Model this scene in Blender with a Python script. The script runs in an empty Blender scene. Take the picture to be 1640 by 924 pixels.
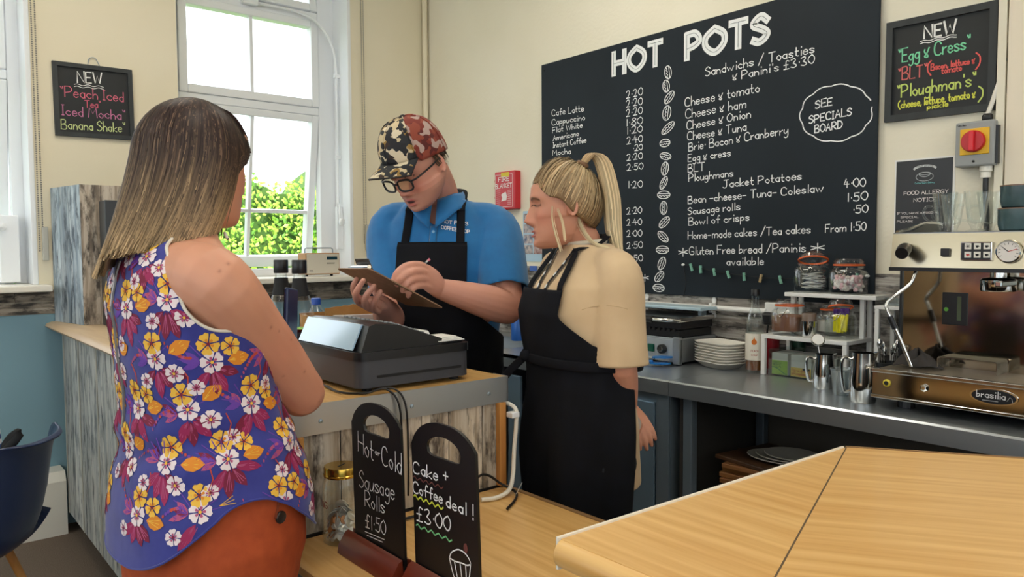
import bpy, bmesh, math, random
import numpy as np
from mathutils import Vector, Matrix
from mathutils.bvhtree import BVHTree
random.seed(7); rng = np.random.default_rng(7)
PI = math.pi
scene = bpy.context.scene
COL = scene.collection

# ------------------------------------------------------------------ camera
F, CAMH = 1210.0, 1.42                     # focal length in pixels of the 1640x924 frame, eye height
YAW, PITCH, ROLL = math.radians(40.1), math.radians(3.05), math.radians(-.3)
_f = Vector((math.sin(YAW)*math.cos(PITCH), math.cos(YAW)*math.cos(PITCH), -math.sin(PITCH)))
_r = Vector((math.cos(YAW), -math.sin(YAW), 0)); _u = _r.cross(_f)
CR = _r*math.cos(ROLL)+_u*math.sin(ROLL); CU = _u*math.cos(ROLL)-_r*math.sin(ROLL); CF = _f
CP = Vector((0, 0, CAMH))
cam_d = bpy.data.cameras.new('camera'); cam = bpy.data.objects.new('camera', cam_d); COL.objects.link(cam)
cam_d.sensor_width = 36; cam_d.lens = F/1640*36; cam_d.clip_start = .02
m = Matrix((CR, CU, -CF)).transposed().to_4x4(); m.translation = CP; cam.matrix_world = m
scene.camera = cam
# ------------------------------------------------------------------ world, sun, exposure
w = bpy.data.worlds.new('sky'); scene.world = w; w.use_nodes = True
bg = w.node_tree.nodes['Background']; bg.inputs[0].default_value = (.86, .93, 1, 1); bg.inputs[1].default_value = 2.35
sd = bpy.data.lights.new('sun', 'SUN'); sd.energy = 6; sd.angle = .02; sd.color = (1, .95, .85)
so = bpy.data.objects.new('sun', sd); COL.objects.link(so)
so.rotation_euler = Vector((.42, .52, -.75)).to_track_quat('-Z', 'Y').to_euler()
scene.view_settings.view_transform = 'Standard'; scene.view_settings.look = 'None'
scene.view_settings.exposure = 0.45; scene.view_settings.gamma = 1; scene.view_settings.use_curve_mapping = False
scene.cycles.use_denoising = True
scene.cycles.max_bounces = 10; scene.cycles.transparent_max_bounces = 16
scene.cycles.caustics_reflective = False; scene.cycles.caustics_refractive = False

def ray(x, y): return CF + CR*((x-820)/F) - CU*((y-462)/F)
def PZ(x, y, z): d = ray(x, y); return CP + d*((z-CAMH)/d.z)      # where that line of sight meets a height,
def PX(x, y, X): d = ray(x, y); return CP + d*(X/d.x)              # the plane of the menu wall,
def PY(x, y, Y): d = ray(x, y); return CP + d*(Y/d.y)              # the plane of the window wall
def PD(x, y, dep): return CP + ray(x, y)*dep                       # or a distance
V = Vector
# ------------------------------------------------------------------ materials
def lin(c):
    if isinstance(c, str): c = tuple(int(c[i:i+2], 16) for i in (0, 2, 4))
    return tuple(((v/255)/12.92 if v/255 <= .04045 else ((v/255+.055)/1.055)**2.4) for v in c)+(1,)
MATS = {}
def mat(name, col='808080', rough=.5, metal=0, **k):
    if name in MATS: return MATS[name]
    M = bpy.data.materials.new(name); M.use_nodes = True; MATS[name] = M
    N, L = M.node_tree.nodes, M.node_tree.links
    b = N['Principled BSDF']; M['b'] = 1
    b.inputs['Base Color'].default_value = lin(col); b.inputs['Roughness'].default_value = rough
    b.inputs['Metallic'].default_value = metal
    if 'trans' in k: b.inputs['Transmission Weight'].default_value = k['trans']; b.inputs['IOR'].default_value = k.get('ior', 1.45)
    if 'alpha' in k: b.inputs['Alpha'].default_value = k['alpha']
    if 'sheen' in k: b.inputs['Sheen Weight'].default_value = k['sheen']
    if 'coat' in k: b.inputs['Coat Weight'].default_value = k['coat']; b.inputs['Coat Roughness'].default_value = .1
    if 'spec' in k: b.inputs['Specular IOR Level'].default_value = k['spec']
    if 'sss' in k:
        b.inputs['Subsurface Weight'].default_value = k['sss']; b.inputs['Subsurface Radius'].default_value = (.012, .005, .003); b.inputs['Subsurface Scale'].default_value = 1
    if 'emit' in k: b.inputs['Emission Color'].default_value = lin(col); b.inputs['Emission Strength'].default_value = k['emit']
    if 'noise' in k:                       # (second colour, scale (or xyz), detail, contrast lo, hi)
        c2, sc, det, lo, hi = k['noise']
        g = N.new('ShaderNodeNewGeometry'); mp = N.new('ShaderNodeMapping'); n = N.new('ShaderNodeTexNoise'); r = N.new('ShaderNodeValToRGB')
        mp.inputs['Scale'].default_value = sc if isinstance(sc, tuple) else (sc, sc, sc)
        if 'rotz' in k: mp.vector_type = 'TEXTURE'; mp.inputs['Scale'].default_value = tuple(1/q for q in sc); mp.inputs['Rotation'].default_value = (0, 0, k['rotz'])
        n.inputs['Scale'].default_value = 1; n.inputs['Detail'].default_value = det
        L.new(g.outputs['Position'], mp.inputs[0]); L.new(mp.outputs[0], n.inputs['Vector']); L.new(n.outputs['Fac'], r.inputs[0])
        e = r.color_ramp.elements; e[0].position = lo; e[1].position = hi; e[0].color = lin(col); e[1].color = lin(c2)
        L.new(r.outputs[0], b.inputs['Base Color'])
    if 'bump' in k:
        sc, st, dist = k['bump']
        g = N.new('ShaderNodeNewGeometry'); mp = N.new('ShaderNodeMapping'); n = N.new('ShaderNodeTexNoise'); bp = N.new('ShaderNodeBump')
        mp.inputs['Scale'].default_value = sc if isinstance(sc, tuple) else (sc, sc, sc)
        n.inputs['Scale'].default_value = 1; n.inputs['Detail'].default_value = 3
        bp.inputs['Strength'].default_value = st; bp.inputs['Distance'].default_value = dist
        L.new(g.outputs['Position'], mp.inputs[0]); L.new(mp.outputs[0], n.inputs['Vector']); L.new(n.outputs['Fac'], bp.inputs['Height'])
        L.new(bp.outputs[0], b.inputs['Normal'])
    if 'attr' in k:
        a = N.new('ShaderNodeAttribute'); a.attribute_name = k['attr']; L.new(a.outputs['Color'], b.inputs['Base Color'])
    return M
def plank_mat(name, axis, cols, dark=.5):
    """weathered painted boards: stretched grain, flaking paint, each board its own tone"""
    M = bpy.data.materials.new(name); M.use_nodes = True; N, L = M.node_tree.nodes, M.node_tree.links; b = N['Principled BSDF']
    b.inputs['Roughness'].default_value = .62
    g = N.new('ShaderNodeNewGeometry'); oi = N.new('ShaderNodeObjectInfo')
    sc = {0: (2.2, 40, 40), 1: (40, 2.2, 40), 2: (40, 40, 2.2)}[axis]; sc2 = {0: (7, 26, 26), 1: (26, 7, 26), 2: (26, 26, 7)}[axis]
    def noise(s, det, off):
        a = N.new('ShaderNodeVectorMath'); a.operation = 'MULTIPLY'; a.inputs[1].default_value = s; L.new(g.outputs['Position'], a.inputs[0])
        c = N.new('ShaderNodeVectorMath'); c.operation = 'ADD'; L.new(a.outputs[0], c.inputs[0])
        mu = N.new('ShaderNodeMath'); mu.operation = 'MULTIPLY'; mu.inputs[1].default_value = off; L.new(oi.outputs['Random'], mu.inputs[0]); L.new(mu.outputs[0], c.inputs[1])
        n = N.new('ShaderNodeTexNoise'); n.inputs['Scale'].default_value = 1; n.inputs['Detail'].default_value = det; n.inputs['Roughness'].default_value = .65; L.new(c.outputs[0], n.inputs['Vector']); return n
    n1, n2 = noise(sc, 6, 37), noise(sc2, 5, 91)
    r1 = N.new('ShaderNodeValToRGB'); r2 = N.new('ShaderNodeValToRGB'); mx = N.new('ShaderNodeMix'); mx.data_type = 'RGBA'
    for rr, cs, ps in ((r1, cols[:4], (.28, .42, .54, .68)), (r2, ['000000', 'ffffff'], (dark-.04, dark+.1))):
        e = rr.color_ramp.elements
        while len(e) < len(cs): e.new(.5)
        for i, (c, p) in enumerate(zip(cs, ps)): e[i].position = p; e[i].color = lin(c)
    L.new(n1.outputs['Fac'], r1.inputs[0]); L.new(n2.outputs['Fac'], r2.inputs[0])
    L.new(r2.outputs[0], mx.inputs['Factor']); mx.inputs['A'].default_value = lin(cols[4]); L.new(r1.outputs[0], mx.inputs['B'])
    ma = N.new('ShaderNodeMapRange'); ma.inputs['To Min'].default_value = .25; ma.inputs['To Max'].default_value = 1.0
    L.new(n1.outputs['Fac'], ma.inputs['Value']); ma.inputs['From Min'].default_value = .3; ma.inputs['From Max'].default_value = .5
    m2 = N.new('ShaderNodeMix'); m2.data_type = 'RGBA'; L.new(ma.outputs[0], m2.inputs['Factor']); L.new(r1.outputs[0], m2.inputs['A']); L.new(mx.outputs['Result'], m2.inputs['B'])
    hv = N.new('ShaderNodeHueSaturation'); mr = N.new('ShaderNodeMapRange'); mr.inputs['To Min'].default_value = .72; mr.inputs['To Max'].default_value = 1.15
    L.new(oi.outputs['Random'], mr.inputs['Value']); L.new(mr.outputs[0], hv.inputs['Value']); L.new(m2.outputs['Result'], hv.inputs['Color'])
    L.new(hv.outputs[0], b.inputs['Base Color'])
    bp = N.new('ShaderNodeBump'); bp.inputs['Strength'].default_value = .25; bp.inputs['Distance'].default_value = .002; L.new(n1.outputs['Fac'], bp.inputs['Height']); L.new(bp.outputs[0], b.inputs['Normal'])
    MATS[name] = M; return M
def beech(name, rot):
    M = mat(name, 'd3a05c', .32, noise=('e9c07e', (3, 60, 60), 4, .3, .7), rotz=rot, coat=.15)
    return M
# ------------------------------------------------------------------ mesh builder
def catmull(P, n=6, closed=False):
    P = [np.array(p, float) for p in P]
    if len(P) < 3: return [P[0]+(P[-1]-P[0])*t for t in np.linspace(0, 1, n+1)]
    out = []; m = len(P)
    for i in range(m if closed else m-1):
        p1, p2 = P[i], P[(i+1) % m]
        p0 = P[i-1] if (i > 0 or closed) else 2*p1-p2
        p3 = P[(i+2) % m] if (i+2 < m or closed) else 2*p2-p1
        for k in range(n):
            t = k/n; out.append(.5*((2*p1)+(-p0+p2)*t+(2*p0-5*p1+4*p2-p3)*t*t+(-p0+3*p1-3*p2+p3)*t**3))
    if not closed: out.append(P[-1])
    return out
class MB:
    def __init__(s): s.v = []; s.f = []; s.mi = []; s.cur = 0
    def add(s, vs, fs):
        o = len(s.v); s.v += [tuple(p) for p in vs]; s.f += [tuple(i+o for i in f) for f in fs]; s.mi += [s.cur]*len(fs); return s
    def box(s, a, b, M=None, bev=0):
        x0, x1 = sorted((a[0], b[0])); y0, y1 = sorted((a[1], b[1])); z0, z1 = sorted((a[2], b[2]))
        if bev:
            e = min(bev, (x1-x0)*.49, (y1-y0)*.49, (z1-z0)*.49)
            bm = bmesh.new(); bmesh.ops.create_cube(bm, size=1)
            for v in bm.verts: v.co = V(((x0+x1)/2+v.co.x*(x1-x0), (y0+y1)/2+v.co.y*(y1-y0), (z0+z1)/2+v.co.z*(z1-z0)))
            bmesh.ops.bevel(bm, geom=bm.edges[:], offset=e, segments=2, profile=.5, affect='EDGES')
            bm.verts.index_update(); vs = [v.co.copy() for v in bm.verts]; fs = [[v.index for v in f.verts] for f in bm.faces]; bm.free()
        else:
            vs = [V((x, y, z)) for z in (z0, z1) for x, y in ((x0, y0), (x1, y0), (x1, y1), (x0, y1))]
            fs = [(3, 2, 1, 0), (4, 5, 6, 7), (0, 1, 5, 4), (1, 2, 6, 5), (2, 3, 7, 6), (3, 0, 4, 7)]
        if M is not None: vs = [M @ v for v in vs]
        return s.add(vs, fs)
    def tube(s, pts, r, n=10, smooth=0, ref=None, rb=None, cap=True):
        """swept round (or elliptic) section; r / rb may be lists"""
        pts = [np.array(p, float) for p in pts]; m = len(pts)
        r = list(r) if hasattr(r, '__len__') else [r]*m
        rb = r if rb is None else (list(rb) if hasattr(rb, '__len__') else [rb]*m)
        if smooth and m > 2:
            q = catmull([np.concatenate([p, [a, b]]) for p, a, b in zip(pts, r, rb)], smooth)
            pts = [x[:3] for x in q]; r = [max(x[3], 1e-4) for x in q]; rb = [max(x[4], 1e-4) for x in q]; m = len(pts)
        T = []
        for i in range(m):
            t = pts[min(i+1, m-1)]-pts[max(i-1, 0)]; T.append(t/(np.linalg.norm(t)+1e-12))
        a = np.array(ref, float) if ref is not None else (np.array([0, 0, 1.]) if abs(T[0][2]) < .9 else np.array([1., 0, 0]))
        vs = []; fs = []
        for i in range(m):
            a = (np.array(ref, float) if ref is not None else a); a = a-T[i]*(a@T[i]); a /= (np.linalg.norm(a)+1e-12); b = np.cross(T[i], a)
            for k in range(n):
                t = 2*PI*k/n; vs.append(pts[i]+a*(r[i]*math.cos(t))+b*(rb[i]*math.sin(t)))
        for i in range(m-1):
            for k in range(n): fs.append((i*n+k, i*n+(k+1) % n, (i+1)*n+(k+1) % n, (i+1)*n+k))
        if cap:
            fs.append(tuple(range(n))[::-1]); fs.append(tuple((m-1)*n+k for k in range(n)))
        return s.add(vs, fs)
    def limb(s, pts, r, n=18, sm=5, ref=None, rb=None):
        """tapered limb with domed ends, for bodies"""
        P = [np.array(p, float) for p in pts]; R = list(r); B = list(rb) if rb is not None else list(r)
        q = catmull([np.concatenate([p, [a, b]]) for p, a, b in zip(P, R, B)], sm) if len(P) > 2 else [np.concatenate([P[0]+(P[1]-P[0])*t, [R[0]+(R[1]-R[0])*t, B[0]+(B[1]-B[0])*t]]) for t in np.linspace(0, 1, 5)]
        pts = [x[:3] for x in q]; r = [x[3] for x in q]; b = [x[4] for x in q]
        def dome(p, t, a, c):
            o = []
            for k in (1, 2, 3): an = k*PI/2/3.2; o.append((p+t*min(a, c)*math.sin(an), a*math.cos(an), c*math.cos(an)))
            return o
        t0 = pts[0]-pts[1]; t0 /= np.linalg.norm(t0); t1 = pts[-1]-pts[-2]; t1 /= np.linalg.norm(t1)
        d0 = dome(pts[0], t0, r[0], b[0])[::-1]; d1 = dome(pts[-1], t1, r[-1], b[-1])
        allp = d0+list(zip(pts, r, b))+d1
        return s.tube([x[0] for x in allp], [max(x[1], 1e-3) for x in allp], n, 0, ref, [max(x[2], 1e-3) for x in allp])
    def lathe(s, prof, c=(0, 0, 0), n=24, M=None, sq=None, ring=False):
        """profile [(r,z)...] turned about z; sq = superellipse exponent for squarish sections"""
        if ring: prof = list(prof)+[prof[0]]
        vs = []; fs = []; m = len(prof); c = V(c)
        for r, z in prof:
            for k in range(n):
                t = 2*PI*k/n; ct, st = math.cos(t), math.sin(t); q = 1
                if sq: q = (abs(ct)**sq+abs(st)**sq)**(-1/sq)
                p = V((r*q*ct, r*q*st, z)); vs.append((M @ p if M is not None else p)+c)
        for i in range(m-1):
            for k in range(n): fs.append((i*n+k, i*n+(k+1) % n, (i+1)*n+(k+1) % n, (i+1)*n+k))
        if prof[0][0] > 1e-6 and not ring: fs.append(tuple(range(n))[::-1])
        if prof[-1][0] > 1e-6 and not ring: fs.append(tuple((m-1)*n+k for k in range(n)))
        return s.add(vs, fs)
    def ell(s, c, a, M=None, n=16, k=10):
        pr = [(max(1e-4, math.sin(PI*i/k)), -math.cos(PI*i/k)) for i in range(k+1)]
        D = Matrix.Diagonal(V(a)); D = (M @ D) if M is not None else D
        return s.lathe(pr, c, n, D)
    def prism(s, poly, o, u, v, d):
        """polygon in plane (o,u,v) thickened by vector d"""
        o, u, v, d = V(o), V(u), V(v), V(d); n = len(poly)
        a = [o+u*p[0]+v*p[1] for p in poly]; b = [p+d for p in a]
        return s.add(a+b, [tuple(range(n))[::-1], tuple(range(n, 2*n))]+[(i, (i+1) % n, n+(i+1) % n, n+i) for i in range(n)])
    def ring(s, outer, inner, o, u, v, d):
        """two closed outlines of equal count: a plate with a hole"""
        o, u, v, d = V(o), V(u), V(v), V(d); n = len(outer)
        A = [o+u*p[0]+v*p[1] for p in outer]; B = [o+u*p[0]+v*p[1] for p in inner]
        vs = A+B+[p+d for p in A]+[p+d for p in B]; fs = []
        for i in range(n):
            j = (i+1) % n
            fs += [(i, j, n+j, n+i), (2*n+i, 3*n+i, 3*n+j, 2*n+j), (i, 2*n+i, 2*n+j, j), (n+i, n+j, 3*n+j, 3*n+i)]
        return s.add(vs, fs)
    def grid(s, fn, nu, nv):
        vs = [fn(i/(nu-1), j/(nv-1)) for j in range(nv) for i in range(nu)]
        return s.add(vs, [(j*nu+i, j*nu+i+1, (j+1)*nu+i+1, (j+1)*nu+i) for j in range(nv-1) for i in range(nu-1)])
    def mesh(s, name='m', fix=True):
        me = bpy.data.meshes.new(name); me.from_pydata([tuple(map(float, p)) for p in s.v], [], s.f)
        if any(s.mi): me.polygons.foreach_set('material_index', s.mi)
        if fix:
            bm = bmesh.new(); bm.from_mesh(me); bmesh.ops.recalc_face_normals(bm, faces=bm.faces[:]); bm.to_mesh(me); bm.free()
        me.update(); return me
    def build(s, name, mt, parent=None, smooth=False, label=None, solid=0, world=True, sub=0):
        return put(s.mesh(name), name, mt, parent, smooth, label, solid, world, sub)
def wmat(o):
    M = o.matrix_basis.copy()
    return (wmat(o.parent) @ M) if o.parent else M
def put(me, name, mt, parent=None, smooth=False, label=None, solid=0, world=True, sub=0):
    if parent is not None and world: me.transform(wmat(parent).inverted())
    for x in (mt if isinstance(mt, (list, tuple)) else [mt]): me.materials.append(x)
    o = bpy.data.objects.new(name, me); COL.objects.link(o); o.parent = parent
    if smooth:
        me.polygons.foreach_set('use_smooth', [True]*len(me.polygons))
        if smooth != 2:
            md = None
            try: me.set_sharp_from_angle(angle=math.radians(40))
            except Exception: pass
    if solid:
        md = o.modifiers.new('thick', 'SOLIDIFY'); md.thickness = solid; md.offset = 0
    if sub: md = o.modifiers.new('sub', 'SUBSURF'); md.levels = md.render_levels = sub
    if label: o['label'] = label
    return o
def tag(o, label, cat, group=None):
    o['label'] = label; o['category'] = cat
    if group: o['group'] = group
    return o
def thing(name, loc, label, cat, group=None, rz=0):
    o = bpy.data.objects.new(name, None); COL.objects.link(o); o.location = loc; o.rotation_euler.z = rz; o.empty_display_size = .05
    return tag(o, label, cat, group)
def struct(o): o['kind'] = 'structure'; return o
def box(name, a, b, mt, parent=None, bev=0, **k): return MB().box(a, b, None, bev).build(name, mt, parent, **k)
def dup(root, loc, label, rz=None):
    r = root.copy(); COL.objects.link(r); r.location = loc; r['label'] = label
    if rz is not None: r.rotation_euler.z = rz
    for ch in list(root.children):
        c = ch.copy(); COL.objects.link(c); c.parent = r
        for g in ch.children: d = g.copy(); COL.objects.link(d); d.parent = c
    return r
def remesh(mb, voxel, it=4, fac=.5):
    me = mb.mesh('tmp'); o = bpy.data.objects.new('tmp', me); COL.objects.link(o)
    a = o.modifiers.new('r', 'REMESH'); a.mode = 'VOXEL'; a.voxel_size = voxel
    if it: b = o.modifiers.new('s', 'SMOOTH'); b.factor = fac; b.iterations = it
    dg = bpy.context.evaluated_depsgraph_get(); out = bpy.data.meshes.new_from_object(o.evaluated_get(dg))
    bpy.data.objects.remove(o); bpy.data.meshes.remove(me); return out
def coords(me): a = np.empty(len(me.vertices)*3); me.vertices.foreach_get('co', a); return a.reshape(-1, 3)
def paint(me, rgb, name='col'):
    at = me.color_attributes.new(name, 'FLOAT_COLOR', 'POINT'); c = np.ones((len(me.vertices), 4)); c[:, :3] = rgb; at.data.foreach_set('color', c.ravel())
# ------------------------------------------------------------------ handwriting: one-stroke letters on a grid (baseline y=4, x-height 9, capital e=14, descender 0)
_G = dict(
A="-04 3e 64|-18 58", B="-04 0e|0e 4e 5c 4a 09|09 49 67 54 04", C="6c 4e 1d 09 15 44 65", D="-04 0e|0e 4d 69 45 04", E="-5e 0e 04 54|-09 49", F="-5e 0e 04|-09 49",
G="6c 4e 1d 09 15 44 65 68|-38 68", H="-04 0e|-64 6e|-09 69", I="-14 1e|-0e 2e|-04 24", J="-1e 6e|4e 46 24 05", K="-04 0e|-5e 09 64", L="-0e 04 54", M="-04 1e 48 7e 84", N="-04 0e 64 6e",
O="3e 0b 07 34 67 6b 3e", P="-04 0e|0e 4e 6b 49 08", Q="3e 0b 07 34 67 6b 3e|-46 63", R="-04 0e|0e 4e 6b 49 08|-28 64", S="5c 3e 1d 0b 39 57 45 24 05", T="-0e 6e|-3e 34", U="0e 06 34 66 6e",
V="-0e 34 6e", W="-0e 24 4b 64 8e", X="-04 6e|-64 0e", Y="-0e 39 6e|-39 34", Z="-0e 6e 04 64",
a="48 29 07 15 34 47|-49 44", b="-0e 04|07 29 47 35 04", c="48 29 07 15 34 45", d="48 29 07 15 34 47|-4e 44", e="07 47 39 19 06 24 45", f="4d 3e 2c 24|-09 49", g="48 29 07 15 35 47|49 42 20 01",
h="-0e 04|07 29 47 44", i="-19 14|-1c 1d", j="29 22 00|-2c 2d", k="-0e 04|-49 06 44", l="-1e 14", m="-09 04|07 19 38 34|37 59 78 74", n="-09 04|07 29 47 44", o="29 07 15 34 47 38 29", p="-09 00|07 29 47 35 05",
q="48 29 07 15 34 47|-49 40", r="-09 04|07 18 39", s="48 29 08 36 45 24 05", t="-1d 15 24 34|-09 39", u="09 06 14 35 48|-49 44", v="-09 24 49", w="-09 24 38 54 79", x="-09 44|-49 04", y="09 06 25 48|49 42 20 01", z="-09 49 04 44")
_G.update({'0': "3e 0b 07 34 57 5b 3e", '1': "-14 1e", '2': "0c 2e 4d 4a 25 04|-04 54", '3': "0d 3e 4c 29|29 56 34 05", '4': "-2e 08 58|-3b 34", '5': "-5e 1e 1a|1a 4a 56 34 05", '8': "3a 5c 3e 1c 3a 56 34 06 3a",
 '.': "-18 19", ',': "-15 03", '/': "-03 5f", '-': "-08 48", "'": "-1e 1c", '"': "-0e 1c|-2e 2c", '&': "4b 27 05 24 35 08 0a", '+': "-27 2d|-0a 4a", '(': "3f 0c 07 33", ')': "0f 3c 37 03", '!': "-1e 17|-15 14", '*': "-34 3e|-07 6b|-0b 67", '£': "5d 3e 2c 25 04|-04 54|-09 49"})
def _gl(ch):
    st = []; mx = 0
    for s in _G[ch].split('|'):
        sh = s[0] == '-'; pts = [(int(t[0], 36), int(t[1], 36)-4) for t in s.lstrip('-').split()]
        mx = max(mx, max(p[0] for p in pts)); st.append(pts if sh or len(pts) < 3 else [tuple(q) for q in catmull(pts, 5)])
    return st, mx
def layout(txt, gap=1.7):
    st = []; x = 0
    for ch in txt:
        if ch == ' ': x += 3.4; continue
        g, wd = _gl(ch)
        jy = random.uniform(-.25, .25); sc = random.uniform(.95, 1.05)
        st += [[(x+p[0]*sc, p[1]*sc+jy) for p in s] for s in g]; x += wd+gap
    return st, x-gap
def ribbon(mb, pts, wd, n, off):
    """flat pen stroke: pts are 3d points on a plane with normal n"""
    P = [V(p)+n*off for p in pts]; m = len(P); loop = m > 3 and (P[0]-P[-1]).length < 1e-6
    L = []
    for i in range(m):
        t = P[min(i+1, m-1)]-P[max(i-1, 0)] if not (loop and i in (0, m-1)) else P[1]-P[m-2]
        if t.length < 1e-9: t = V((0, 0, 1))
        t.normalize(); s = n.cross(t)*(wd/2); e = t*(wd*.35) if i in (0, m-1) and not loop else V((0, 0, 0))
        e = -e if i == 0 else e
        L += [P[i]+s+e, P[i]-s+e]
    mb.add(L, [(2*i, 2*i+1, 2*i+3, 2*i+2) for i in range(m-1)])
def write(mb, txt, a, b, cap, wd, n, off=.0008, up=None):
    """one line of writing between two points a, b of its baseline; cap = capital height in metres"""
    a, b = V(a), V(b); st, L = layout(txt); d = b-a; k = d.length/L; d.normalize()
    up = V(up) if up is not None else V((0, 0, 1))
    for i, s in enumerate(st): ribbon(mb, [a+d*(p[0]*k)+up*(p[1]*cap/10) for p in s], wd, n, off+.00012*(i % 4))
# ------------------------------------------------------------------ common materials
CREAM = mat('cream_wall_paint', 'efe9d6', .75, noise=('e6dec6', 1.3, 3, .3, .75), bump=(55, .35, .004))
CREAM2 = mat('cream_smooth_paint', 'ece3cb', .7, noise=('e3d8ba', 1.1, 3, .3, .75), bump=(30, .06, .002))
BLUEW = mat('blue_wall_paint', '86abba', .6, bump=(30, .05, .002))
WHITE = mat('white_upvc', 'eef1f4', .3)
WHITEP = mat('white_paint', 'eeeade', .45)
CEIL = mat('ceiling_white', 'f2efe6', .8)
STEEL = mat('brushed_steel', 'b9c0c6', .3, .85, bump=((3, 160, 160), .05, .001))
STEELD = mat('steel_cabinet', '93a3b0', .4, .7)
CHROME = mat('polished_chrome', 'd6d6d4', .1, 1)
ALU = mat('aluminium_strip', 'c0c4c6', .32, .8, bump=((3, 120, 200), .06, .001))
BLACK = mat('black_plastic', '15161a', .35)
BLACKM = mat('black_matt', '101114', .7)
BOARD = mat('chalkboard_black', '141d25', .6, noise=('1a242d', 2.5, 4, .3, .7), spec=.3)
FRAMEB = mat('dark_frame_wood', '262a2c', .6, noise=('34383a', (20, 20, 4), 3, .3, .7))
CHALK = mat('white_chalk_pen', 'f1f3f3', .8)
def thin_glass(name, tint, lo, hi, rough=.02):
    M = bpy.data.materials.new(name); M.use_nodes = True; N, L = M.node_tree.nodes, M.node_tree.links; N.remove(N['Principled BSDF'])
    t = N.new('ShaderNodeBsdfTransparent'); g = N.new('ShaderNodeBsdfGlossy'); mx = N.new('ShaderNodeMixShader'); lw = N.new('ShaderNodeLayerWeight'); mr = N.new('ShaderNodeMapRange')
    t.inputs[0].default_value = lin(tint); g.inputs['Roughness'].default_value = rough; g.inputs[0].default_value = (1, 1, 1, 1); lw.inputs[0].default_value = .35
    mr.inputs['To Min'].default_value = lo; mr.inputs['To Max'].default_value = hi; L.new(lw.outputs['Facing'], mr.inputs['Value']); L.new(mr.outputs[0], mx.inputs[0])
    L.new(t.outputs[0], mx.inputs[1]); L.new(g.outputs[0], mx.inputs[2]); L.new(mx.outputs[0], N['Material Output'].inputs[0]); MATS[name] = M; return M
GLASS = thin_glass('clear_glass', 'fbfdfd', .012, .30); thin_glass('clear_plastic', 'eef5f8', .05, .4, .08); thin_glass('acrylic', 'f3f8f8', .04, .4); thin_glass('frosted_plastic', 'dfe6e8', .15, .5, .3)
PANE = thin_glass('window_glass', 'ffffff', .01, .15, 0)
PLV = plank_mat('weathered_planks_upright', 2, ['7b8187', 'a9adac', 'c6c6c0', 'd8d6cd', '454c53'], .40)
PLE = plank_mat('weathered_planks_pale', 2, ['8a7a66', 'b9ab97', 'd0c6b6', 'ddd6c9', '4f463f'], .42)
PLHX = plank_mat('weathered_planks_along_window_wall', 0, ['5f564d', '867a6c', 'a89c8c', 'b9b0a2', '37332f'], .46)
PLHY = plank_mat('weathered_planks_along_menu_wall', 1, ['6d665f', '98918a', 'b9b5ae', 'cfcdc8', '3d3a38'], .44)
PINE = mat('pine_batten', 'b67a3d', .5, noise=('cf9550', (30, 30, 3), 3, .35, .65))
BEECH_Y = beech('beech_laminate', PI/2); BEECH_B = beech('beech_laminate_angled', math.radians(-56.5))
BEECH_E = mat('worktop_pale_beige', 'c3a684', .4, noise=('d3b995', (30, 3, 30), 3, .3, .7))
CARPET = mat('brown_carpet', '5d5046', .95, noise=('7d6d5f', 260, 2, .35, .65), bump=(300, .4, .003))
# ================================================================== THE ROOM
XM, YW, ZC = 2.98, 4.45, 3.45              # menu wall, window wall, ceiling
XL, YR = -3.6, -3.4                        # far walls behind the photographer
struct(box('floor', (XL-.2, YR-.2, -.1), (XM+.3, YW+.3, 0), CARPET))
struct(box('ceiling', (XL-.2, YR-.2, ZC), (XM+.3, YW+.3, ZC+.1), CEIL))
# window wall with its two openings
W1 = (1.325, 2.385); W2 = (-.46, .615); ZS, ZT = 1.25, 3.22
mb = MB()
for x0, x1 in ((XL, W2[0]), (W2[1], W1[0]), (W1[1], XM+.3)): mb.box((x0, YW, 1.10), (x1, YW+.3, ZC))
for x0, x1 in (W1, W2): mb.box((x0, YW, 1.10), (x1, YW+.3, ZS-.03)); mb.box((x0, YW, ZT), (x1, YW+.3, ZC))
wallw = struct(mb.build('wall_window', CREAM2))
struct(box('wall_window_lower', (XL, YW, 0), (XM+.3, YW+.3, 1.10), BLUEW))
wm = struct(box('wall_menu', (XM, .9, 0), (XM+.3, YW, ZC), CREAM))
struct(box('wall_right', (2.955, YR, 0), (XM+.3, .9, ZC), mat('cream_gloss_paint', 'efe3cd', .5)))
# the two walls behind the photographer: blue dado, boards, tall windows between piers
for nm, ax in (('wall_rear', 0), ('wall_left', 1)):
    mb = MB(); a, b = (XL, XM) if ax == 0 else (YR, YW)
    def seg(u0, u1, z0, z1):
        if ax == 0: mb.box((u0, YR-.2, z0), (u1, YR, z1))
        else: mb.box((XL-.2, u0, z0), (XL, u1, z1))
    mb.cur = 0; seg(a, b, 0, 1.1)
    mb.cur = 1; seg(a, b, 2.95, ZC)
    n = 4; stp = (b-a)/n
    for i in range(n+1): c = a+i*stp; seg(max(a, c-.3), min(b, c+.3), 1.1, 2.95)
    struct(mb.build(nm, [BLUEW, CREAM2]))
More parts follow.
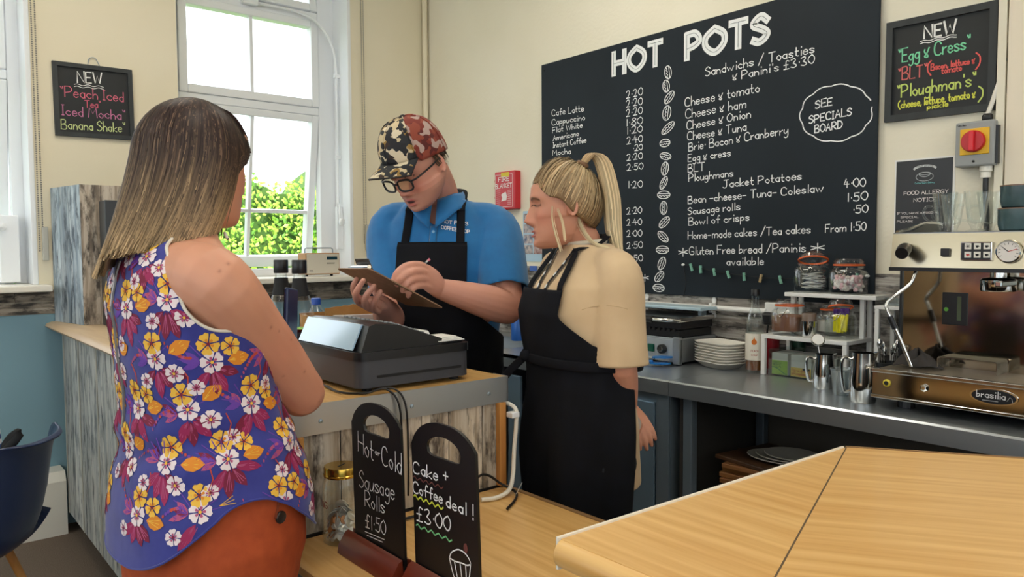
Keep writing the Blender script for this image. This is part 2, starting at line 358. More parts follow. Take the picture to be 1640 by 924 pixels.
# unseen ceiling panels, added to light the room from overhead
LP = mat('lit_panel', 'fff6e6', .5, emit=9)
for i, (x, y) in enumerate(((.6, 3.2), (.4, .9), (-1.6, 2.4), (-1.6, -.6), (1.6, -1.2), (1.95, 2.3))):
    t = thing('added_fill_panel', (x, y, ZC), ('square ceiling light panel over the menu wall side counter', 'square ceiling light panel above the low counter', 'square ceiling light panel over the seating by the window wall', 'square ceiling light panel over the seating behind the camera', 'square ceiling light panel behind the right counter', 'square ceiling light panel over the staff aisle')[i], 'ceiling light', 'ceiling light panels')
    MB().ring([(-.32, -.32), (.32, -.32), (.32, .32), (-.32, .32)], [(-.29, -.29), (.29, -.29), (.29, .29), (-.29, .29)], (x, y, ZC-.02), (1, 0, 0), (0, 1, 0), (0, 0, .02)).build('frame', WHITE, t)
    box('diffuser', (x-.29, y-.29, ZC-.012), (x+.29, y+.29, ZC-.002), LP, t)
# boards of the dado: two rows under the sills, four rows behind the steel counter
def dado(parent, axis, a, b, z0, z1, rows, mt):
    h = (z1-z0)/rows
    for r in range(rows):
        p = a+random.uniform(-.9, 0)
        while p < b:
            q = p+random.uniform(.9, 1.5); s, e = max(p, a), min(q, b); zz = z0+r*h
            th = .008+random.uniform(0, .002)
            if e-s > .02:
                if axis == 0: box('plank', (s+.001, YW-th, zz+.0015), (e-.001, YW, zz+h-.0015), mt, parent)
                else: box('plank', (XM-th, s+.001, zz+.0015), (XM, e-.001, zz+h-.0015), mt, parent)
            p = q
dado(wallw, 0, -.9, .7, 1.10, 1.222, 2, PLHX); dado(wallw, 0, 1.3, XM-.01, 1.10, 1.222, 2, PLHX); 
dado(wm, 1, .92, YW-.01, .9, 1.315, 4, PLHY)
# boxed white pipe casing along the floor
sk = struct(MB().prism([(0, 0), (.16, 0), (.16, .27), (.13, .315), (0, .315)], (-2.5, YW, 0), (0, -1, 0), (0, 0, 1), (3.19, 0, 0)).build('trim_1', WHITEP))
MB().lathe([(.011, 0), (.009, .006), (.001, .009)], (.52, YW-.16, .05), 12, Matrix.Rotation(PI/2, 3, 'X')).build('screw_cap', WHITEP, sk, smooth=True)
# corner pipe in the room corner
struct(MB().tube([(XM-.03, YW-.03, 1.3), (XM-.03, YW-.03, ZC)], .018, 12).build('trim_2', CREAM2, smooth=True))
struct(box('trim_3', (XM-.03, .905, 1.0), (XM, .93, ZC), CREAM))

# ---- windows
def window(name, x0, x1, gx0, gx1, detailed):
    e = bpy.data.objects.new(name, None); COL.objects.link(e); e.location = ((x0+x1)/2, YW+.2, ZS); e['kind'] = 'structure'
    y0, y1 = YW+.20, YW+.27
    def bar(nm, a, b, c, d, ya=y0, yb=y1, mt=WHITE, par=e, bev=.006): return box(nm, (a, ya, c), (b, yb, d), mt, par, bev)
    bar('frame_jamb', x0, gx0-.05, ZS, ZT); bar('frame_jamb', gx1+.05, x1, ZS, ZT)
    bar('frame_head', gx0-.05, gx1+.05, ZT-.06, ZT); bar('frame_sill', gx0-.05, gx1+.05, ZS, ZS+.05)
    bar('transom', gx0-.05, gx1+.05, 2.295, 2.345); bar('transom', gx0-.05, gx1+.05, 2.90, 2.955)
    cx = (gx0+gx1)/2
    def sash(z0, z1, mull, rail, bottom=.05):
        s = bar('sash', gx0-.048, gx0, z0, z1, y0-.012, y1-.01)
        bar('stile', gx1, gx1+.048, z0, z1, y0-.012, y1-.01, par=s); bar('rail', gx0, gx1, z1-.045, z1, y0-.012, y1-.01, par=s); bar('rail', gx0, gx1, z0, z0+bottom, y0-.012, y1-.01, par=s)
        if mull: bar('glazing_bar', cx-.011, cx+.011, z0+bottom, z1-.045, y0+.004, y1-.02, par=s, bev=.003)
        if rail: bar('glazing_bar', gx0, gx1, rail-.011, rail+.011, y0+.004, y1-.02, par=s, bev=.003)
        xs = [gx0, cx, gx1] if mull else [gx0, gx1]; zs = [z0+bottom, rail, z1-.045] if rail else [z0+bottom, z1-.045]
        for a, b in zip(xs, xs[1:]):
            for c, d in zip(zs, zs[1:]): bar('pane', a-.004, b+.004, c-.004, d+.004, y0+.02, y0+.024, PANE, s, 0)
        return s
    sash(2.345, 2.90, True, None)
    top = sash(2.955, ZT-.06, True, None)
    low = sash(ZS+.05, 2.295, True, 1.66, .07)
    for s, hz, an in ((low, 2.29, math.radians(9)), (top, 2.96, math.radians(-14))):       # hung open
        hinge = V((0, y0+.02, hz)); base = e.location
        R = Matrix.Translation(hinge-base) @ Matrix.Rotation(an, 4, 'X') @ Matrix.Translation(-(hinge-base)); s.matrix_basis = R @ s.matrix_basis
    return e
w1 = window('window_1', W1[0], W1[1], 1.44, 2.215, True)
w2 = window('window_2', W2[0], W2[1], -.345, .50, True)
for nm, x0, x1 in (('trim_4', 1.22, 2.48), ('trim_5', -.55, .665)):
    struct(box(nm, (x0, YW-.15, ZS-.032), (x1, YW+.21, ZS), WHITEP, None, .006))
# reveal edge beads
for nm, x in (('trim_6', W1[1]), ('trim_7', W2[1])): struct(box(nm, (x-.012, YW-.004, ZS), (x+.012, YW+.2, ZT), WHITE, None, .003))
# winding gear of the high window: conduit, clips and crank
g = thing('window_opener', (2.36, YW+.05, 1.75), 'white winding rod with crank handle down the right window side', 'window opener')
cx = 2.352; yy = YW+.12
MB().tube([(1.80, YW+.17, 2.93), (2.10, YW+.165, 2.93), (2.24, YW+.15, 2.88), (2.325, yy+.01, 2.76), (cx, yy, 2.60), (cx, yy, 2.2), (cx, yy, 1.72)], .009, 10, 5).build('conduit', WHITE, g, smooth=True)
for z in (2.55, 2.02): box('clip', (cx-.016, yy-.012, z-.012), (cx+.033, yy+.012, z+.012), WHITE, g, .003)
box('gearbox', (cx-.018, yy-.022, 1.42), (cx+.033, yy+.012, 1.70), WHITE, g, .004)
MB().tube([(cx-.005, yy-.02, 1.70), (cx-.02, yy-.06, 1.70), (cx-.028, yy-.075, 1.63), (cx-.02, yy-.07, 1.60)], .007, 8, 4).build('crank_arm', WHITE, g, smooth=True)
MB().lathe([(.012, 0), (.017, .01), (.017, .035), (.01, .045)], (cx-.02, yy-.085, 1.575), 14).build('crank_knob', WHITE, g, smooth=True)
MB().box((1.76, YW+.155, 2.915), (1.86, YW+.2, 2.965), None, .006).build('bracket', WHITE, g)
# left window latch
h = thing('window_latch', (.505, YW+.13, 1.56), 'white latch block with knob on the left window frame', 'window latch')
box('block', (.478, YW+.10, 1.26), (.565, YW+.19, 1.60), WHITE, h, .006)
MB().lathe([(.016, 0), (.02, .01), (.018, .045), (.01, .05)], (.49, YW+.10, 1.54), 14, Matrix.Rotation(PI/2, 3, 'X')).build('knob', WHITE, h, smooth=True)
MB().tube([(.48, YW+.05, 1.54), (.462, YW+.05, 1.50), (.458, YW+.05, 1.42), (.44, YW+.05, 1.41)], .007, 8, 3).build('lever', WHITE, h, smooth=True)
# blind chains
def chain(x, ztop, zbot, lab):
    t = thing('blind_chain', (x, YW-.02, zbot), lab, 'blind chain')
    for s in (-.008, .008):
        m = MB()
        for k in range(int((ztop-zbot)/.011)): m.ell((x+s, YW-.02, zbot+.03+k*.011), (.0038, .0038, .0045), None, 6, 4)
        o = m.build('bead_cord', mat('bead_grey', '8d8a82', .5), t, smooth=2); o['kind'] = 'stuff'
    box('weight', (x+.004, YW-.03, zbot-.02), (x+.03, YW-.008, zbot+.15), mat('chain_holder', 'b9b8ae', .5), t, .004)
chain(PY(584, 300, YW-.02).x, ZC-.05, 1.43, 'grey beaded blind chain right of the middle window')
chain(PY(63, 300, YW-.02).x, ZC-.05, 1.39, 'grey beaded blind chain hanging beside the left window')

# ---- outside: lawn and hedge
struct(box('ground_outside', (-14, YW+.3, -.35), (16, 24, -.3), mat('lawn', '6f8f3e', .9, noise=('88a850', 8, 3, .3, .7))))
hg = thing('hedge', (3.6, 7.6, -.3), 'bright green leafy hedge seen through the window', 'hedge')
def hedge_top(x): return 2.02+.26*max(-1, min(1.6, (x-3.2)/1.2))+.10*math.sin(x*5.1)+.07*math.sin(x*11.7+1)
mb = MB()
def hp(u, v):
    x = -2+u*12; zt = hedge_top(x); a = v*2
    y, z = (7.2+.15*math.sin(x*3+v*9), -.3+(zt+.3)*a) if a <= 1 else (7.2+(a-1)*1.2, zt+.05*math.sin(x*7))
    return (x, y, z)
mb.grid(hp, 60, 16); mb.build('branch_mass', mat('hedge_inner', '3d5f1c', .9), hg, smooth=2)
N = 15000
def leaf_spot():
    x = random.uniform(.6, 7.2); zt = hedge_top(x); z = random.uniform(.6, zt+.1)
    return V((x, 7.12+random.uniform(-.16, .08)+.15*math.sin(x*3+z*3)+(0 if z < zt else random.uniform(0, .6)), z))
mb = MB()
for i in range(N):
    c = leaf_spot(); a = random.uniform(0, 2*PI); t = V((math.cos(a), random.uniform(-.5, .3), math.sin(a))).normalized(); nn = V((random.uniform(-.6, .6), -1, random.uniform(-.2, .9))).normalized()
    s = nn.cross(t).normalized(); l = random.uniform(.035, .065); mb.cur = random.choice((0, 0, 1, 2))
    mb.add([c, c+t*l*.5+s*l*.32-nn*.004, c+t*l, c+t*l*.5-s*l*.32-nn*.004], [(0, 1, 2, 3)])
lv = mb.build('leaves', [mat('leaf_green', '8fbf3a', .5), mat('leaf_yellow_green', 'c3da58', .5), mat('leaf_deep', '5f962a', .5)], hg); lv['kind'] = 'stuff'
# ================================================================== COUNTERS
XA, XB, YE = .70, 1.335, 1.625             # customer face, staff face, end of the high counter
ct = thing('serving_counter', (1.0, 3.0, 0), 'high serving counter clad in weathered grey planks with pale worktop', 'counter')
box('carcass', (XA+.02, YE+.02, .11), (XB, YW-.17, 1.02), mat('carcass_dark', '3a3634', .7), ct)
box('toe_kick', (XA+.06, YE+.05, 0), (XB-.02, YW-.17, .11), BLACKM, ct)
prof = [(XB-.66, 1.022), (XB-.682, 1.030), (XB-.69, 1.041), (XB-.682, 1.053), (XB-.66, 1.06), (XB+.01, 1.06), (XB+.01, 1.022)]
MB().prism([(p[0], p[1]) for p in prof], (0, YE, 0), (1, 0, 0), (0, 0, 1), (0, YW-.012-YE, 0)).build('worktop', [BEECH_E], ct, smooth=True)
box('worktop_inlay', (XB-.64, YE+.0005, 1.06), (XB+.008, YE+.8, 1.0612), BEECH_Y, ct)
# front planks with narrow pale cover strips
y = YE+.01; k = 0
while y < YW-.2:
    wd = (.33, .30, .36)[k % 3]*.5
    box('plank', (XA, y+.001, .105), (XA+.02, min(y+wd, YW-.17)-.001, 1.022), PLV, ct)
    y += wd
    if k % 2 == 0: box('cover_strip', (XA-.002, y+.001, .105), (XA+.02, y+.024, 1.022), mat('strip_pale', 'c9c5b8', .6, noise=('97948b', (40, 40, 5), 4, .3, .7)), ct); y += .025
    k += 1
# end face: pale planks, pine battens, aluminium edge
ex = [.735, .835, .905, .99, 1.065, 1.15, 1.215, 1.265, 1.315]
for i, (a, b) in enumerate(zip(ex, ex[1:])):
    t = .012+.004*((i*7) % 3)/2
    box('end_plank', (a+.0012, YE+.02-t, .755), (b-.0012, YE+.03, .99), PLE, ct)
box('batten', (.712, YE-.012, .755), (.735, YE+.02, .99), PINE, ct, .002); box('batten', (1.312, YE-.012, .755), (1.335, YE+.02, .99), PINE, ct, .002)
box('edge_strip', (.66, YE-.004, .99), (1.347, YE+.0, 1.0615), ALU, ct)
box('edge_corner', (1.345, YE-.004, .99), (1.349, YE+.06, 1.0615), ALU, ct)
for x in (.78, 1.03, 1.28): MB().lathe([(.0055, 0), (.005, .002), (.001, .003)], (x, YE-.004, 1.02), 10, Matrix.Rotation(PI/2, 3, 'X')).build('screw', STEELD, ct)
# tall boxed end clad in planks, standing on the counter by the window wall
bx = thing('plank_box', (.95, 4.25, 1.06), 'tall plank-clad box on the far end of the counter', 'storage box')
zb, zt = 1.061, 1.735
BL = [V((.757, 4.095)), V((.69, 4.438))]       # skewed left side
MB().prism([tuple(BL[0]+V((.012, .012))), (1.36, 4.115), (1.36, 4.436), tuple(BL[1]+V((.012, 0)))], (0, 0, zb), (1, 0, 0), (0, 1, 0), (0, 0, zt-zb-.005)).build('core', mat('carcass_dark'), bx)
PLB = plank_mat('weathered_planks_bluish', 2, ['6f7f8d', '96a6b2', 'b6c2c9', 'd3d8da', '4b5763'], .42)
for a, b in ((0, .30), (.31, .38), (.39, .70), (.71, 1.0)):
    p, q = BL[0].lerp(BL[1], a), BL[0].lerp(BL[1], b); MB().prism([tuple(p), tuple(q), tuple(q+V((.012, 0))), tuple(p+V((.012, 0)))], (0, 0, zb), (1, 0, 0), (0, 1, 0), (0, 0, zt-zb)).build('plank', PLB, bx)
PLBR = plank_mat('weathered_planks_brown', 2, ['7d6f60', 'a39483', 'c3b7a7', 'cfc6b8', '4a423b'], .45)
for a, b in ((.757, .845), (.847, .94), (.942, 1.03), (1.032, 1.12), (1.122, 1.21), (1.212, 1.30), (1.302, 1.36)): box('end_plank', (a, 4.092, zb), (b, 4.114, zt), PLBR, bx)
# black folders against the box
p0 = PY(163, 400, 4.02)
fd = thing('black_folder_stand', (p0.x+.1, 4.02, 1.06), 'black upright file box in front of the plank box', 'file box')
box('case', (p0.x, 3.93, 1.061), (p0.x+.17, 4.05, 1.655), mat('file_dark', '2b2f33', .35), fd, .004)
box('spine', (p0.x+.172, 3.92, 1.061), (p0.x+.20, 4.05, 1.67), BLACK, fd, .004); box('spine', (p0.x+.203, 3.92, 1.061), (p0.x+.24, 4.05, 1.68), BLACK, fd, .004)
# ---- low counter between the two high ones
lc = thing('low_counter', (1.0, 1.15, 0), 'low beech-topped counter section holding the two small chalkboards', 'counter')
prof = [(.70, .712), (.678, .716), (.664, .731), (.668, .745), (.685, .75), (1.33, .75), (1.33, .712)]
MB().prism(prof, (0, .69, 0), (1, 0, 0), (0, 0, 1), (0, YE-.002-.69, 0)).build('worktop', BEECH_Y, lc, smooth=True)
box('edge_lip', (1.331, .69, .712), (1.345, YE-.002, .753), mat('lip_brown', '8a6a45', .5), lc, .002)
box('carcass', (.72, .69, .1), (1.32, YE-.0, .712), mat('carcass_dark'), lc)
y = .69
while y < YE-.03: b = min(y+.15, YE); box('plank', (.70, y+.001, .1), (.72, b-.001, .712), PLV, lc); y = b
box('toe_kick', (.76, .70, 0), (1.30, YE, .1), BLACKM, lc)
# ---- right high counter with mitred joint
rc = thing('right_counter', (1.2, .1, 0), 'high beech-topped counter with mitred joint in the near right foreground', 'counter')
A, B = V((.655, .683)), V((1.356, .657)); d = V((.156, -.236)).normalized(); C2 = B+d*1.5
M1 = V((.655, .41)); nrm = V((d.y, -d.x))                      # customer side of the angled leg
D2 = C2+nrm*.70
def slab(poly, z0, z1, nm, mt):
    return MB().prism([tuple(p) for p in poly], (0, 0, z0), (1, 0, 0), (0, 1, 0), (0, 0, z1-z0)).build(nm, mt, rc)
rr = .02
slab([A, B, M1], 1.012, 1.05, 'worktop', BEECH_Y)
q = M1+d*1.5
slab([M1+d*.0012, B+d*.0012, C2, q], 1.012, 1.05, 'worktop', BEECH_B)
MB().tube([(M1.x+.005, M1.y, 1.031), (A.x+.005, A.y, 1.031)], .019, 14).build('rounded_edge', BEECH_Y, rc, smooth=True)
MB().tube([(M1.x+.005, M1.y, 1.031), (q.x+.005, q.y, 1.031)], .019, 14).build('rounded_edge', BEECH_B, rc, smooth=True)
MB().prism([(0, 0), ((B-A).length, 0), ((B-A).length, .042), (0, .042)], (A.x-.005, A.y+.0005, 1.0105), ((B-A).normalized().x, (B-A).normalized().y, 0), (0, 0, 1), (0, .004, 0)).build('edge_band', mat('white_edge_band', 'e8e2d4', .5), rc)
MB().prism([(0, 0), (1.5, 0), (1.5, .041), (0, .041)], (B.x, B.y, 1.011), (d.x, d.y, 0), (0, 0, 1), (-nrm.x*.004, -nrm.y*.004, 0)).build('edge_band', mat('lip_brown'), rc)
MB().prism([(M1.x, M1.y), (B.x, B.y), (B.x+.003, B.y-.0015), (M1.x+.003, M1.y-.0015)], (0, 0, 1.0495), (1, 0, 0), (0, 1, 0), (0, 0, .0006)).build('joint_line', mat('joint_dark', '5d4a35', .7), rc)
cc = [A+V((.06, -.03)), B+V((-.03, -.03)), C2+nrm*.05, q-nrm*.06, M1+V((.06, 0))]
MB().prism([tuple(p) for p in cc], (0, 0, .1), (1, 0, 0), (0, 1, 0), (0, 0, .912)).build('carcass', mat('carcass_dark'), rc)
x = .735
while x < 1.30: b = min(x+.095, 1.32); box('end_plank', (x+.001, .655, .1), (b-.001, .675, 1.01), PLE, rc); x = b
box('batten', (.70, .655, .1), (.734, .685, 1.01), PINE, rc, .002)
y = .41
while y < .65: b = min(y+.1, .655); box('plank', (.695, y+.001, .1), (.715, b-.001, 1.01), PLE, rc); y = b
box('toe_kick', (.78, .42, 0), (1.28, .62, .1), BLACKM, rc)

# ================================================================== STEEL WORK COUNTERS
XS = 2.35; YJ = 1.846
def steel_unit(name, y0, y1, label):
    t = thing(name, ((XS+XM)/2, (y0+y1)/2, 0), label, 'steel counter')
    MB().prism([(XS, .84), (XS, .894), (XS+.006, .90), (XM-.012, .90), (XM-.012, .885), (XS+.02, .885), (XS+.02, .84)], (0, y0+.001, 0), (1, 0, 0), (0, 0, 1), (0, y1-y0-.002, 0)).build('worktop', STEEL, t)
    return t
# open-fronted unit on the right
su = steel_unit('steel_work_table', -1.2, YJ, 'stainless steel work table with open shelf carrying the espresso machine')
for y in (YJ-.06, .55, -1.15):
    for x in (XS+.06, XM-.06): box('leg', (x-.02, y-.02, .02), (x+.02, y+.02, .885), STEELD, su, .004)
box('undershelf', (XS+.08, -1.15, .34), (XM-.02, YJ-.03, .36), STEEL, su)
box('back_panel', (XM-.03, -1.15, .36), (XM-.02, YJ-.03, .885), mat('panel_brown_grey', '6a645c', .7), su)  # back panel in plain brownish grey
box('side_panel', (XS+.06, YJ-.025, .1), (XM-.02, YJ-.01, .885), mat('panel_dark_grey', '4a4744', .6), su)
# door unit
sc_ = steel_unit('steel_cupboard', YJ, 2.72, 'stainless steel cupboard with hinged door behind the blonde person')
box('carcass', (XS+.03, YJ+.01, .1), (XM-.02, 2.71, .885), STEELD, sc_)
box('face_frame', (XS+.018, YJ+.012, .10), (XS+.03, YJ+.075, .84), STEELD, sc_, .002)
for a, b in ((YJ+.08, 2.27), (2.28, 2.70)):
    dr = box('door', (XS+.012, a, .12), (XS+.03, b, .80), mat('steel_door_blue_reflection', '8aa4b8', .4, .65), sc_, .003)  # blue-grey base carries the reflection of the blue room
    for z in (.25, .66): MB().tube([(XS+.008, a+.003, z-.035), (XS+.008, a+.003, z+.035)], .007, 8).build('hinge', BLACK, dr, smooth=True)
    box('pull', (XS-.004, b-.04, .48), (XS+.012, b-.025, .62), CHROME, dr, .003)
box('toe_kick', (XS+.06, YJ+.02, 0), (XM-.05, 2.7, .1), BLACKM, sc_)
# sink unit
sk_ = thing('sink_unit', ((XS+XM)/2, 3.5, 0), 'stainless steel sink unit behind the bowed person in blue', 'sink')
y0, y1 = 2.72, 4.27
def rct(x0, x1, ya, yb): return [(x0, ya), (x1, ya), (x1, yb), (x0, yb)]
MB().ring(rct(XS, XM-.012, y0+.001, y1), rct(XS+.12, XM-.14, 3.0, 3.55), (0, 0, .885), (1, 0, 0), (0, 1, 0), (0, 0, .015)).build('sink_top', STEEL, sk_)
box('front_lip', (XS, y0+.001, .84), (XS+.012, y1, .90), STEEL, sk_)
mb = MB(); a = rct(XS+.12, XM-.14, 3.0, 3.55); b = rct(XS+.15, XM-.17, 3.03, 3.52)
mb.add([(p[0], p[1], .886) for p in a]+[(p[0], p[1], .70) for p in b], [(0, 1, 5, 4), (1, 2, 6, 5), (2, 3, 7, 6), (3, 0, 4, 7), (4, 5, 6, 7)]); mb.build('bowl', STEEL, sk_)
box('carcass', (XS+.03, y0+.01, .1), (XM-.02, y1, .66), STEELD, sk_); box('toe_kick', (XS+.06, y0+.02, 0), (XM-.05, y1, .1), BLACKM, sk_)
for a_, b_ in ((2.75, 3.25), (3.27, 3.77), (3.79, 4.25)): box('door', (XS+.012, a_, .12), (XS+.03, b_, .80), mat('steel_door_blue_reflection'), sk_, .003)
tp = MB(); MB().tube([(2.88, 3.27, .90), (2.88, 3.27, 1.08), (2.84, 3.27, 1.13), (2.76, 3.27, 1.13), (2.73, 3.27, 1.09)], .012, 12, 5).build('tap_spout', CHROME, sk_, smooth=True)
for s in (-.09, .09):
    MB().lathe([(.018, 0), (.018, .05), (.026, .055), (.028, .08), (.02, .09)], (2.88, 3.27+s, .90), 14).build('tap_handle', CHROME, sk_, smooth=True)
# ================================================================== MENU BOARD AND OTHER THINGS ON THE WALLS
NX = V((-1, 0, 0)); NYm = V((0, -1, 0))
XF = XM-.022                                # face of the menu board
mbd = thing('menu_board', (XM, 2.28, 1.19), 'huge black chalkboard menu headed HOT POTS on the wall', 'menu board')
box('panel', (XF, 1.333, 1.19), (XM-.0105, 3.242, 2.465), BOARD, mbd, .002)
for y, z in ((3.22, 2.43), (1.36, 2.43), (3.22, 1.22), (1.36, 1.22), (2.2, 2.44)): MB().lathe([(.006, 0), (.005, .003), (.001, .004)], (XF, y, z), 8, Matrix.Rotation(-PI/2, 3, 'Y')).build('screw', BLACKM, mbd)
def mline(txt, a, b, cap, wd=.0040, nm='lettering', mt=CHALK):
    m = MB(); A_, B_ = PX(a[0], a[1], XF), PX(b[0], b[1], XF); d = A_.x/1.0
    k = ((A_-CP).dot(CF)+(B_-CP).dot(CF))/2/F
    st, L_ = layout(txt); x = 0; kk_ = (B_-A_)/L_              # word by word
    words = txt.split(' '); pos = 0
    for wd_ in words:
        _, wl = layout(wd_); m = MB(); write(m, wd_, A_+kk_*x, A_+kk_*(x+wl), cap*k, wd, NX); m.build(nm, mt, mbd); x += wl+1.7+3.4
# headline: fat outlined capitals with an inner line
for txt, a, b, cap in (('HOT', (983, 124), (1059, 107), 43), ('POTS', (1100, 99), (1233, 69), 48)):
    A_, B_ = PX(*a, XF), PX(*b, XF); k = ((A_-CP).dot(CF)+(B_-CP).dot(CF))/2/F; L0 = (B_-A_)
    L_ = L0.length; n = len(txt); wds = {'H': 6, 'O': 7.6, 'T': 6.2, 'P': 5.6, 'S': 6.4}; gap = 2.9; tot = sum(wds[c] for c in txt)+gap*(n-1); x = 0; d = L0.normalized()
    for ch in txt:
        g, gw = _gl(ch); s_ = wds[ch]/6; m = MB(); m2 = MB()
        for si, st in enumerate(g):
            pts = [A_+d*((x+p[0]*s_)/tot*L_)+V((0, 0, 1))*((1.1+p[1]*.80)*cap*k/10) for p in st]
            ribbon(m, pts, {'HOT': .030, 'POTS': .033}[txt], NX, .0006+.0003*si); ribbon(m2, pts, .0022, NX, .0018+.0002*si)
        o = m.build('headline_letter', CHALK, mbd); m2.build('inner_line', mat('chalk_grey', '6d7478', .8), o); x += wds[ch]+gap
for txt, a, b, cap in (
 ('Sandwichs / Toasties', (1130, 122), (1304, 84), 17), ("& Panini's £3.30", (1174, 129), (1304, 101), 16),
 ('Cheese & tomato', (1097, 171), (1216, 147), 17), ('Cheese & ham', (1098, 190), (1195, 172), 17), ('Cheese & Onion', (1100, 208), (1202, 188), 16),
 ('Cheese & Tuna', (1101, 225), (1195, 209), 16), ('Brie. Bacon & Cranberry', (1103, 242), (1262, 214), 16), ('Egg & cress', (1102, 259), (1170, 250), 14),
 ('BLT', (1102, 276), (1128, 273), 15), ('Ploughmans', (1103, 291), (1174, 282), 14), ('Jacket Potatoes', (1158, 301), (1284, 287), 15),
 ('Bean -cheese- Tuna- Coleslaw', (1102, 326), (1318, 307), 15), ('4.00', (1352, 301), (1386, 298), 16), ('Sausage rolls', (1102, 344), (1185, 336), 14), ('1.50', (1357, 323), (1389, 320), 16),
 ('Bowl of crisps', (1103, 361), (1200, 353), 14), ('.50', (1366, 342), (1390, 340), 15), ('Home-made cakes /Tea cakes', (1102, 383), (1298, 373), 15), ('From 1.50', (1322, 372), (1387, 369), 16),
 ('Gluten Free bread /Paninis', (1104, 408), (1290, 403), 16), ('available', (1164, 425), (1223, 424), 15), ('*', (1087, 411), (1101, 410), 15), ('*', (1299, 404), (1320, 403), 17),
 ('Cafe Latte', (884, 186), (935, 178), 13), ('Cappuccino', (884, 201), (937, 192), 12), ('Flat White', (885, 213), (933, 204), 11), ('Americano', (886, 226), (927, 217), 11), ('Instant Coffee', (886, 237), (939, 228), 11), ('Mocha', (885, 249), (914, 246), 11),
 ('ks', (982, 331), (991, 330), 12), ('Sn', (885, 406), (898, 405), 13), ('ble', (1003, 450), (1019, 449), 14), ('*', (1027, 450), (1039, 450), 14),
 ('2.20', (1003, 158), (1029, 152), 15), ('2.20', (1003, 172), (1029, 167), 15), ('2.20', (1003, 187), (1029, 182), 15), ('1.80', (1003, 202), (1029, 198), 14), ('1.20', (1004, 215), (1029, 211), 14),
 ('2.40', (1004, 231), (1029, 227), 14), ('.20', (1014, 242), (1029, 240), 12), ('2.20', (1004, 257), (1029, 254), 13), ('2.50', (1004, 273), (1030, 271), 13), ('1.20', (1006, 301), (1029, 300), 14),
 ('2.20', (1004, 343), (1028, 341), 13), ('2.40', (1004, 361), (1028, 360), 13), ('2.00', (1004, 379), (1028, 378), 13), ('2.50', (1004, 398), (1029, 397), 13), ('2.50', (1004, 418), (1029, 418), 13)):
    mline(txt, a, b, cap*(.84 if a[0] > 1040 else .78))
# coffee beans and buns down the middle
for i, (cx_, cy_, an, rx, ry) in enumerate(((1070, 116, .1, 6.5, 11), (1067, 138, .1, 6.5, 10), (1072, 156, -.6, 7, 11), (1068, 181, -.1, 8, 12), (1070, 205, -.8, 7, 12.5), (1065, 229, 1.57, 8, 8), (1066, 250, 1.2, 7, 9),
 (1065, 270, -.1, 7, 11), (1063, 293, -.4, 6, 11), (1063, 312, 1.5, 8, 10), (1063, 333, 0, 7, 11), (1064, 356, -.7, 7, 11), (1062, 379, .7, 7, 11), (1061, 400, 1.57, 8, 10), (1060, 422, -.3, 7, 11), (1056, 443, -.6, 7, 10), (1055, 461, 1.5, 8, 9))):
    m = MB(); c = PX(cx_, cy_, XF); k = (c-CP).dot(CF)/F
    def bp(u, v): return c+V((0, -1, 0))*(u*math.cos(an)-v*math.sin(an))*k*1.35+V((0, 0, 1))*(u*math.sin(an)+v*math.cos(an))*k
    ribbon(m, [bp(rx*math.cos(t)*.75, ry*math.sin(t)*.95) for t in np.linspace(0, 2*PI, 21)], .0042, NX, .0008)
    ribbon(m, [bp(-1.6+.9*math.sin(v*11), v*ry*.78) for v in np.linspace(-1, 1, 19)], .0036, NX, .0008)
    ribbon(m, [bp(1.8, v*ry*.8) for v in np.linspace(-1, 1, 5)], .0036, NX, .0008)
    m.build('bean_drawing', CHALK, mbd)
# speech cloud
m = MB(); pts = []
for t in np.linspace(.35, 2*PI+.1, 90):
    r = 1+.05*abs(math.sin(t*5.5)); pts.append(PX(1339.5+56*r*math.cos(t), 181-44*r*math.sin(t)-9*math.cos(t)*.55, XF))
ribbon(m, pts, .0046, NX, .0008); m.build('cloud_outline', CHALK, mbd)
for txt, a, b, cap in (('SEE', (1306, 174), (1333, 168), 12), ('SPECIALS', (1296, 198), (1364, 184), 12), ('BOARD', (1305, 213), (1349, 205), 12)): mline(txt, a, b, cap, .0046)
# string of little clothes pegs
ps = thing('peg_string', (XF, 1.9, 1.32), 'black string of small coloured clothes pegs low on the menu board', 'peg string')
A_, B_ = PX(1094, 424, XF-.012), PX(1389, 442, XF-.012)
pt = [A_.lerp(B_, t)-V((0, 0, .035*math.sin(PI*t))) for t in np.linspace(0, 1, 17)]
MB().tube(pt, .0018, 6).build('string', BLACKM, ps)
MB().tube([A_, A_+V((-.004, -.02, -.08)), A_+V((-.004, -.008, -.15))], .0022, 6, 3).build('tail', BLACKM, ps)
MB().ell(A_+V((0, 0, 0)), (.008, .009, .006)).build('pin', CHALK, ps); MB().ell(B_, (.008, .009, .006)).build('pin', CHALK, ps)
for i, xp in enumerate((1110, 1128, 1153, 1178, 1206, 1234, 1265, 1375)):
    t = (xp-1094)/295; c = pt[min(16, max(0, int(round(t*16))))]; c = A_.lerp(B_, t)-V((0, 0, .035*math.sin(PI*t)))
    R_ = Matrix.Translation(c+V((.0, 0, 0))) @ Matrix.Rotation(random.uniform(-.35, .35), 4, 'X')
    MB().box((-.007, -.0045, -.022), (.004, -.001, .014), R_, .001).box((-.007, .001, -.022), (.004, .0045, .014), R_, .001).build('peg', mat('peg_wood', 'c9b184', .6) if i in (5,) else mat('peg_mint', '8fc9b4', .6), ps)
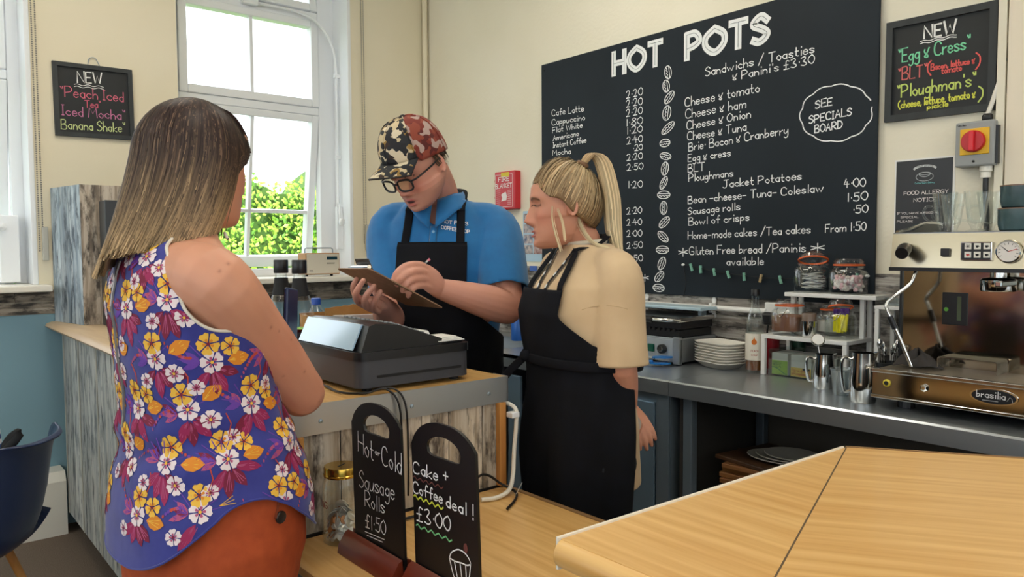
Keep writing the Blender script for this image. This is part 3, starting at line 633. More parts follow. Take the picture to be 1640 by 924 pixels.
# ---- framed specials boards
def framed(name, corners, plane, label, lines, fw):
    """plane: ('x',X) or ('y',Y) wall face; corners of the outer frame as seen"""
    ax, c0 = plane; P = [(PX if ax == 'x' else PY)(x, y, c0) for x, y in corners]
    t = thing(name, sum(P, V())/4, label, 'chalkboard')
    n = NX if ax == 'x' else NYm; uu = ((P[1]-P[0])+(P[2]-P[3])).normalized(); vv = V((0, 0, 1)); uu.z = uu.z
    o = P[3]; W_ = ((P[1]-P[0]).length+(P[2]-P[3]).length)/2; H_ = ((P[0]-P[3]).length+(P[1]-P[2]).length)/2
    vv = (P[0]-P[3]).normalized()
    MB().ring([(0, 0), (W_, 0), (W_, H_), (0, H_)], [(fw, fw), (W_-fw, fw), (W_-fw, H_-fw), (fw, H_-fw)], o, uu, vv, n*.018).build('frame', FRAMEB, t)
    MB().prism([(fw, fw), (W_-fw, fw), (W_-fw, H_-fw), (fw, H_-fw)], o, uu, vv, n*.007).build('board', mat('slate_black', '16191b', .6, noise=('1f2325', 6, 4, .3, .7)), t)
    for txt, a, b, cap, col, wd in lines:
        A_, B_ = [(PX if ax == 'x' else PY)(q[0], q[1], c0+(n*.008).dot(V((1, 0, 0)) if ax == 'x' else V((0, 1, 0)))) for q in (a, b)]
        k = ((A_-CP).dot(CF)+(B_-CP).dot(CF))/2/F; m = MB()
        if txt == '~':
            for dz in (0, 1): m = MB(); ribbon(m, [A_.lerp(B_, s)+V((0, 0, (1.0*math.sin(s*17)-3.4*dz)*k)) for s in np.linspace(0, 1, 40)], wd, n, .0006); m.build('wavy_underline', mat('chalk_'+col, col, .8), t)
            continue
        else: write(m, txt, A_, B_, cap*k, wd, n, .0006)
        m.build('lettering', mat('chalk_'+col, col, .8), t)
    return t
framed('specials_board', ((1423, 38), (1600, 1), (1597, 176), (1419, 197)), ('x', XM), 'framed chalkboard with Egg & Cress, BLT and Ploughmans specials', (
 ('NEW', (1480, 62), (1530, 53), 20, 'f3f3f0', .0075), ('~', (1474, 67), (1532, 55), 0, 'f3f3f0', .0032), ('"Egg & Cress"', (1439, 101), (1553, 78), 21, '83d8ab', .005), ('"BLT"', (1439, 129), (1484, 121), 19, 'd9706d', .0045),
 ('(', (1486, 120), (1491, 119), 20, 'e2635f', .005), (')', (1563, 109), (1569, 108), 22, 'e2635f', .005), ('Bacon, lettuce &', (1491, 113), (1561, 101), 10, 'e2635f', .004), ('tomato', (1508, 118), (1540, 113), 10, 'e2635f', .004),
 ('"Ploughman\'s"', (1437, 157), (1562, 137), 20, 'c8d873', .005), ('(cheese, lettuce, tomato &', (1439, 174), (1562, 156), 12, 'dfe05a', .0042), (')', (1567, 161), (1573, 160), 20, 'c8d873', .005), ('pickle', (1485, 175), (1518, 170), 8, 'dfe05a', .0036)), .024)
framed('drinks_board', ((82, 97), (210, 113), (215, 225), (88, 217)), ('y', YW), 'small framed chalkboard with Peach Iced Tea and Banana Shake', (
 ('NEW', (124, 132), (163, 134), 17, 'f3f3f0', .0062), ('~', (119, 135), (166, 139), 0, 'f3f3f0', .003), ('"Peach Iced', (97, 154), (198, 163), 16, 'd76f86', .0042), ('Tea"', (136, 172), (161, 173), 11, 'c96078', .0042),
 ('Iced Mocha"', (99, 184), (200, 192), 15, 'c87ba4', .0042), ('Banana Shake"', (98, 206), (200, 212), 15, 'cfdc9b', .0042)), .022)
p = PY(147, 104, YW); hk = thing('board_hook', p, 'thin wire hanger above the drinks chalkboard', 'wire hook')
MB().tube([p+V((-.02, -.006, .0)), p+V((-.012, -.008, .03)), p+V((.015, -.008, .035)), p+V((.035, -.006, .0))], .002, 6, 4).build('wire', STEELD, hk)
# ---- fire blanket box
f0, f1 = PX(791, 284, XM), PX(832, 335, XM)
fb = thing('fire_blanket', (XM, 3.54, 1.66), 'red fire blanket case on the wall beside the menu board', 'fire blanket')
box('case', (XM-.05, 3.45, 1.655), (XM, 3.64, 1.885), mat('fire_red', 'c8202f', .35), fb, .006)
m = MB(); X5 = XM-.051
write(m, 'FIRE', V((X5, 3.60, 1.825)), V((X5, 3.50, 1.825)), .026, .0048, NX); write(m, 'BLANKET', V((X5, 3.628, 1.785)), V((X5, 3.475, 1.785)), .026, .0045, NX)
for a, b, c, d_ in ((3.63, 3.47, 1.67, 1.865),): 
    for s in (((a, c), (b, c)), ((b, c), (b, d_)), ((b, d_), (a, d_)), ((a, d_), (a, c))): ribbon(m, [V((X5, s[0][0], s[0][1])), V((X5, s[1][0], s[1][1]))], .0022, NX, .0008)
for z in np.arange(1.685, 1.77, .012):
    for ya, yb in ((3.62, 3.585), (3.515, 3.48)): ribbon(m, [V((X5, ya, z)), V((X5, yb, z))], .002, NX, .0008)
m.build('printed_text', mat('print_white', 'f3e9e6', .6), fb)
MB().prism([(0, 0), (.05, .005), (.055, .03), (.045, .055), (.02, .05), (.0, .04), (.01, .02)], (X5-.0008, 3.575, 1.705), (0, -1, 0), (0, 0, 1), (-.0004, 0, 0)).build('pictogram', mat('print_white'), fb)
box('sticker', (X5-.001, 3.50, 1.85), (X5, 3.575, 1.878), mat('yellow_sticker', 'd9c32c', .5), fb)
for y in (3.55,): MB().tube([(XM-.03, y, 1.655), (XM-.03, y+.003, 1.58), (XM-.025, y-.01, 1.50)], [.004, .008, .012], 8, 3, ref=(0, 1, 0), rb=[.003, .003, .003]).build('pull_tape', BLACKM, fb)
sl = tag(box('safety_sign', (XM-.003, 3.645, 1.70), (XM, 3.70, 1.86), mat('sign_cream', 'e6d9c0', .5)), 'small striped safety sign left of the fire blanket case', 'sign')
for z in (1.73, 1.79, 1.83): box('stripe', (XM-.0036, 3.648, z), (XM-.003, 3.697, z+.012), mat('sign_orange', 'c9633d', .6), sl)
# picture poster behind the blonde person
po = thing('picture_poster', (XM, 3.32, 1.35), 'poster of small food safety photos behind the blonde person', 'poster')
box('sheet', (XM-.002, 3.25, 1.34), (XM, 3.43, 1.64), mat('poster_blue', 'b5d3e6', .5), po)
pc = ['8c5a58', '6c7480', 'a39aa0', '5f6a86', '93524f', '787c8c', 'b0a0a0', '54505c', 'a6646a', '7d8aa0']
k = 0
for r in range(4):
    for c in range(2): box('photo', (XM-.003, 3.255+c*.088, 1.385+r*.062), (XM-.002, 3.255+c*.088+.08, 1.385+r*.062+.054), mat('photo_'+pc[k], pc[k], .5, noise=('d9c9c4', 35, 3, .35, .7)), po); k += 1
tag(box('small_label', (XM-.012, 3.30, 1.285), (XM-.009, 3.36, 1.315), mat('label_blue', '4a6fc0', .5)), 'tiny blue and white label on the planks under the poster', 'label')
# allergy notice
al = thing('allergy_notice', (XM, 1.16, 1.5), 'black food allergy notice in white border behind the glasses', 'notice')
a0, a1, a2 = PX(1435, 258, XM), PX(1530, 250, XM), PX(1430, 360, XM)
yl, yr, zt_, zb_ = 1.272, 1.063, 1.745, 1.40
box('sheet', (XM-.002, yr, zb_), (XM, yl, zt_), mat('paper_white', 'efeeea', .6), al); box('print_area', (XM-.0028, yr+.007, zb_+.005), (XM-.002, yl-.005, zt_-.006), mat('print_black', '121314', .3), al)
m = MB(); Xn = XM-.003
for txt, ya, yb, z, cap in (('FOOD ALLERGY', yl-.035, yr+.02, 1.612, .013), ('NOTICE', yl-.07, yr+.06, 1.585, .013), ('IF YOU HAVE A FOOD AL', yl-.012, yr+.05, 1.54, .007), ('SPECIAL', yl-.025, yr+.12, 1.525, .007), ('PLEASE', yl-.012, yr+.14, 1.51, .007)):
    write(m, txt, V((Xn, ya, z)), V((Xn, yb, z)), cap, .0018 if cap > .01 else .0011, NX)
m.build('lettering', mat('print_white'), al)
m = MB(); c = V((Xn, 1.165, 1.682))
ribbon(m, [c+V((0, -.03*math.cos(t), .016*math.sin(t)-.006)) for t in np.linspace(0, 2*PI, 25)], .0016, NX, .0008)
ribbon(m, [c+V((0, -.02*math.cos(t), .012*math.sin(t)+.006)) for t in np.linspace(PI, 2*PI, 13)], .002, NX, .0008); ribbon(m, [c+V((0, -.02*math.cos(t), .005*math.sin(t)+.006)) for t in np.linspace(0, 2*PI, 17)], .0016, NX, .0008)
ribbon(m, [c+V((0, -.038*math.cos(t), .012*math.sin(t)+.022)) for t in np.linspace(.2, PI-.2, 9)], .008, NX, .0006)
m.build('cup_emblem', mat('emblem_grey', 'c8cccd', .6), al)
m = MB(); write(m, 'HOT POTS', c+V((0, .028, .029)), c+V((0, -.028, .029)), .006, .0009, NX, .0012); m.build('emblem_text', mat('print_black'), al)
m = MB(); write(m, 'Coffee Shop & Bakery', c+V((0, .034, -.031)), c+V((0, -.034, -.031)), .006, .001, NX, .0008); m.build('emblem_text', mat('emblem_teal', '6fb3b3', .6), al)
# isolator switch with cables
sw = thing('isolator_switch', (XM, .985, 1.70), 'grey isolator switch with red and yellow rotary handle', 'switch')
sy0, sy1, sz0, sz1 = .922, 1.045, 1.695, 1.85
box('housing', (XM-.06, sy0, sz0), (XM, sy1, sz1), mat('switch_grey', '9a9d9c', .45), sw, .006)
box('yellow_plate', (XM-.064, .937, 1.735), (XM-.058, 1.028, 1.825), mat('switch_yellow', 'e8b70f', .4), sw, .002)
RY = Matrix.Rotation(-PI/2, 3, 'Y')
MB().lathe([(.037, 0), (.037, .012), (.034, .016), (.001, .016)], (XM-.064, .984, 1.78), 28, RY).build('red_dial', mat('switch_red', 'c4161f', .35), sw, smooth=True)
box('red_grip', (XM-.095, .976, 1.745), (XM-.078, .992, 1.815), mat('switch_red2', 'dd2530', .35), sw, .004)
MB().lathe([(.004, 0), (.004, .003), (.001, .003)], (XM-.06, .985, 1.712), 10, RY).build('screw', BLACKM, sw)
box('side_rail', (XM-.05, sy0-.008, sz0+.006), (XM-.005, sy0, sz1-.02), BLACK, sw)
m = MB(); write(m, 'Newlec', V((XM-.061, 1.04, 1.836)), V((XM-.061, 1.01, 1.836)), .007, .0012, NX); m.build('maker_mark', BLACKM, sw)
MB().lathe([(.014, 0), (.017, .004), (.017, .018), (.012, .024)], (XM-.03, .955, 1.85), 14).build('gland', BLACK, sw, smooth=True)
MB().lathe([(.016, -.04), (.016, -.02), (.02, -.018), (.02, 0)], (XM-.03, .955, 1.695), 14).build('gland', WHITEP, sw, smooth=True)
MB().tube([(XM-.03, .955, 1.66), (XM-.028, .955, 1.60), (XM-.0115, .955, 1.52), (XM-.0115, .955, 1.40)], .009, 10, 4).build('lower_cable', BLACK, sw, smooth=True)
MB().tube([(XM-.03, .955, 1.87), (XM-.025, .935, 1.94), (XM-.018, .92, 2.03), (XM-.016, .917, 2.3), (XM-.016, .917, ZC)], .0075, 10, 4).build('upper_cable', WHITEP, sw, smooth=True)
box('cable_clip', (XM-.028, .905, 2.045), (XM-.005, .93, 2.057), WHITE, sw, .002)
# white conduit pipe with clips, socket and plug
cp = thing('conduit_pipe', (XM-.03, 2.6, 1.14), 'white plastic conduit running along the planks under the menu board', 'pipe')
MB().tube([(XM-.03, 3.45, 1.14), (XM-.03, 1.79, 1.14)], .0125, 12).build('pipe', mat('white_plastic', 'f0f0ee', .4), cp, smooth=True)
for y in (3.0, 2.47, 2.07):
    box('clip', (XM-.045, y-.008, 1.118), (XM-.008, y+.008, 1.162), mat('white_plastic'), cp, .003)
    for dz in (-.034, .034): MB().ell((XM-.012, y, 1.14+dz), (.004, .013, .016)).build('clip_ear', mat('white_plastic'), cp, smooth=2)
sk2 = thing('wall_socket', (XM, 1.74, 1.13), 'white double wall socket with black plug behind the jars', 'socket')
box('plate', (XM-.03, 1.655, 1.095), (XM-.008, 1.80, 1.18), mat('white_plastic'), sk2, .005)
box('plug', (XM-.075, 1.735, 1.085), (XM-.03, 1.79, 1.14), BLACK, sk2, .012); MB().tube([(XM-.06, 1.762, 1.09), (XM-.06, 1.765, 1.04), (XM-.03, 1.75, .96), (XM-.03, 1.7, .91)], .004, 8, 4).build('flex', BLACK, sk2, smooth=True)
# ================================================================== THINGS ON THE SERVING COUNTER
ZK = 1.0615
# ---- cash register
tl = thing('cash_register', (1.07, 1.84, ZK), 'black and charcoal cash register on the end of the counter', 'cash register')
GREY = mat('till_charcoal', '3c3e45', .4, bump=(900, .12, .0006)); TB = mat('till_black', '17181c', .3)
mb = MB(); 
def rpoly(x0, x1, y0, y1, r, n=4):
    o = []
    for cx_, cy_, a in ((x1-r, y1-r, 0), (x0+r, y1-r, 1), (x0+r, y0+r, 2), (x1-r, y0+r, 3)):
        for k in range(n+1): t = (a+k/n)*PI/2; o.append((cx_+r*math.cos(t), cy_+r*math.sin(t)))
    return o
MB().prism(rpoly(.90, 1.245, 1.655, 2.04, .03), (0, 0, ZK+.012), (1, 0, 0), (0, 1, 0), (0, 0, .068)).build('drawer_base', GREY, tl, smooth=True)
MB().prism(rpoly(.897, 1.248, 1.652, 2.043, .03), (0, 0, ZK+.08), (1, 0, 0), (0, 1, 0), (0, 0, .022)).build('lid_band', TB, tl, smooth=True)
box('drawer_slot', (.95, 1.6535, ZK+.035), (1.21, 1.656, ZK+.042), BLACKM, tl)
for x, y in ((.94, 1.69), (1.21, 1.69), (.94, 2.0), (1.21, 2.0)): MB().lathe([(.012, 0), (.012, .013)], (x, y, ZK), 12).build('rubber_foot', BLACKM, tl)
zb = ZK+.102
pr = [(.915, zb), (1.155, zb), (1.158, zb+.016), (1.02, zb+.062), (.955, zb+.068), (.937, zb+.063)]
MB().prism(pr, (0, 1.668, 0), (1, 0, 0), (0, 0, 1), (0, .34, 0)).build('upper_housing', TB, tl, smooth=True)
box('printer_cover', (1.10, 1.68, zb+.0), (1.235, 2.02, zb+.006), mat('till_dark_grey', '2a2b2f', .4), tl, .002)
# sloping customer window; its blue reflections are put into an opaque colour
MB().add([(.905, 1.70, zb+.002), (.905, 2.01, zb+.002), (.934, 2.01, zb+.066), (.934, 1.70, zb+.066), (.909, 1.70, zb+.002), (.909, 2.01, zb+.002), (.938, 2.01, zb+.066), (.938, 1.70, zb+.066)], [(0, 1, 2, 3), (4, 5, 6, 7), (0, 1, 5, 4), (1, 2, 6, 5), (2, 3, 7, 6), (3, 0, 4, 7)]).build('display_window', mat('till_window_reflection', 'a8cbe6', .06, 0, coat=1), tl)
# keyboard on the staff side of the wedge
KM = mat('till_key_grey', '8d9196', .5)
kk = MB().box((-.006, -.008, 0), (.006, .008, .005), None, .0015).mesh('till_key'); kk.materials.append(KM)
ax = V((.138, 0, -.046)).normalized()
for i in range(6):
    for j in range(11):
        o = bpy.data.objects.new('key', kk); COL.objects.link(o); o.parent = tl
        p = V((1.035+i*.019*ax.x, 1.72+j*.025, zb+.0585+i*.019*ax.z)); o.location = p-tl.location; o.rotation_euler.y = math.atan2(.046, .138)
MB().tube([(1.16, 1.75, zb+.018), (1.16, 1.81, zb+.018)], .013, 14).build('receipt_roll', mat('paper_white'), tl, smooth=True)
for i in range(4): box('receipt', (1.145+i*.002, 1.665+.004*i, zb+.007+i*.003), (1.23-i*.006, 1.73+.006*i, zb+.009+i*.003), mat('paper_white'), tl)
# carton with papers behind it
cb = thing('carton', (1.16, 2.2, ZK), 'open brown cardboard carton with torn edge behind the till', 'carton')
CARD = mat('cardboard', 'b78a52', .8, noise=('a87b45', 20, 3, .3, .7))
p0, p1 = PY(521, 494, 2.17), PY(609, 482, 2.17)
box('base', (p0.x, 2.17, ZK), (p1.x, 2.36, ZK+.006), CARD, cb)
n = 24; top = [(p0.x+(p1.x-p0.x)*i/n, p0.z+(p1.z-p0.z)*i/n+random.uniform(-.002, .002)) for i in range(n+1)]
MB().prism([(p0.x, ZK)]+top+[(p1.x, ZK)], (0, 2.17, 0), (1, 0, 0), (0, 0, 1), (0, .005, 0)).build('front_flap', CARD, cb)
box('side_flap', (p1.x-.005, 2.175, ZK), (p1.x, 2.36, p1.z-.03), CARD, cb); box('side_flap', (p0.x, 2.175, ZK), (p0.x+.005, 2.36, p0.z-.03), CARD, cb); box('back_flap', (p0.x, 2.355, ZK), (p1.x, 2.36, p1.z-.04), CARD, cb)
MB().tube([p1+V((-.05, -.003, -.004)), p1+V((-.02, -.006, .008)), p1+V((-.03, -.004, .016)), p1+V((.0, -.004, .0))], .0014, 5, 4).build('torn_thread', mat('thread', 'e6dccb', .8), cb)
pa = thing('paper_sheet', (1.14, 2.12, ZK), 'white paper pad standing between the till and the carton', 'paper')
q0, q1 = PY(535, 503, 2.11), PY(622, 502, 2.11)
MB().prism([(q0.x, ZK), (q1.x, ZK), (q1.x, q1.z), (q0.x, q0.z-.004)], (0, 2.10, 0), (1, 0, 0), (0, 0, 1), (0, .018, 0)).build('pad', mat('paper_white'), pa)
# ---- syrup bottles by the customer
LIQ = mat('red_brown_syrup', '6e2012', .1, trans=.4)
def syrup(nm, x, y, lab):
    t = thing(nm, (x, y, ZK), lab, 'bottle', 'clear bottles with black caps by the customer'); z = ZK
    MB().lathe([(.036, 0), (.041, .006), (.041, .165), (.039, .185), (.030, .215), (.019, .25), (.0175, .29), (.0155, .29), (.017, .25), (.028, .213), (.037, .184), (.039, .165), (.039, .01), (.001, .006)], (x, y, z), 28).build('glass', GLASS, t, smooth=True)
    MB().lathe([(.001, .0085), (.0382, .0115), (.0382, .128), (.001, .128)], (x, y, z), 28).build('syrup', LIQ, t, smooth=True)
    MB().lathe([(.0205, .288), (.0215, .29), (.0215, .325), (.02, .328), (.001, .328)], (x, y, z), 24).build('cap', BLACK, t, smooth=True)
    MB().lathe([(.0275, .2235), (.0215, .250), (.0188, .274), (.0195, .274), (.0223, .250), (.0283, .2235)], (x, y, z), 24, ring=True).build('neck_label', BLACKM, t, smooth=True)
    MB().lathe([(.0414, .05), (.0417, .05), (.0417, .12), (.0414, .12)], (x, y, z), 24, ring=True).build('body_label', mat('bottle_label_dark', '2a2226', .6), t, smooth=True)
syrup('syrup_bottle', .945, 2.085, 'clear syrup bottle with black cap nearest the till')
syrup('syrup_bottle', .93, 2.18, 'clear syrup bottle with black cap behind the customer arm')
wb = thing('water_bottle', (1.155, 2.42, ZK), 'clear plastic water bottle with blue cap behind the till', 'bottle')
MB().lathe([(.03, 0), (.032, .01), (.032, .05), (.029, .055), (.032, .06), (.032, .105), (.029, .11), (.031, .115), (.028, .14), (.014, .165), (.013, .175), (.0115, .175), (.0125, .163), (.0265, .139), (.0295, .115), (.0275, .11), (.0305, .105), (.0305, .06), (.0275, .055), (.0305, .05), (.0305, .012), (.001, .008)], (1.155, 2.42, ZK), 24).build('bottle_body', mat('clear_plastic', 'f4fbff', .06, trans=1, ior=1.3), wb, smooth=True)
MB().lathe([(.0165, .168), (.0165, .188), (.015, .191), (.001, .191)], (1.155, 2.42, ZK), 24).build('cap', mat('cap_blue', '1f4fae', .4), wb, smooth=True)
# ---- radio on the window sill
x0, x1 = 2.035, 2.265; yb = YW-.02; z0 = ZS+.012
rd = thing('table_radio', (2.15, YW, ZS), 'small cream and wood table radio on the window sill', 'radio')
box('wood_case', (x0, YW-.055, z0), (x1, YW+.06, z0+.135), mat('radio_wood', 'b88a5e', .5), rd, .004); box('front_panel', (x0+.006, YW-.058, z0+.006), (x1-.006, YW-.054, z0+.129), mat('radio_cream', 'ded7c8', .5, noise=('c9c2b3', 500, 1, .45, .55)), rd)
box('display', (x0+.14, YW-.060, z0+.092), (x1-.018, YW-.0575, z0+.112), mat('radio_display', '1d3d4d', .2), rd, .001)
for i in range(5): MB().lathe([(.0035, 0), (.003, .003), (.001, .003)], (x0+.145+i*.011, YW-.058, z0+.07), 8, Matrix.Rotation(PI/2, 3, 'X')).build('button', BLACK, rd)
box('maker_badge', (x0+.022, YW-.060, z0+.022), (x0+.045, YW-.058, z0+.027), BLACKM, rd)
MB().tube([(x0+.02, YW, z0+.135), (x0+.02, YW, z0+.158), (x0+.03, YW, z0+.166), (x1-.03, YW, z0+.166), (x1-.02, YW, z0+.158), (x1-.02, YW, z0+.135)], .004, 8).build('handle', STEELD, rd, smooth=True)
for x in (x0+.03, x1-.03): MB().lathe([(.008, 0), (.01, .012)], (x, YW, ZS), 10).build('foot', BLACK, rd)
# ================================================================== THINGS ON THE LOW COUNTER
ZL = .751
MAHO = mat('mahogany', '5e2416', .35, noise=('74301c', (30, 3, 30), 3, .3, .7), coat=.3)
def bread_sign(X, ya, yb, ztop, label, lines, ext):
    t = thing('chalk_sign', (X, (ya+yb)/2, ZL), label, 'chalkboard sign', 'paddle shaped chalk signs on the low counter')
    W_ = ya-yb; h = ztop-(ZL+.02); sh = h-.055
    N_ = 40
    def arch(i, n=N_):                       # outline from bottom left, clockwise
        a = i/n
        if a < .5:
            s = a/.5*2-1; x = W_/2+s*W_/2; return (x, sh+(h-sh)*max(0, 1-abs(s)**2.6)**.75 if abs(s) < 1 else sh)
        s = (a-.5)/.5; x = W_*(1-s); return (x, 0)
    out = [arch(i) for i in range(N_)]
    c = (W_*.5, h-.053)
    hw, hh = W_*.25, .0165
    inn = []
    for i in range(N_):
        p = out[i]; an = math.atan2((p[1]-c[1])/(1 if p[1] > c[1] else 5), p[0]-c[0]); ca, sa = math.cos(an), math.sin(an); q = (abs(ca)**3.2+abs(sa)**3.2)**(-1/3.2)
        inn.append((c[0]+hw*q*ca, c[1]+hh*q*sa+.012*(1-(min(1, abs(ca*q)))**2)*(1 if sa > 0 else .3)))
    MB().ring(out, inn, (X-.003, ya, ZL+.02), (0, -1, 0), (0, 0, 1), (.006, 0, 0)).build('slate', mat('sign_black', '0c0d0e', .45), t)
    MB().prism([(-.034, 0), (.034, 0), (.031, .018), (.015, .042), (.006, .046), (.004, .02), (-.004, .02), (-.006, .046), (-.015, .042), (-.031, .018)], (X, ya+ext[0], ZL), (1, 0, 0), (0, 0, 1), (0, -W_-ext[0]-ext[1], 0)).build('stand', MAHO, t, smooth=True)
    for txt, a, b, cap, col, wd in lines:
        m = MB(); A_, B_ = PX(*a, X-.0032), PX(*b, X-.0032); k = ((A_-CP).dot(CF)+(B_-CP).dot(CF))/2/F
        if txt == '~': ribbon(m, [A_.lerp(B_, s)+V((0, 0, cap*k*math.asin(math.sin(s*32))*.6)) for s in np.linspace(0, 1, 61)], wd, NX, .0005)
        elif txt == '_': ribbon(m, [A_, B_], wd, NX, .0005)
        else: write(m, txt, A_, B_, cap*k, wd, NX, .0005)
        m.build('lettering', mat('chalk_'+col, col, .8), t)
    return t
W0 = 'f0f2f2'
z1 = PX(600, 646, .79).z; z2 = PX(702, 677, .805).z
bread_sign(.79, 1.485, 1.272, z1, 'paddle chalk sign reading Hot or Cold Sausage Rolls', (
 ('Hot', (574, 722), (598, 737), 31, W0, .0022), ('or', (601, 727), (609, 731), 10, W0, .0018), ('Cold', (612, 743), (643, 760), 32, W0, .0022), ('Sausage', (576, 779), (632, 800), 27, W0, .0022), ('Rolls', (585, 810), (616, 822), 24, W0, .0022), ('£1.50', (586, 844), (618, 857), 22, W0, .0022),
 ('_', (585, 851), (616, 864), 0, W0, .0016), ('_', (588, 857), (613, 868), 0, W0, .0016)), (.016, -.004))
s2 = bread_sign(.805, 1.266, 1.045, z2, 'paddle chalk sign reading Cake & Coffee deal', (
 ('Cake +', (662, 757), (718, 775), 20, W0, .0028), ('~', (662, 764), (710, 781), 3, '7a4a44', .002), ('Coffee', (662, 788), (709, 806), 18, W0, .0028), ('deal', (715, 811), (747, 825), 20, W0, .0028), ('!', (756, 831), (758, 832), 24, W0, .0028),
 ('~', (663, 794), (710, 814), 3.2, 'd6e04a', .0032), ('£3.00', (668, 833), (722, 851), 24, W0, .0028), ('~', (667, 841), (724, 866), 3.2, '7fd08f', .0028)), (-.003, .016))
m = MB(); XX = .805-.0032
def cp_(x, y): return PX(x, y, XX)
for pl in ([(720, 893), (724, 884), (735, 880), (747, 888), (754, 902), (748, 905), (741, 902), (734, 900), (728, 898), (720, 893)], [(720, 893), (727, 922), (735, 940)], [(754, 902), (752, 925), (748, 945)], [(728, 898), (733, 925), (738, 942)], [(737, 901), (740, 925), (742, 942)], [(746, 905), (747, 925), (746, 943)]):
    ribbon(m, [cp_(*q) for q in catmull([(a, b) for a, b in pl], 4)], .0026, NX, .0005)
m.build('cupcake_drawing', CHALK, s2)
c = cp_(746, 878); MB().prism([(.006*math.cos(t), .009*math.sin(t)) for t in np.linspace(0, 2*PI, 14)[:-1]], c+V((-.0006, 0, 0)), (0, -1, 0), (0, 0, 1), (.0004, 0, 0)).build('cherry_drawing', mat('chalk_brown', '6a3733', .8), s2)
# ---- tip jar with coins
jx, jy = .797, 1.556
jr = thing('tip_jar', (jx, jy, ZL), 'glass jar of coins with slotted gold lid', 'coin jar')
MB().lathe([(.037, 0), (.043, .004), (.0445, .012), (.0445, .128), (.041, .146), (.036, .154), (.036, .166), (.0345, .166), (.0345, .154), (.0392, .145), (.0427, .128), (.0427, .014), (.001, .008)], (jx, jy, ZL), 32).build('glass', GLASS, jr, smooth=True)
lid = MB().lathe([(.038, .152), (.0395, .153), (.0395, .172), (.038, .176), (.001, .176)], (jx, jy, ZL), 32).build('lid', mat('gold_metal', 'c9a649', .22, 1), jr, smooth=True)
MB().lathe([(.0398, .156), (.041, .158), (.0398, .160)], (jx, jy, ZL), 32, ring=True).build('lid_rim', mat('gold_metal'), lid, smooth=True)
MB().box((-.013, -.0015, .1761), (.013, .0015, .1766), Matrix.Translation((jx, jy, ZL)) @ Matrix.Rotation(.5, 4, 'Z')).build('slot', BLACKM, lid)
cn = MB().lathe([(.001, -.001), (.0127, -.001), (.0134, 0), (.0127, .001), (.001, .001)], (0, 0, 0), 14).mesh('coin')
cm = MB().lathe([(.001, -.0008), (.0095, -.0008), (.0102, 0), (.0095, .0008), (.001, .0008)], (0, 0, 0), 14).mesh('coin')
cn.materials.append(mat('coin_silver', 'd3d0c8', .35, .55)); cm.materials.append(mat('coin_copper', 'b57a4c', .4, .5))
for i in range(95):
    o = bpy.data.objects.new('coin', cn if i % 3 else cm); COL.objects.link(o)
    a = random.uniform(0, 2*PI); lay = i/95; r = .030*math.sqrt(random.random()); z = .015+lay*.055*(1-.25*math.cos(a+2.2))
    if i < 2: z += .002
    o.location = (jx+r*math.cos(a), jy+r*math.sin(a), ZL+z); o.rotation_euler = V((math.cos(a)+random.uniform(-.5, .5), math.sin(a)+random.uniform(-.5, .5), random.uniform(.1, 1.1))).to_track_quat('Z', 'Y').to_euler()
    tag(o, 'one of the silver coins heaped inside the gold-lidded tip jar' if i % 3 else 'one of the copper coins heaped inside the gold-lidded tip jar', 'coin', 'silver coins in the tip jar' if i % 3 else 'copper coins in the tip jar')
m = MB()
for txt, zc, a0 in (('ING', .088, math.atan2(-jy, -jx)-1.42),):
    st, L = layout(txt)
    for s in st:
        for (p, q) in zip(s, s[1:]):
            def jp(t): an = a0+.62*(t[0]/L); return V((jx+.0451*math.cos(an), jy+.0451*math.sin(an), ZL+zc+t[1]*.0014)), V((math.cos(an), math.sin(an), 0))
            (A1, n1), (B1, n2) = jp(p), jp(q); ribbon(m, [A1, B1], .0018, n1, 0)
m.build('red_lettering', mat('jar_red_print', '8c2f2a', .6), jr)
# ---- cables at the counter end
wc = thing('white_cable', (1.34, 1.58, .76), 'white cable clipped down the counter end post', 'cable')
MB().tube([(1.352, 1.64, .985), (1.358, 1.60, .97), (1.356, 1.595, .93), (1.35, 1.597, .86), (1.33, 1.58, .79), (1.29, 1.55, .765), (1.24, 1.54, .758), (1.20, 1.555, .757)], .006, 8, 5).build('cord', WHITEP, wc, smooth=True)
for z in (.955,): box('clip', (1.336, 1.588, z-.008), (1.364, 1.615, z+.008), WHITE, wc, .003)
bc = thing('black_cable', (1.25, 1.5, .755), 'black cable with paper tag lying on the low counter', 'cable')
MB().tube([(1.21, 1.46, .756), (1.27, 1.50, .756), (1.31, 1.545, .757), (1.30, 1.595, .77), (1.26, 1.605, .80), (1.22, 1.60, .80), (1.16, 1.58, .756), (1.0, 1.57, .756), (.93, 1.57, .757)], .0035, 8, 5).build('cord', BLACK, bc, smooth=True)
MB().box((-.018, -.0005, -.012), (.018, .0005, .012), Matrix.Translation((1.31, 1.53, .771)) @ Matrix.Rotation(.7, 4, 'Z') @ Matrix.Rotation(.5, 4, 'X')).build('tag', mat('paper_white'), bc)
kc = thing('till_cable', (.98, 1.64, ZK), 'black cables trailing from the till over the counter edge', 'cable')
for k, dx in enumerate((0, .018)): MB().tube([(.885, 1.80+.02*k, ZK+.004), (.87, 1.70, ZK+.004), (.91, 1.642+.004*k, ZK+.004), (.955+dx, 1.625, ZK+.012), (.985+dx, 1.608, 1.03), (.99+dx, 1.606, .90), (.985+dx, 1.60, .80)], .0026, 8, 5).build('cord', BLACK, kc, smooth=True)
# ================================================================== THINGS ON THE STEEL COUNTER
ZW = .9005
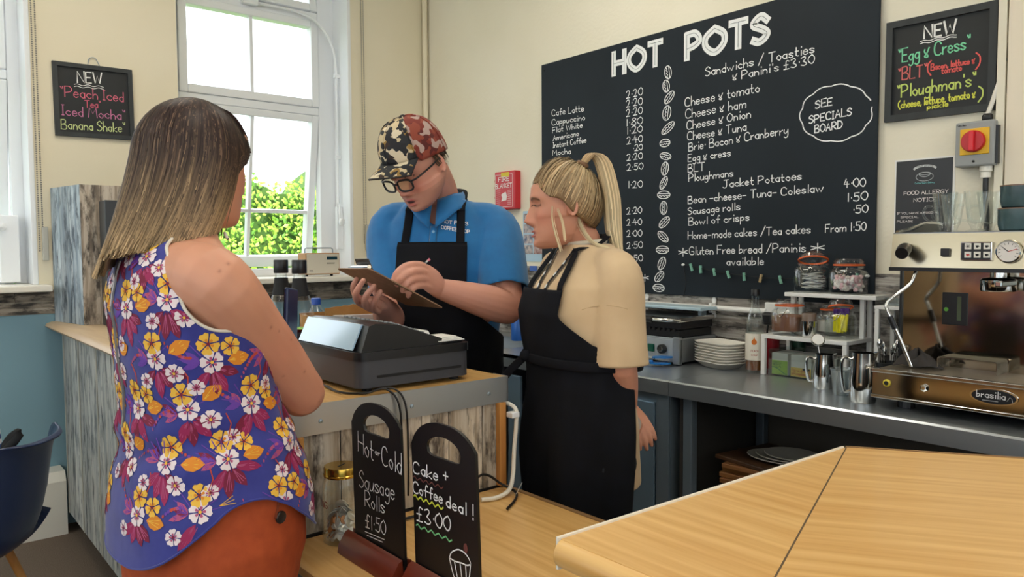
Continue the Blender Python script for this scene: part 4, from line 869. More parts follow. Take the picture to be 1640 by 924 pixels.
# ---- panini grill
gx, gy0, gy1 = 2.68, 2.045, 2.46
gr = thing('panini_grill', (2.81, 2.25, ZW), 'stainless panini grill with black ribbed plate and control knob', 'grill')
box('base', (gx+.006, gy0, ZW+.012), (2.95, gy1, 1.02), STEEL, gr, .004)
box('control_panel', (gx, gy0+.036, ZW+.012), (gx+.01, gy1-.036, 1.012), mat('panel_steel', 'c3cbd2', .4, .6), gr, .002)
for a in (gy0, gy1-.034): box('corner_post', (gx-.004, a, ZW+.004), (gx+.02, a+.034, 1.025), STEEL, gr, .003)
for x in (gx+.03, 2.92):
    for y in (gy0+.03, gy1-.03): MB().lathe([(.014, 0), (.014, .013)], (x, y, ZW), 10).build('foot', BLACK, gr)
kn = MB().lathe([(.021, 0), (.021, .018), (.018, .022), (.001, .022)], (gx, 2.135, .968), 20, RY).build('dial', BLACK, gr, smooth=True); MB().lathe([(.013, .022), (.012, .025), (.001, .025)], (gx, 2.135, .968), 18, RY).build('dial_cap', CHROME, kn, smooth=True)
box('rocker_switch', (gx-.008, 2.185, .95), (gx, 2.22, .985), mat('switch_green', '0f5a46', .3), gr, .003)
MB().lathe([(.006, 0), (.006, .004), (.001, .006)], (gx, 2.27, .968), 10, RY).build('lamp_lens', mat('amber_lens', 'a8641e', .3), gr, smooth=True)
box('lower_plate', (gx+.012, gy0+.012, 1.02), (2.93, gy1-.012, 1.055), BLACKM, gr, .004)
up = box('upper_plate', (gx+.008, gy0+.004, 1.058), (2.93, gy1-.004, 1.092), BLACK, gr, .006)
for i in range(13): y = gy0+.03+i*.028; box('rib', (gx+.004, y, 1.048), (gx+.014, y+.012, 1.06), BLACKM, up)
box('lid', (gx+.03, gy0+.0, 1.092), (2.94, gy1-.0, 1.112), mat('lid_dark_steel', '55585a', .35, 1), gr, .005)
box('lid_rail', (gx-.012, gy0-.004, 1.092), (2.93, gy0+.008, 1.112), CHROME, gr, .003)
box('rear_cover', (2.80, gy0-.02, 1.135), (2.93, gy1-.03, 1.150), mat('cover_pale_blue', 'bcd6e4', .3), gr, .004)
for y in (gy0+.01, gy1-.05): box('hinge_arm', (2.85, y, 1.10), (2.89, y+.02, 1.137), STEELD, gr, .003)
MB().tube([(gx+.0, gy0+.0, 1.104), (gx-.05, gy0+.02, 1.104), (gx-.065, gy0+.07, 1.104), (gx-.065, gy0+.10, 1.104)], .009, 10, 4).build('handle_bar', CHROME, gr, smooth=True); MB().tube([(gx-.065, gy0+.10, 1.104), (gx-.065, gy1-.08, 1.104)], .015, 14).build('handle_grip', BLACK, gr, smooth=True)
MB().tube([(gx-.065, gy1-.08, 1.104), (gx-.05, gy1-.01, 1.104), (gx, gy1, 1.104)], .009, 10, 4).build('handle_bar', CHROME, gr, smooth=True)
# ---- blue tongs
tn = thing('serving_tongs', (2.60, 2.17, ZW), 'blue silicone serving tongs lying in front of the grill', 'tongs')
TBL = mat('tong_blue', '1f78c8', .45)
for s in (0, 1):
    MB().tube([(2.59, 2.36, ZW+.01+.006*s), (2.60+.01*s, 2.24, ZW+.012+.010*s), (2.615+.012*s, 2.14, ZW+.014+.016*s)], .008, 8, 3, ref=(0, 0, 1), rb=.004).build('arm', mat('tong_steel', 'a8aeb3', .3, 1) if s else TBL, tn, smooth=True)
    out = [(.0, .02), (.03, .026)]+[(.045+.012*i, .026+(.004 if i % 2 else -.002)) for i in range(3)]+[(.085, .012), (.088, 0), (.085, -.012)]+[(.069-.012*i, -.026-(.004 if i % 2 else -.002)) for i in range(3)]+[(.03, -.026), (0, -.02)]
    MB().prism(out, (2.615+.012*s, 2.145, ZW+.006+.026*s), V((.25, -.97, .05)).normalized(), V((.97, .25, .0)).normalized(), (0, 0, .006)).build('head', TBL, tn)
# ---- stack of white rectangular plates
for i in range(8):
    z = ZW+i*.0118; t = thing('serving_plate', (2.79, 1.91, z), ('topmost of the white oblong plates stacked by the syrup bottle' if i == 7 else 'bottom one of the white oblong plates stacked by the grill' if i == 0 else 'white oblong plate %s in the stack beside the grill' % ('', 'second from the bottom', 'third from the bottom', 'fourth from the bottom', 'fourth from the top', 'third from the top', 'second from the top')[i]), 'plate', 'white plates stacked by the grill')
    mb = MB(); n = 40; rings = [(.62, .004), (.66, 0), (.72, .004), (.93, .021), (1.0, .026), (.995, .029), (.91, .0245), (.70, .009), (.01, .009)]
    for r, zz in rings: pass
    D = Matrix.Diagonal((.078, .105, 1)); mb.lathe([(r if r > .02 else .001, zz) for r, zz in [(.01, .003)]+rings], (2.79, 1.91, z), 40, Matrix.Rotation(-.25, 3, 'Z') @ D, sq=5)
    mb.build('dish', mat('white_china', 'efece3', .2), t, smooth=True)
# ---- peach syrup bottle
px_, py_ = 2.785, 1.742
t = thing('peach_syrup_bottle', (px_, py_, ZW), 'tall glass peach syrup bottle between plates and rack', 'bottle')
MB().lathe([(.033, 0), (.037, .005), (.037, .19), (.036, .205), (.030, .235), (.018, .27), (.0155, .30), (.0155, .325), (.0135, .325), (.0135, .30), (.016, .268), (.028, .233), (.034, .204), (.0352, .19), (.0352, .01), (.001, .007)], (px_, py_, ZW), 28).build('glass', GLASS, t, smooth=True)
MB().lathe([(.001, .0105), (.0345, .011), (.0345, .052), (.001, .052)], (px_, py_, ZW), 24).build('syrup', mat('amber_syrup', 'a85f1c', .1, trans=.5), t, smooth=True)
MB().lathe([(.0172, .318), (.0172, .343), (.016, .345), (.001, .345)], (px_, py_, ZW), 20).build('cap', BLACK, t, smooth=True)
lb = MB().lathe([(.0372, .052), (.0377, .052), (.0377, .163), (.0372, .163)], (px_, py_, ZW), 32, ring=True).build('label', mat('label_cream', 'efe9db', .6), t, smooth=True)
def on_cyl(c, r, a, z): return V((c[0]+r*math.cos(a), c[1]+r*math.sin(a), z)), V((math.cos(a), math.sin(a), 0))
va = math.atan2(-py_, -px_)
m = MB()
for txt, z, cap, sp in (('PEACH', .088, .008, .75), ('SYRUP', .072, .005, .7)):
    st, L = layout(txt)
    for s in st:
        for p, q in zip(s, s[1:]):
            A1, n1 = on_cyl((px_, py_), .0379, va+sp*(p[0]/L-.5), ZW+z+p[1]*cap/10); B1, _ = on_cyl((px_, py_), .0379, va+sp*(q[0]/L-.5), ZW+z+q[1]*cap/10); ribbon(m, [A1, B1], .0011, n1, 0)
m.build('label_text', mat('label_red_print', 'b04a34', .6), lb)
A1, n1 = on_cyl((px_, py_), .0378, va-.05, ZW+.13); su_ = V((0, 0, 1)).cross(n1)
MB().prism([(.011*math.cos(a)*(1-.5*max(0, math.sin(a))), .013*math.sin(a)+(.009 if abs(a-PI/2) < .3 else 0)) for a in np.linspace(0, 2*PI, 17)[:-1]], A1, su_, (0, 0, 1), n1*.0006).build('flame_emblem', mat('flame_orange', 'e07a28', .5), lb)
# ---- white two-tier rack
RW = mat('rack_white', 'f1f2f0', .35)
rk = thing('white_shelf_rack', (2.85, 1.5, ZW), 'white stepped metal shelf rack holding jars', 'shelf rack')
def tier(x0, x1, y0, y1, zb_, zt_, nm):
    o = box(nm, (x0, y0, zt_-.016), (x1, y1, zt_), RW, rk, .002)
    for x in (x0+.009, x1-.009):
        for y in (y0+.009, y1-.009): box('leg', (x-.009, y-.009, zb_), (x+.009, y+.009, zt_-.016), RW, rk, .002)
tier(2.75, 2.962, 1.335, 1.692, ZW, 1.066, 'lower_shelf')
tier(2.84, 2.965, 1.10, 1.645, 1.0665, 1.235, 'upper_shelf') if False else None
o = box('upper_shelf', (2.835, 1.27, 1.219), (2.965, 1.64, 1.235), RW, rk, .002)
for x in (2.894, 2.956):
    for y in (1.345, 1.631): box('leg', (x-.009, y-.009, 1.066), (x+.009, y+.009, 1.219), RW, rk, .002)
sr = thing('side_shelf_rack', (2.88, 1.19, ZW), 'small pale shelf riser between jars and espresso machine', 'shelf rack')
box('shelf', (2.80, 1.15, 1.19), (2.95, 1.26, 1.203), RW, sr, .002)
for x in (2.809, 2.941):
    for y in (1.159, 1.251): box('leg', (x-.008, y-.008, ZW), (x+.008, y+.008, 1.19), RW, sr, .002)
bt = thing('clear_lid_tub', (2.87, 1.205, 1.2035), 'clear plastic lid tub on the small side riser', 'tub')
MB().lathe([(.038, 0), (.044, .02), (.046, .022), (.046, .026), (.042, .025), (.036, .003), (.001, .003)], (2.87, 1.205, 1.2035), 24).build('tub', mat('clear_plastic'), bt, smooth=True)
# ---- clip-top jars
ORG = mat('orange_rubber', 'e2672c', .5)
def clip_jar(x, y, z, r, h, label, fill, tilt=0):
    t = thing('clip_top_jar', (x, y, z), label, 'jar', 'clip-top glass jars on the white rack')
    MB().lathe([(r*.86, 0), (r*.98, .006), (r, .014), (r, h*.70), (r*.93, h*.80), (r*.80, h*.86), (r*.80, h*.93), (r*.76, h*.93), (r*.76, h*.86), (r*.88, h*.79), (r*.945, h*.70), (r*.945, .016), (.001, .010)], (x, y, z), 32, None, 3.2).build('glass', GLASS, t, smooth=True)
    M_ = Matrix.Rotation(tilt, 3, 'Y') @ Matrix.Rotation(-tilt*.6, 3, 'X'); o_ = V((x, y, z+h*.93+(.004 if not tilt else .012)))
    ld = MB().lathe([(r*.80, .004), (r*.84, .006), (r*.84, .016), (r*.72, .026), (.001, .028), (.001, .022), (r*.68, .020), (r*.74, .006)], o_, 32, M_, ring=True).build('lid', GLASS, t, smooth=True)
    MB().lathe([(r*.79, -.002), (r*.88, -.001), (r*.88, .004), (r*.79, .005)], o_, 32, M_, ring=True).build('rubber_seal', ORG, t, smooth=True)
    MB().tube([(x-r*.84, y-.02, z+h*.9), (x-r*1.02, y-.018, z+h*.78), (x-r*1.04, y, z+h*.62), (x-r*1.02, y+.018, z+h*.78), (x-r*.84, y+.02, z+h*.9)], .0014, 6, 4).build('wire_clip', CHROME, t, smooth=True)
    if fill: fill(t, x, y, z, r, h)
    return t
def lumps(n, size, mts, zmax, nm, flat=False):
    def f(t, x, y, z, r, h):
        for k, mt_ in enumerate(mts):
            m = MB()
            for i in range(n//len(mts)):
                a = random.uniform(0, 2*PI); q = r*.84*math.sqrt(random.random()); zz = z+.016+random.random()*(zmax*h)
                Rm = Matrix.Rotation(random.uniform(-.5, .5), 4, 'X') @ Matrix.Rotation(random.uniform(-.5, .5), 4, 'Y') @ Matrix.Rotation(random.uniform(0, 3), 4, 'Z')
                m.box([-s for s in size], size, Matrix.Translation((x+q*math.cos(a)*.9, y+q*math.sin(a)*.9, zz)) @ Rm, min(size)*.5)
            o = m.build(nm, mt_, t, smooth=True); o['kind'] = 'stuff'
    return f
def powder(col, zf):
    def f(t, x, y, z, r, h): MB().lathe([(.001, .0115), (r*.93, .017), (r*.935, zf*h), (r*.5, zf*h+.006), (.001, zf*h+.009)], (x, y, z), 28, None, 3.2).build('powder', mat('powder_'+col, col, .9, bump=(120, .3, .002)), t, smooth=True)
    return f
def sachets(t, x, y, z, r, h):
    for i in range(16):
        m = MB(); zz = z+.018+i*.0038; Rm = Matrix.Translation((x+random.uniform(-.006, .006), y+random.uniform(-.008, .008), zz)) @ Matrix.Rotation(random.uniform(-.2, .2), 4, 'X') @ Matrix.Rotation(random.uniform(-.2, .2), 4, 'Y') @ Matrix.Rotation(random.uniform(-.5, .5), 4, 'Z')
        m.box((-.022, -.034, -.0012), (.022, .034, .0012), Rm, .001); m.build('sachet', mat('sachet_white', 'e4e2de', .5), t)
clip_jar(2.90, 1.552, 1.2355, .067, .125, 'clip-top jar of white sachets with its lid tipped open', sachets, .28)
clip_jar(2.90, 1.405, 1.2355, .066, .115, 'clip-top jar of pink and white marshmallows', lumps(170, (.007, .006, .006), [mat('marsh_pink', 'edc3c9', .8), mat('marsh_white', 'f3e9e4', .8)], .46, 'marshmallows'))
clip_jar(2.818, 1.607, 1.067, .064, .12, 'clip-top jar of brown chocolate powder on the lower tier', powder('8a5f4a', .62))
clip_jar(2.91, 1.475, 1.067, .052, .105, 'clip-top jar of white sugar behind the steel shaker', powder('e9e4da', .55))
def bars(t, x, y, z, r, h):
    for i in range(9):
        a = random.uniform(0, 2*PI); q = random.uniform(.0, .022); Rm = Matrix.Translation((x+q*math.cos(a), y+q*math.sin(a), z+.062+random.uniform(0, .012))) @ Matrix.Rotation(random.uniform(-.22, .22), 4, 'X') @ Matrix.Rotation(random.uniform(-.22, .22), 4, 'Y') @ Matrix.Rotation(a, 4, 'Z')
        b_ = MB().box((-.008, -.0045, -.045), (.008, .0045, .04), Rm, .003).build('wrapped_bar', mat('wrapper_yellow', 'e9dc1c', .35), t); MB().box((-.0085, -.005, .022), (.0085, .005, .046), Rm, .003).build('wrapper_end', mat('wrapper_purple', '4f2b7a', .35), b_)
clip_jar(2.83, 1.400, 1.067, .052, .115, 'open clip-top jar of yellow wrapped bars', bars, .24)
sh = thing('cocoa_shaker', (2.792, 1.508, 1.067), 'small steel shaker tin between the lower tier jars', 'shaker')
MB().lathe([(.026, 0), (.027, .003), (.027, .066), (.001, .066)], (2.792, 1.508, 1.067), 24).build('tin', CHROME, sh, smooth=True)
MB().lathe([(.0275, .062), (.0275, .092), (.026, .094), (.001, .094)], (2.792, 1.508, 1.067), 24).build('mesh_lid', mat('clear_brown_lid', 'b59c8c', .25, trans=.6), sh, smooth=True)
# ---- acrylic tray of tea boxes
tr = thing('acrylic_tray', (2.83, 1.56, ZW), 'clear acrylic organiser tray under the lower tier', 'tray')
AC = mat('acrylic', 'f2f7f7', .05, trans=1, ior=1.2)
box('tray_base', (2.765, 1.375, ZW), (2.90, 1.665, ZW+.004), AC, tr)
for a, b in (((2.765, 1.375), (2.768, 1.665)), ((2.897, 1.375), (2.90, 1.665))): box('long_side', (a[0], a[1], ZW+.004), (b[0], b[1], ZW+.105), AC, tr)
for y in (1.375, 1.662): box('end_side', (2.768, y, ZW+.004), (2.897, y+.003, ZW+.105), AC, tr)
for i, (y1_, y0_, txt, lab, c2, hb) in enumerate(((1.655, 1.585, ('GREEN', 'TEA'), 'green tea box at the left end of the acrylic tray', '9cc23a', .062), (1.572, 1.485, ('Strawberry', '&Raspberry'), 'white and yellow fruit tea box in the middle of the tray', 'f0cf6a', .042), (1.472, 1.385, (), 'pale box with blue-grey base at the right end of the tray', '9db3c4', .045))):
    b = thing('tea_box', (2.83, (y0_+y1_)/2, ZW+.0045), lab, 'tea box', 'tea boxes in the acrylic tray')
    box('carton', (2.773, y0_, ZW+.0045), (2.89, y1_, ZW+.092), mat('tea_carton', 'e3dfd8', .6), b, .001); box('printed_band', (2.7722, y0_+.001, ZW+.0055), (2.773, y1_-.001, ZW+hb), mat('teaband_'+c2, c2, .5), b)
    m = MB(); zt_ = ZW+hb-.016
    for q in txt: write(m, q, V((2.7722, y1_-.006, zt_)), V((2.7722, y0_+(.028 if len(q) < 6 else .006), zt_)), .011, .0015, NX); zt_ -= .013
    if not txt: ribbon(m, [V((2.7722, y1_-.02-.03*t, ZW+.026+.006*math.sin(t*6))) for t in np.linspace(0, 1, 12)], .0014, NX, .0006)
    m.build('lettering', mat('tea_text_'+str(i), ('2f5a1e', 'c0503a', '6d7f8f')[i], .6), b)
    if i == 0:
        m = MB(); ribbon(m, [V((2.7722, y1_-.002-.064*t, ZW+.034-.022*t+.004*math.sin(t*5))) for t in np.linspace(0, 1, 12)], .003, NX, .0006); m.build('leaf_line', mat('tea_leaf_green', '3f8a4a', .5), b)
    if i == 1: box('black_flash', (2.7716, y0_+.006, ZW+.033), (2.7722, y0_+.036, ZW+.041), BLACKM, b)
for y_, col_, lab in ((1.748, '8a1522', 'dark red lidded tub behind the left rack leg'), (1.628, '14452f', 'dark green lidded tub behind the acrylic tray')):
    t = thing('lidded_tub', (2.932, y_, ZW), lab, 'tub'); MB().lathe([(.026, 0), (.029, .12), (.001, .12)], (2.932, y_, ZW), 20).build('tub', mat('tub_'+col_, col_, .35), t, smooth=True); MB().lathe([(.031, .12), (.031, .135), (.028, .138), (.001, .138)], (2.932, y_, ZW), 20).build('lid', mat('tub_'+col_), t, smooth=True)
# ---- milk jugs, plastic cup, spoon pot
def jug(x, y, r, h, label, thermo):
    t = thing('milk_jug', (x, y, ZW), label, 'milk jug', 'steel milk jugs beside the espresso machine')
    MB().lathe([(r*.93, 0), (r, .006), (r, h*.45), (r*.88, h*.75), (r*.84, h), (r*.80, h), (r*.84, h*.75), (r*.95, h*.44), (r*.95, .01), (.001, .006)], (x, y, ZW), 32).build('body', CHROME, t, smooth=True)
    d_ = V((-.6, .8, 0)).normalized()
    MB().tube([V((x, y, ZW+h*.86))+d_*r*.85, V((x, y, ZW+h*.88))+d_*r*1.45, V((x, y, ZW+h*.6))+d_*r*1.55, V((x, y, ZW+h*.22))+d_*r*1.35, V((x, y, ZW+h*.2))+d_*r*.97], .0055, 10, 5, rb=.009).build('handle', CHROME, t, smooth=True)
    s_ = -d_; MB().add([V((x, y, ZW+h))+s_*r*.8+d_.cross(V((0, 0, 1)))*.014, V((x, y, ZW+h+.004))+s_*r*1.12, V((x, y, ZW+h))+s_*r*.8-d_.cross(V((0, 0, 1)))*.014, V((x, y, ZW+h*.8))+s_*r*.84], [(0, 1, 3), (1, 2, 3)]).build('spout', CHROME, t, solid=.001)
    if thermo:
        MB().tube([(x, y, ZW+.03), (x-.012, y+.02, ZW+h+.045)], .0022, 8).build('thermometer_stem', CHROME, t, smooth=True)
        M_ = Matrix.Rotation(-.9, 3, 'Y') @ Matrix.Rotation(.5, 3, 'X'); c_ = V((x-.012, y+.02, ZW+h+.05))
        dl = MB().lathe([(.023, -.004), (.024, 0), (.024, .006), (.022, .008), (.001, .008)], c_, 24, M_).build('thermometer_dial', CHROME, t, smooth=True); MB().lathe([(.020, .0082), (.020, .0088), (.001, .0088)], c_, 24, M_).build('dial_face', mat('paper_white'), dl)
jug(2.655, 1.372, .040, .125, 'small steel milk jug with a thermometer in it', True)
jug(2.515, 1.165, .043, .165, 'large steel milk jug against the espresso machine', False)
pcx, pcy = 2.575, 1.268
t = thing('plastic_cup', (pcx, pcy, ZW), 'small clear plastic cup between the two milk jugs', 'cup')
MB().lathe([(.026, 0), (.034, .085), (.037, .088), (.037, .094), (.0355, .094), (.0325, .085), (.0245, .003), (.001, .003)], (pcx, pcy, ZW), 24).build('cup_wall', mat('frosted_plastic', 'eef3f5', .25, trans=.8, ior=1.25), t, smooth=True)
sx, sy = 2.80, 1.205
t = thing('cutlery_pot', (sx, sy, ZW), 'black pot of spoons under the small side riser', 'cutlery pot')
MB().lathe([(.036, 0), (.042, .09), (.045, .10), (.041, .10), (.034, .006), (.001, .006)], (sx, sy, ZW), 24).build('pot', BLACK, t, smooth=True)
for i in range(6):
    a = i*1.05; e = thing('teaspoon', (sx+.012*math.cos(a), sy+.012*math.sin(a), ZW+.01), 'steel spoon standing among others in the black cutlery pot', 'spoon', 'spoons in the black pot')
    p0 = V((sx+.012*math.cos(a), sy+.012*math.sin(a), ZW+.012)); p1 = V((sx+.028*math.cos(a), sy+.03*math.sin(a), ZW+.125+.012*(i % 3)))
    MB().tube([p0, p1], .0025, 6, rb=.0015).build('handle', CHROME, e, smooth=True); MB().ell(p1+V((0, 0, .016)), (.010, .006, .019), Matrix.Rotation(a, 3, 'Z')).build('bowl', CHROME, e, smooth=2)
# ---- espresso machine
em = thing('espresso_machine', (2.7, .74, ZW), 'polished two-group espresso machine at the right end of the counter', 'espresso machine')
y1, y0 = 1.108, .33; MIR = mat('mirror_steel', 'b9b2a6', .09, 1); MIRG = mat('warm_steel', 'd0c6ae', .22, 1)
for x in (2.53, 2.88):
    for y in (1.03, .41): MB().lathe([(.026, 0), (.026, .04)], (x, y, ZW), 14).build('foot', BLACK, em)
box('base_front', (2.452, y0, .940), (2.56, y1, 1.022), MIR, em, .004); box('base_rear', (2.56, y0, .94), (2.955, y1, 1.022), BLACK, em)
box('base_rim', (2.446, y0, .934), (2.452, y1, .944), CHROME, em, .002); box('base_rim', (2.446, y0, 1.016), (2.456, y1, 1.030), CHROME, em, .003)
box('drip_tray', (2.458, y0+.01, 1.022), (2.66, y1-.012, 1.026), mat('tray_steel', 'b5aa98', .35, 1), em)
for i in range(36): x = 2.465+i*.0053; box('tray_slat', (x, y0+.015, 1.026), (x+.0026, y1-.018, 1.0285), mat('tray_steel'), em)
box('splash_panel', (2.655, y0, 1.022), (2.665, y1-.004, 1.345), MIR, em); box('side_frame', (2.645, y1-.008, 1.022), (2.95, y1, 1.40), BLACK, em, .003)
box('rear_body', (2.665, y0, 1.022), (2.955, y1-.008, 1.40), mat('machine_grey', '3a3a3a', .5), em)
box('level_gauge', (2.651, .90, 1.165), (2.656, .975, 1.27), BLACK, em, .002); MB().lathe([(.007, 0), (.006, .003), (.001, .003)], (2.651, .962, 1.215), 14, RY).build('level_light', mat('gauge_green', '5fa53c', .4), em); box('gauge_slot', (2.6505, .918, 1.18), (2.6515, .93, 1.258), mat('gauge_glass', '55604c', .1), em, .001)
# head
MB().prism([(2.545, 1.352), (2.955, 1.352), (2.955, 1.46), (2.56, 1.46)], (0, y0, 0), (1, 0, 0), (0, 0, 1), (0, y1-y0-.012, 0)).build('head', MIRG, em)
MB().prism([(2.54, 1.340), (2.955, 1.340), (2.955, 1.352), (2.54, 1.352)], (0, y0, 0), (1, 0, 0), (0, 0, 1), (0, y1-y0-.01, 0)).build('head_underside', BLACK, em)
box('cup_deck', (2.562, y0, 1.458), (2.955, y1-.012, 1.464), mat('deck_steel', '8e9296', .25, 1), em, .002)
MB().tube([(2.575, y1-.02, 1.466), (2.66, y1-.02, 1.478), (2.80, y1-.02, 1.50), (2.95, y1-.02, 1.50)], .006, 8, 4).build('deck_rail', CHROME, em, smooth=True)
MB().add([(2.66, y1-.022, 1.464), (2.80, y1-.022, 1.498), (2.95, y1-.022, 1.50), (2.95, y1-.022, 1.464), (2.66, y1-.017, 1.464), (2.80, y1-.017, 1.498), (2.95, y1-.017, 1.50), (2.95, y1-.017, 1.464)], [(0, 1, 2, 3), (4, 5, 6, 7), (0, 1, 5, 4), (1, 2, 6, 5), (2, 3, 7, 6), (3, 0, 4, 7)]).build('deck_guard', mat('guard_dark', '44484a', .25, .6), em)
hx = 2.5475
KR = Matrix.Rotation(-PI/2-.12, 3, 'Y')
MB().tube([(2.548, 1.045, 1.418), (2.515, 1.040, 1.410), (2.475, 1.032, 1.397)], [.012, .021, .019], 16, 3).build('steam_knob', BLACK, em, smooth=True)
box('rocker', (2.540, .918, 1.388), (2.552, .943, 1.413), BLACK, em, .002)
kp = box('key_panel', (2.538, .80, 1.376), (2.552, .885, 1.432), CHROME, em, .002); box('key_field', (2.5365, .803, 1.379), (2.5382, .882, 1.429), BLACK, kp)
for r in range(2):
    for c in range(3):
        y = .873-c*.0255; z = 1.4095-r*.0255; b = box('key', (2.535, y-.0185, z), (2.5368, y, z+.0185), mat('key_cream', 'e6e3da', .4), em, .001)
        if r == 0 and c == 0: 
            m = MB()
            for q in range(4): ribbon(m, [V((2.5349, y-.00925+.006*math.cos(q*PI/4), z+.00925+.006*math.sin(q*PI/4))), V((2.5349, y-.00925-.006*math.cos(q*PI/4), z+.00925-.006*math.sin(q*PI/4)))], .0012, NX, .0002)
            m.build('key_icon', BLACKM, b)
        else:
            ic = mat('icon_red', 'c0473f', .5) if (r == 1 and c == 0) else BLACKM
            MB().prism([(-.005, .003), (.004, .003), (.004, .001), (.006, .001), (.006, -.001), (.0035, -.0015), (.002, -.004), (-.003, -.004)], (2.5348, y-.00925, z+.009), (0, -1, 0), (0, 0, 1), (.0002, 0, 0)).build('key_icon', ic, b)
ga = MB().lathe([(.034, 0), (.035, .006), (.033, .012), (.030, .013), (.030, .010), (.001, .010)], (hx, .757, 1.403), 32, RY).build('pressure_gauge', CHROME, em, smooth=True)
MB().lathe([(.030, .0102), (.030, .011), (.001, .011)], (hx, .757, 1.403), 32, RY).build('gauge_face', mat('gauge_white', 'e8e2dc', .4), ga)
m = MB(); gc = V((hx-.0112, .757, 1.403))
for k in range(11): a = -.6+k*.44; ribbon(m, [gc+V((0, .026*math.cos(a), .026*math.sin(a))), gc+V((0, .021*math.cos(a), .021*math.sin(a)))], .0012, NX, .0002)
m.build('gauge_marks', BLACKM, ga); m = MB(); ribbon(m, [gc, gc+V((0, -.022, .007))], .002, NX, .0006); m.build('needle', mat('icon_red'), ga); m = MB(); ribbon(m, [gc, gc+V((0, .014, .012))], .002, NX, .0006); m.build('needle', BLACKM, ga)
# group head, steam wand, badge
for gy in (.80, .50):
    g_ = MB().lathe([(.045, 0), (.048, .004), (.048, .034), (.040, .040), (.022, .042), (.022, .065), (.001, .065)], (2.60, gy, 1.282), 32).build('group_head', CHROME, em, smooth=True)
    MB().box((2.47, gy-.05, 1.30), (2.60, gy-.03, 1.318), None, .004).build('group_lever', CHROME, g_)
MB().tube([(2.56, 1.02, 1.345), (2.54, 1.03, 1.30), (2.515, 1.06, 1.265), (2.50, 1.085, 1.235), (2.495, 1.075, 1.20), (2.51, 1.045, 1.12), (2.525, 1.015, 1.035)], .0058, 10, 5).build('steam_wand', CHROME, em, smooth=True)
MB().tube([(2.4955, 1.073, 1.195), (2.503, 1.058, 1.155)], .0095, 10).build('wand_grip', BLACK, em, smooth=True)
MB().lathe([(.012, 0), (.012, .004), (.009, .006), (.001, .006)], (2.452, 1.058, .985), 20, RY).build('yellow_seal', mat('seal_yellow', 'd6c135', .4), em, smooth=True); MB().lathe([(.007, .0062), (.007, .007), (.001, .007)], (2.452, 1.058, .985), 14, RY).build('seal_mark', BLACKM, em)
MB().lathe([(.013, 0), (.012, .006), (.007, .008), (.006, .014), (.001, .014)], (2.452, .945, .985), 6, RY).build('drain_nut', CHROME, em)
bd = MB().prism([(.062*math.cos(a), .024*math.sin(a)) for a in np.linspace(0, 2*PI, 33)[:-1]], (2.452, .757, .985), (0, -1, 0), (0, 0, 1), (-.004, 0, 0)).build('badge', CHROME, em); MB().prism([(.057*math.cos(a), .0205*math.sin(a)) for a in np.linspace(0, 2*PI, 33)[:-1]], (2.448, .757, .985), (0, -1, 0), (0, 0, 1), (-.001, 0, 0)).build('badge_field', BLACK, bd)
m = MB(); write(m, 'brasilia', V((2.4468, .80, .981)), V((2.4468, .727, .981)), .019, .0024, NX); ribbon(m, [V((2.4468, .785, .973)), V((2.4468, .745, .973))], .0012, NX, .0006); ribbon(m, [V((2.4468, .722, .978)), V((2.4468, .715, .99)), V((2.4468, .71, .985)), V((2.4468, .708, .975))], .001, NX, .0006); m.build('badge_lettering', mat('badge_silver', 'dedede', .4), bd)
# grid cup stand and cloth on the tray
cs = thing('wire_cup_stand', (2.60, .865, 1.029), 'low bent wire cup stand on the espresso drip tray', 'cup stand')
for i in range(16):
    x = 2.552+i*.0062; MB().tube([(x, .948, 1.031), (x, .948, 1.067), (x, .945, 1.071), (x, .787, 1.071), (x, .783, 1.067), (x, .783, 1.031)], .0015, 5).build('wire', CHROME, cs)
for y in (.90, .83): MB().tube([(2.55, y, 1.0705), (2.648, y, 1.0705)], .0015, 5).build('cross_wire', CHROME, cs)
cl = thing('dark_cloth', (2.57, 1.01, 1.029), 'crumpled dark grey cloth on the espresso drip tray', 'cloth')
def cf(u, v):
    a = u*2*PI; r = (.012+.048*v)*(1+.22*math.sin(3*a+1)+.10*math.sin(7*a)); zz = 1.031+.034*(1-v)**.8*(1+.3*math.sin(3*a+v*5))+.009*(1+math.sin(5*a+7*v))*(1-.5*v)
    return (2.57+r*math.cos(a)*.8, 1.012+r*math.sin(a)*1.05, zz)
mb = MB(); mb.grid(cf, 60, 14); mb.build('folded_cloth', mat('cloth_grey', '3a3634', .95, bump=(400, .4, .002)), cl, smooth=2, solid=.003)
# glasses and mugs on top of the machine
ZD = 1.4645
def latte(x, y, label):
    t = thing('latte_glass', (x, y, ZD), label, 'glass', 'handled latte glasses on the espresso machine')
    MB().lathe([(.029, 0), (.030, .004), (.014, .008), (.016, .016), (.024, .03), (.037, .128), (.0355, .128), (.0225, .032), (.001, .024)], (x, y, ZD), 28).build('glass', GLASS, t, smooth=True)
    a = V((-.55, .83, 0)); b0 = V((x, y, ZD))
    MB().tube([b0+a*.034+V((0, 0, .085)), b0+a*.055+V((0, 0, .082)), b0+a*.062+V((0, 0, .058)), b0+a*.048+V((0, 0, .038)), b0+a*.026+V((0, 0, .036))], .0042, 10, 5).build('handle', GLASS, t, smooth=True)
latte(2.655, .975, 'handled latte glass at the front left of the machine top'); latte(2.75, .985, 'handled latte glass at the back behind the front left glass'); latte(2.67, .888, 'handled latte glass second from the left in the front row'); latte(2.745, .875, 'handled latte glass closest to the dark blue mugs')
MUG = mat('teal_stoneware', '33474c', .25, noise=('4a6468', 14, 4, .35, .7)); MUGR = mat('mug_brown_rim', '7a5a40', .3)
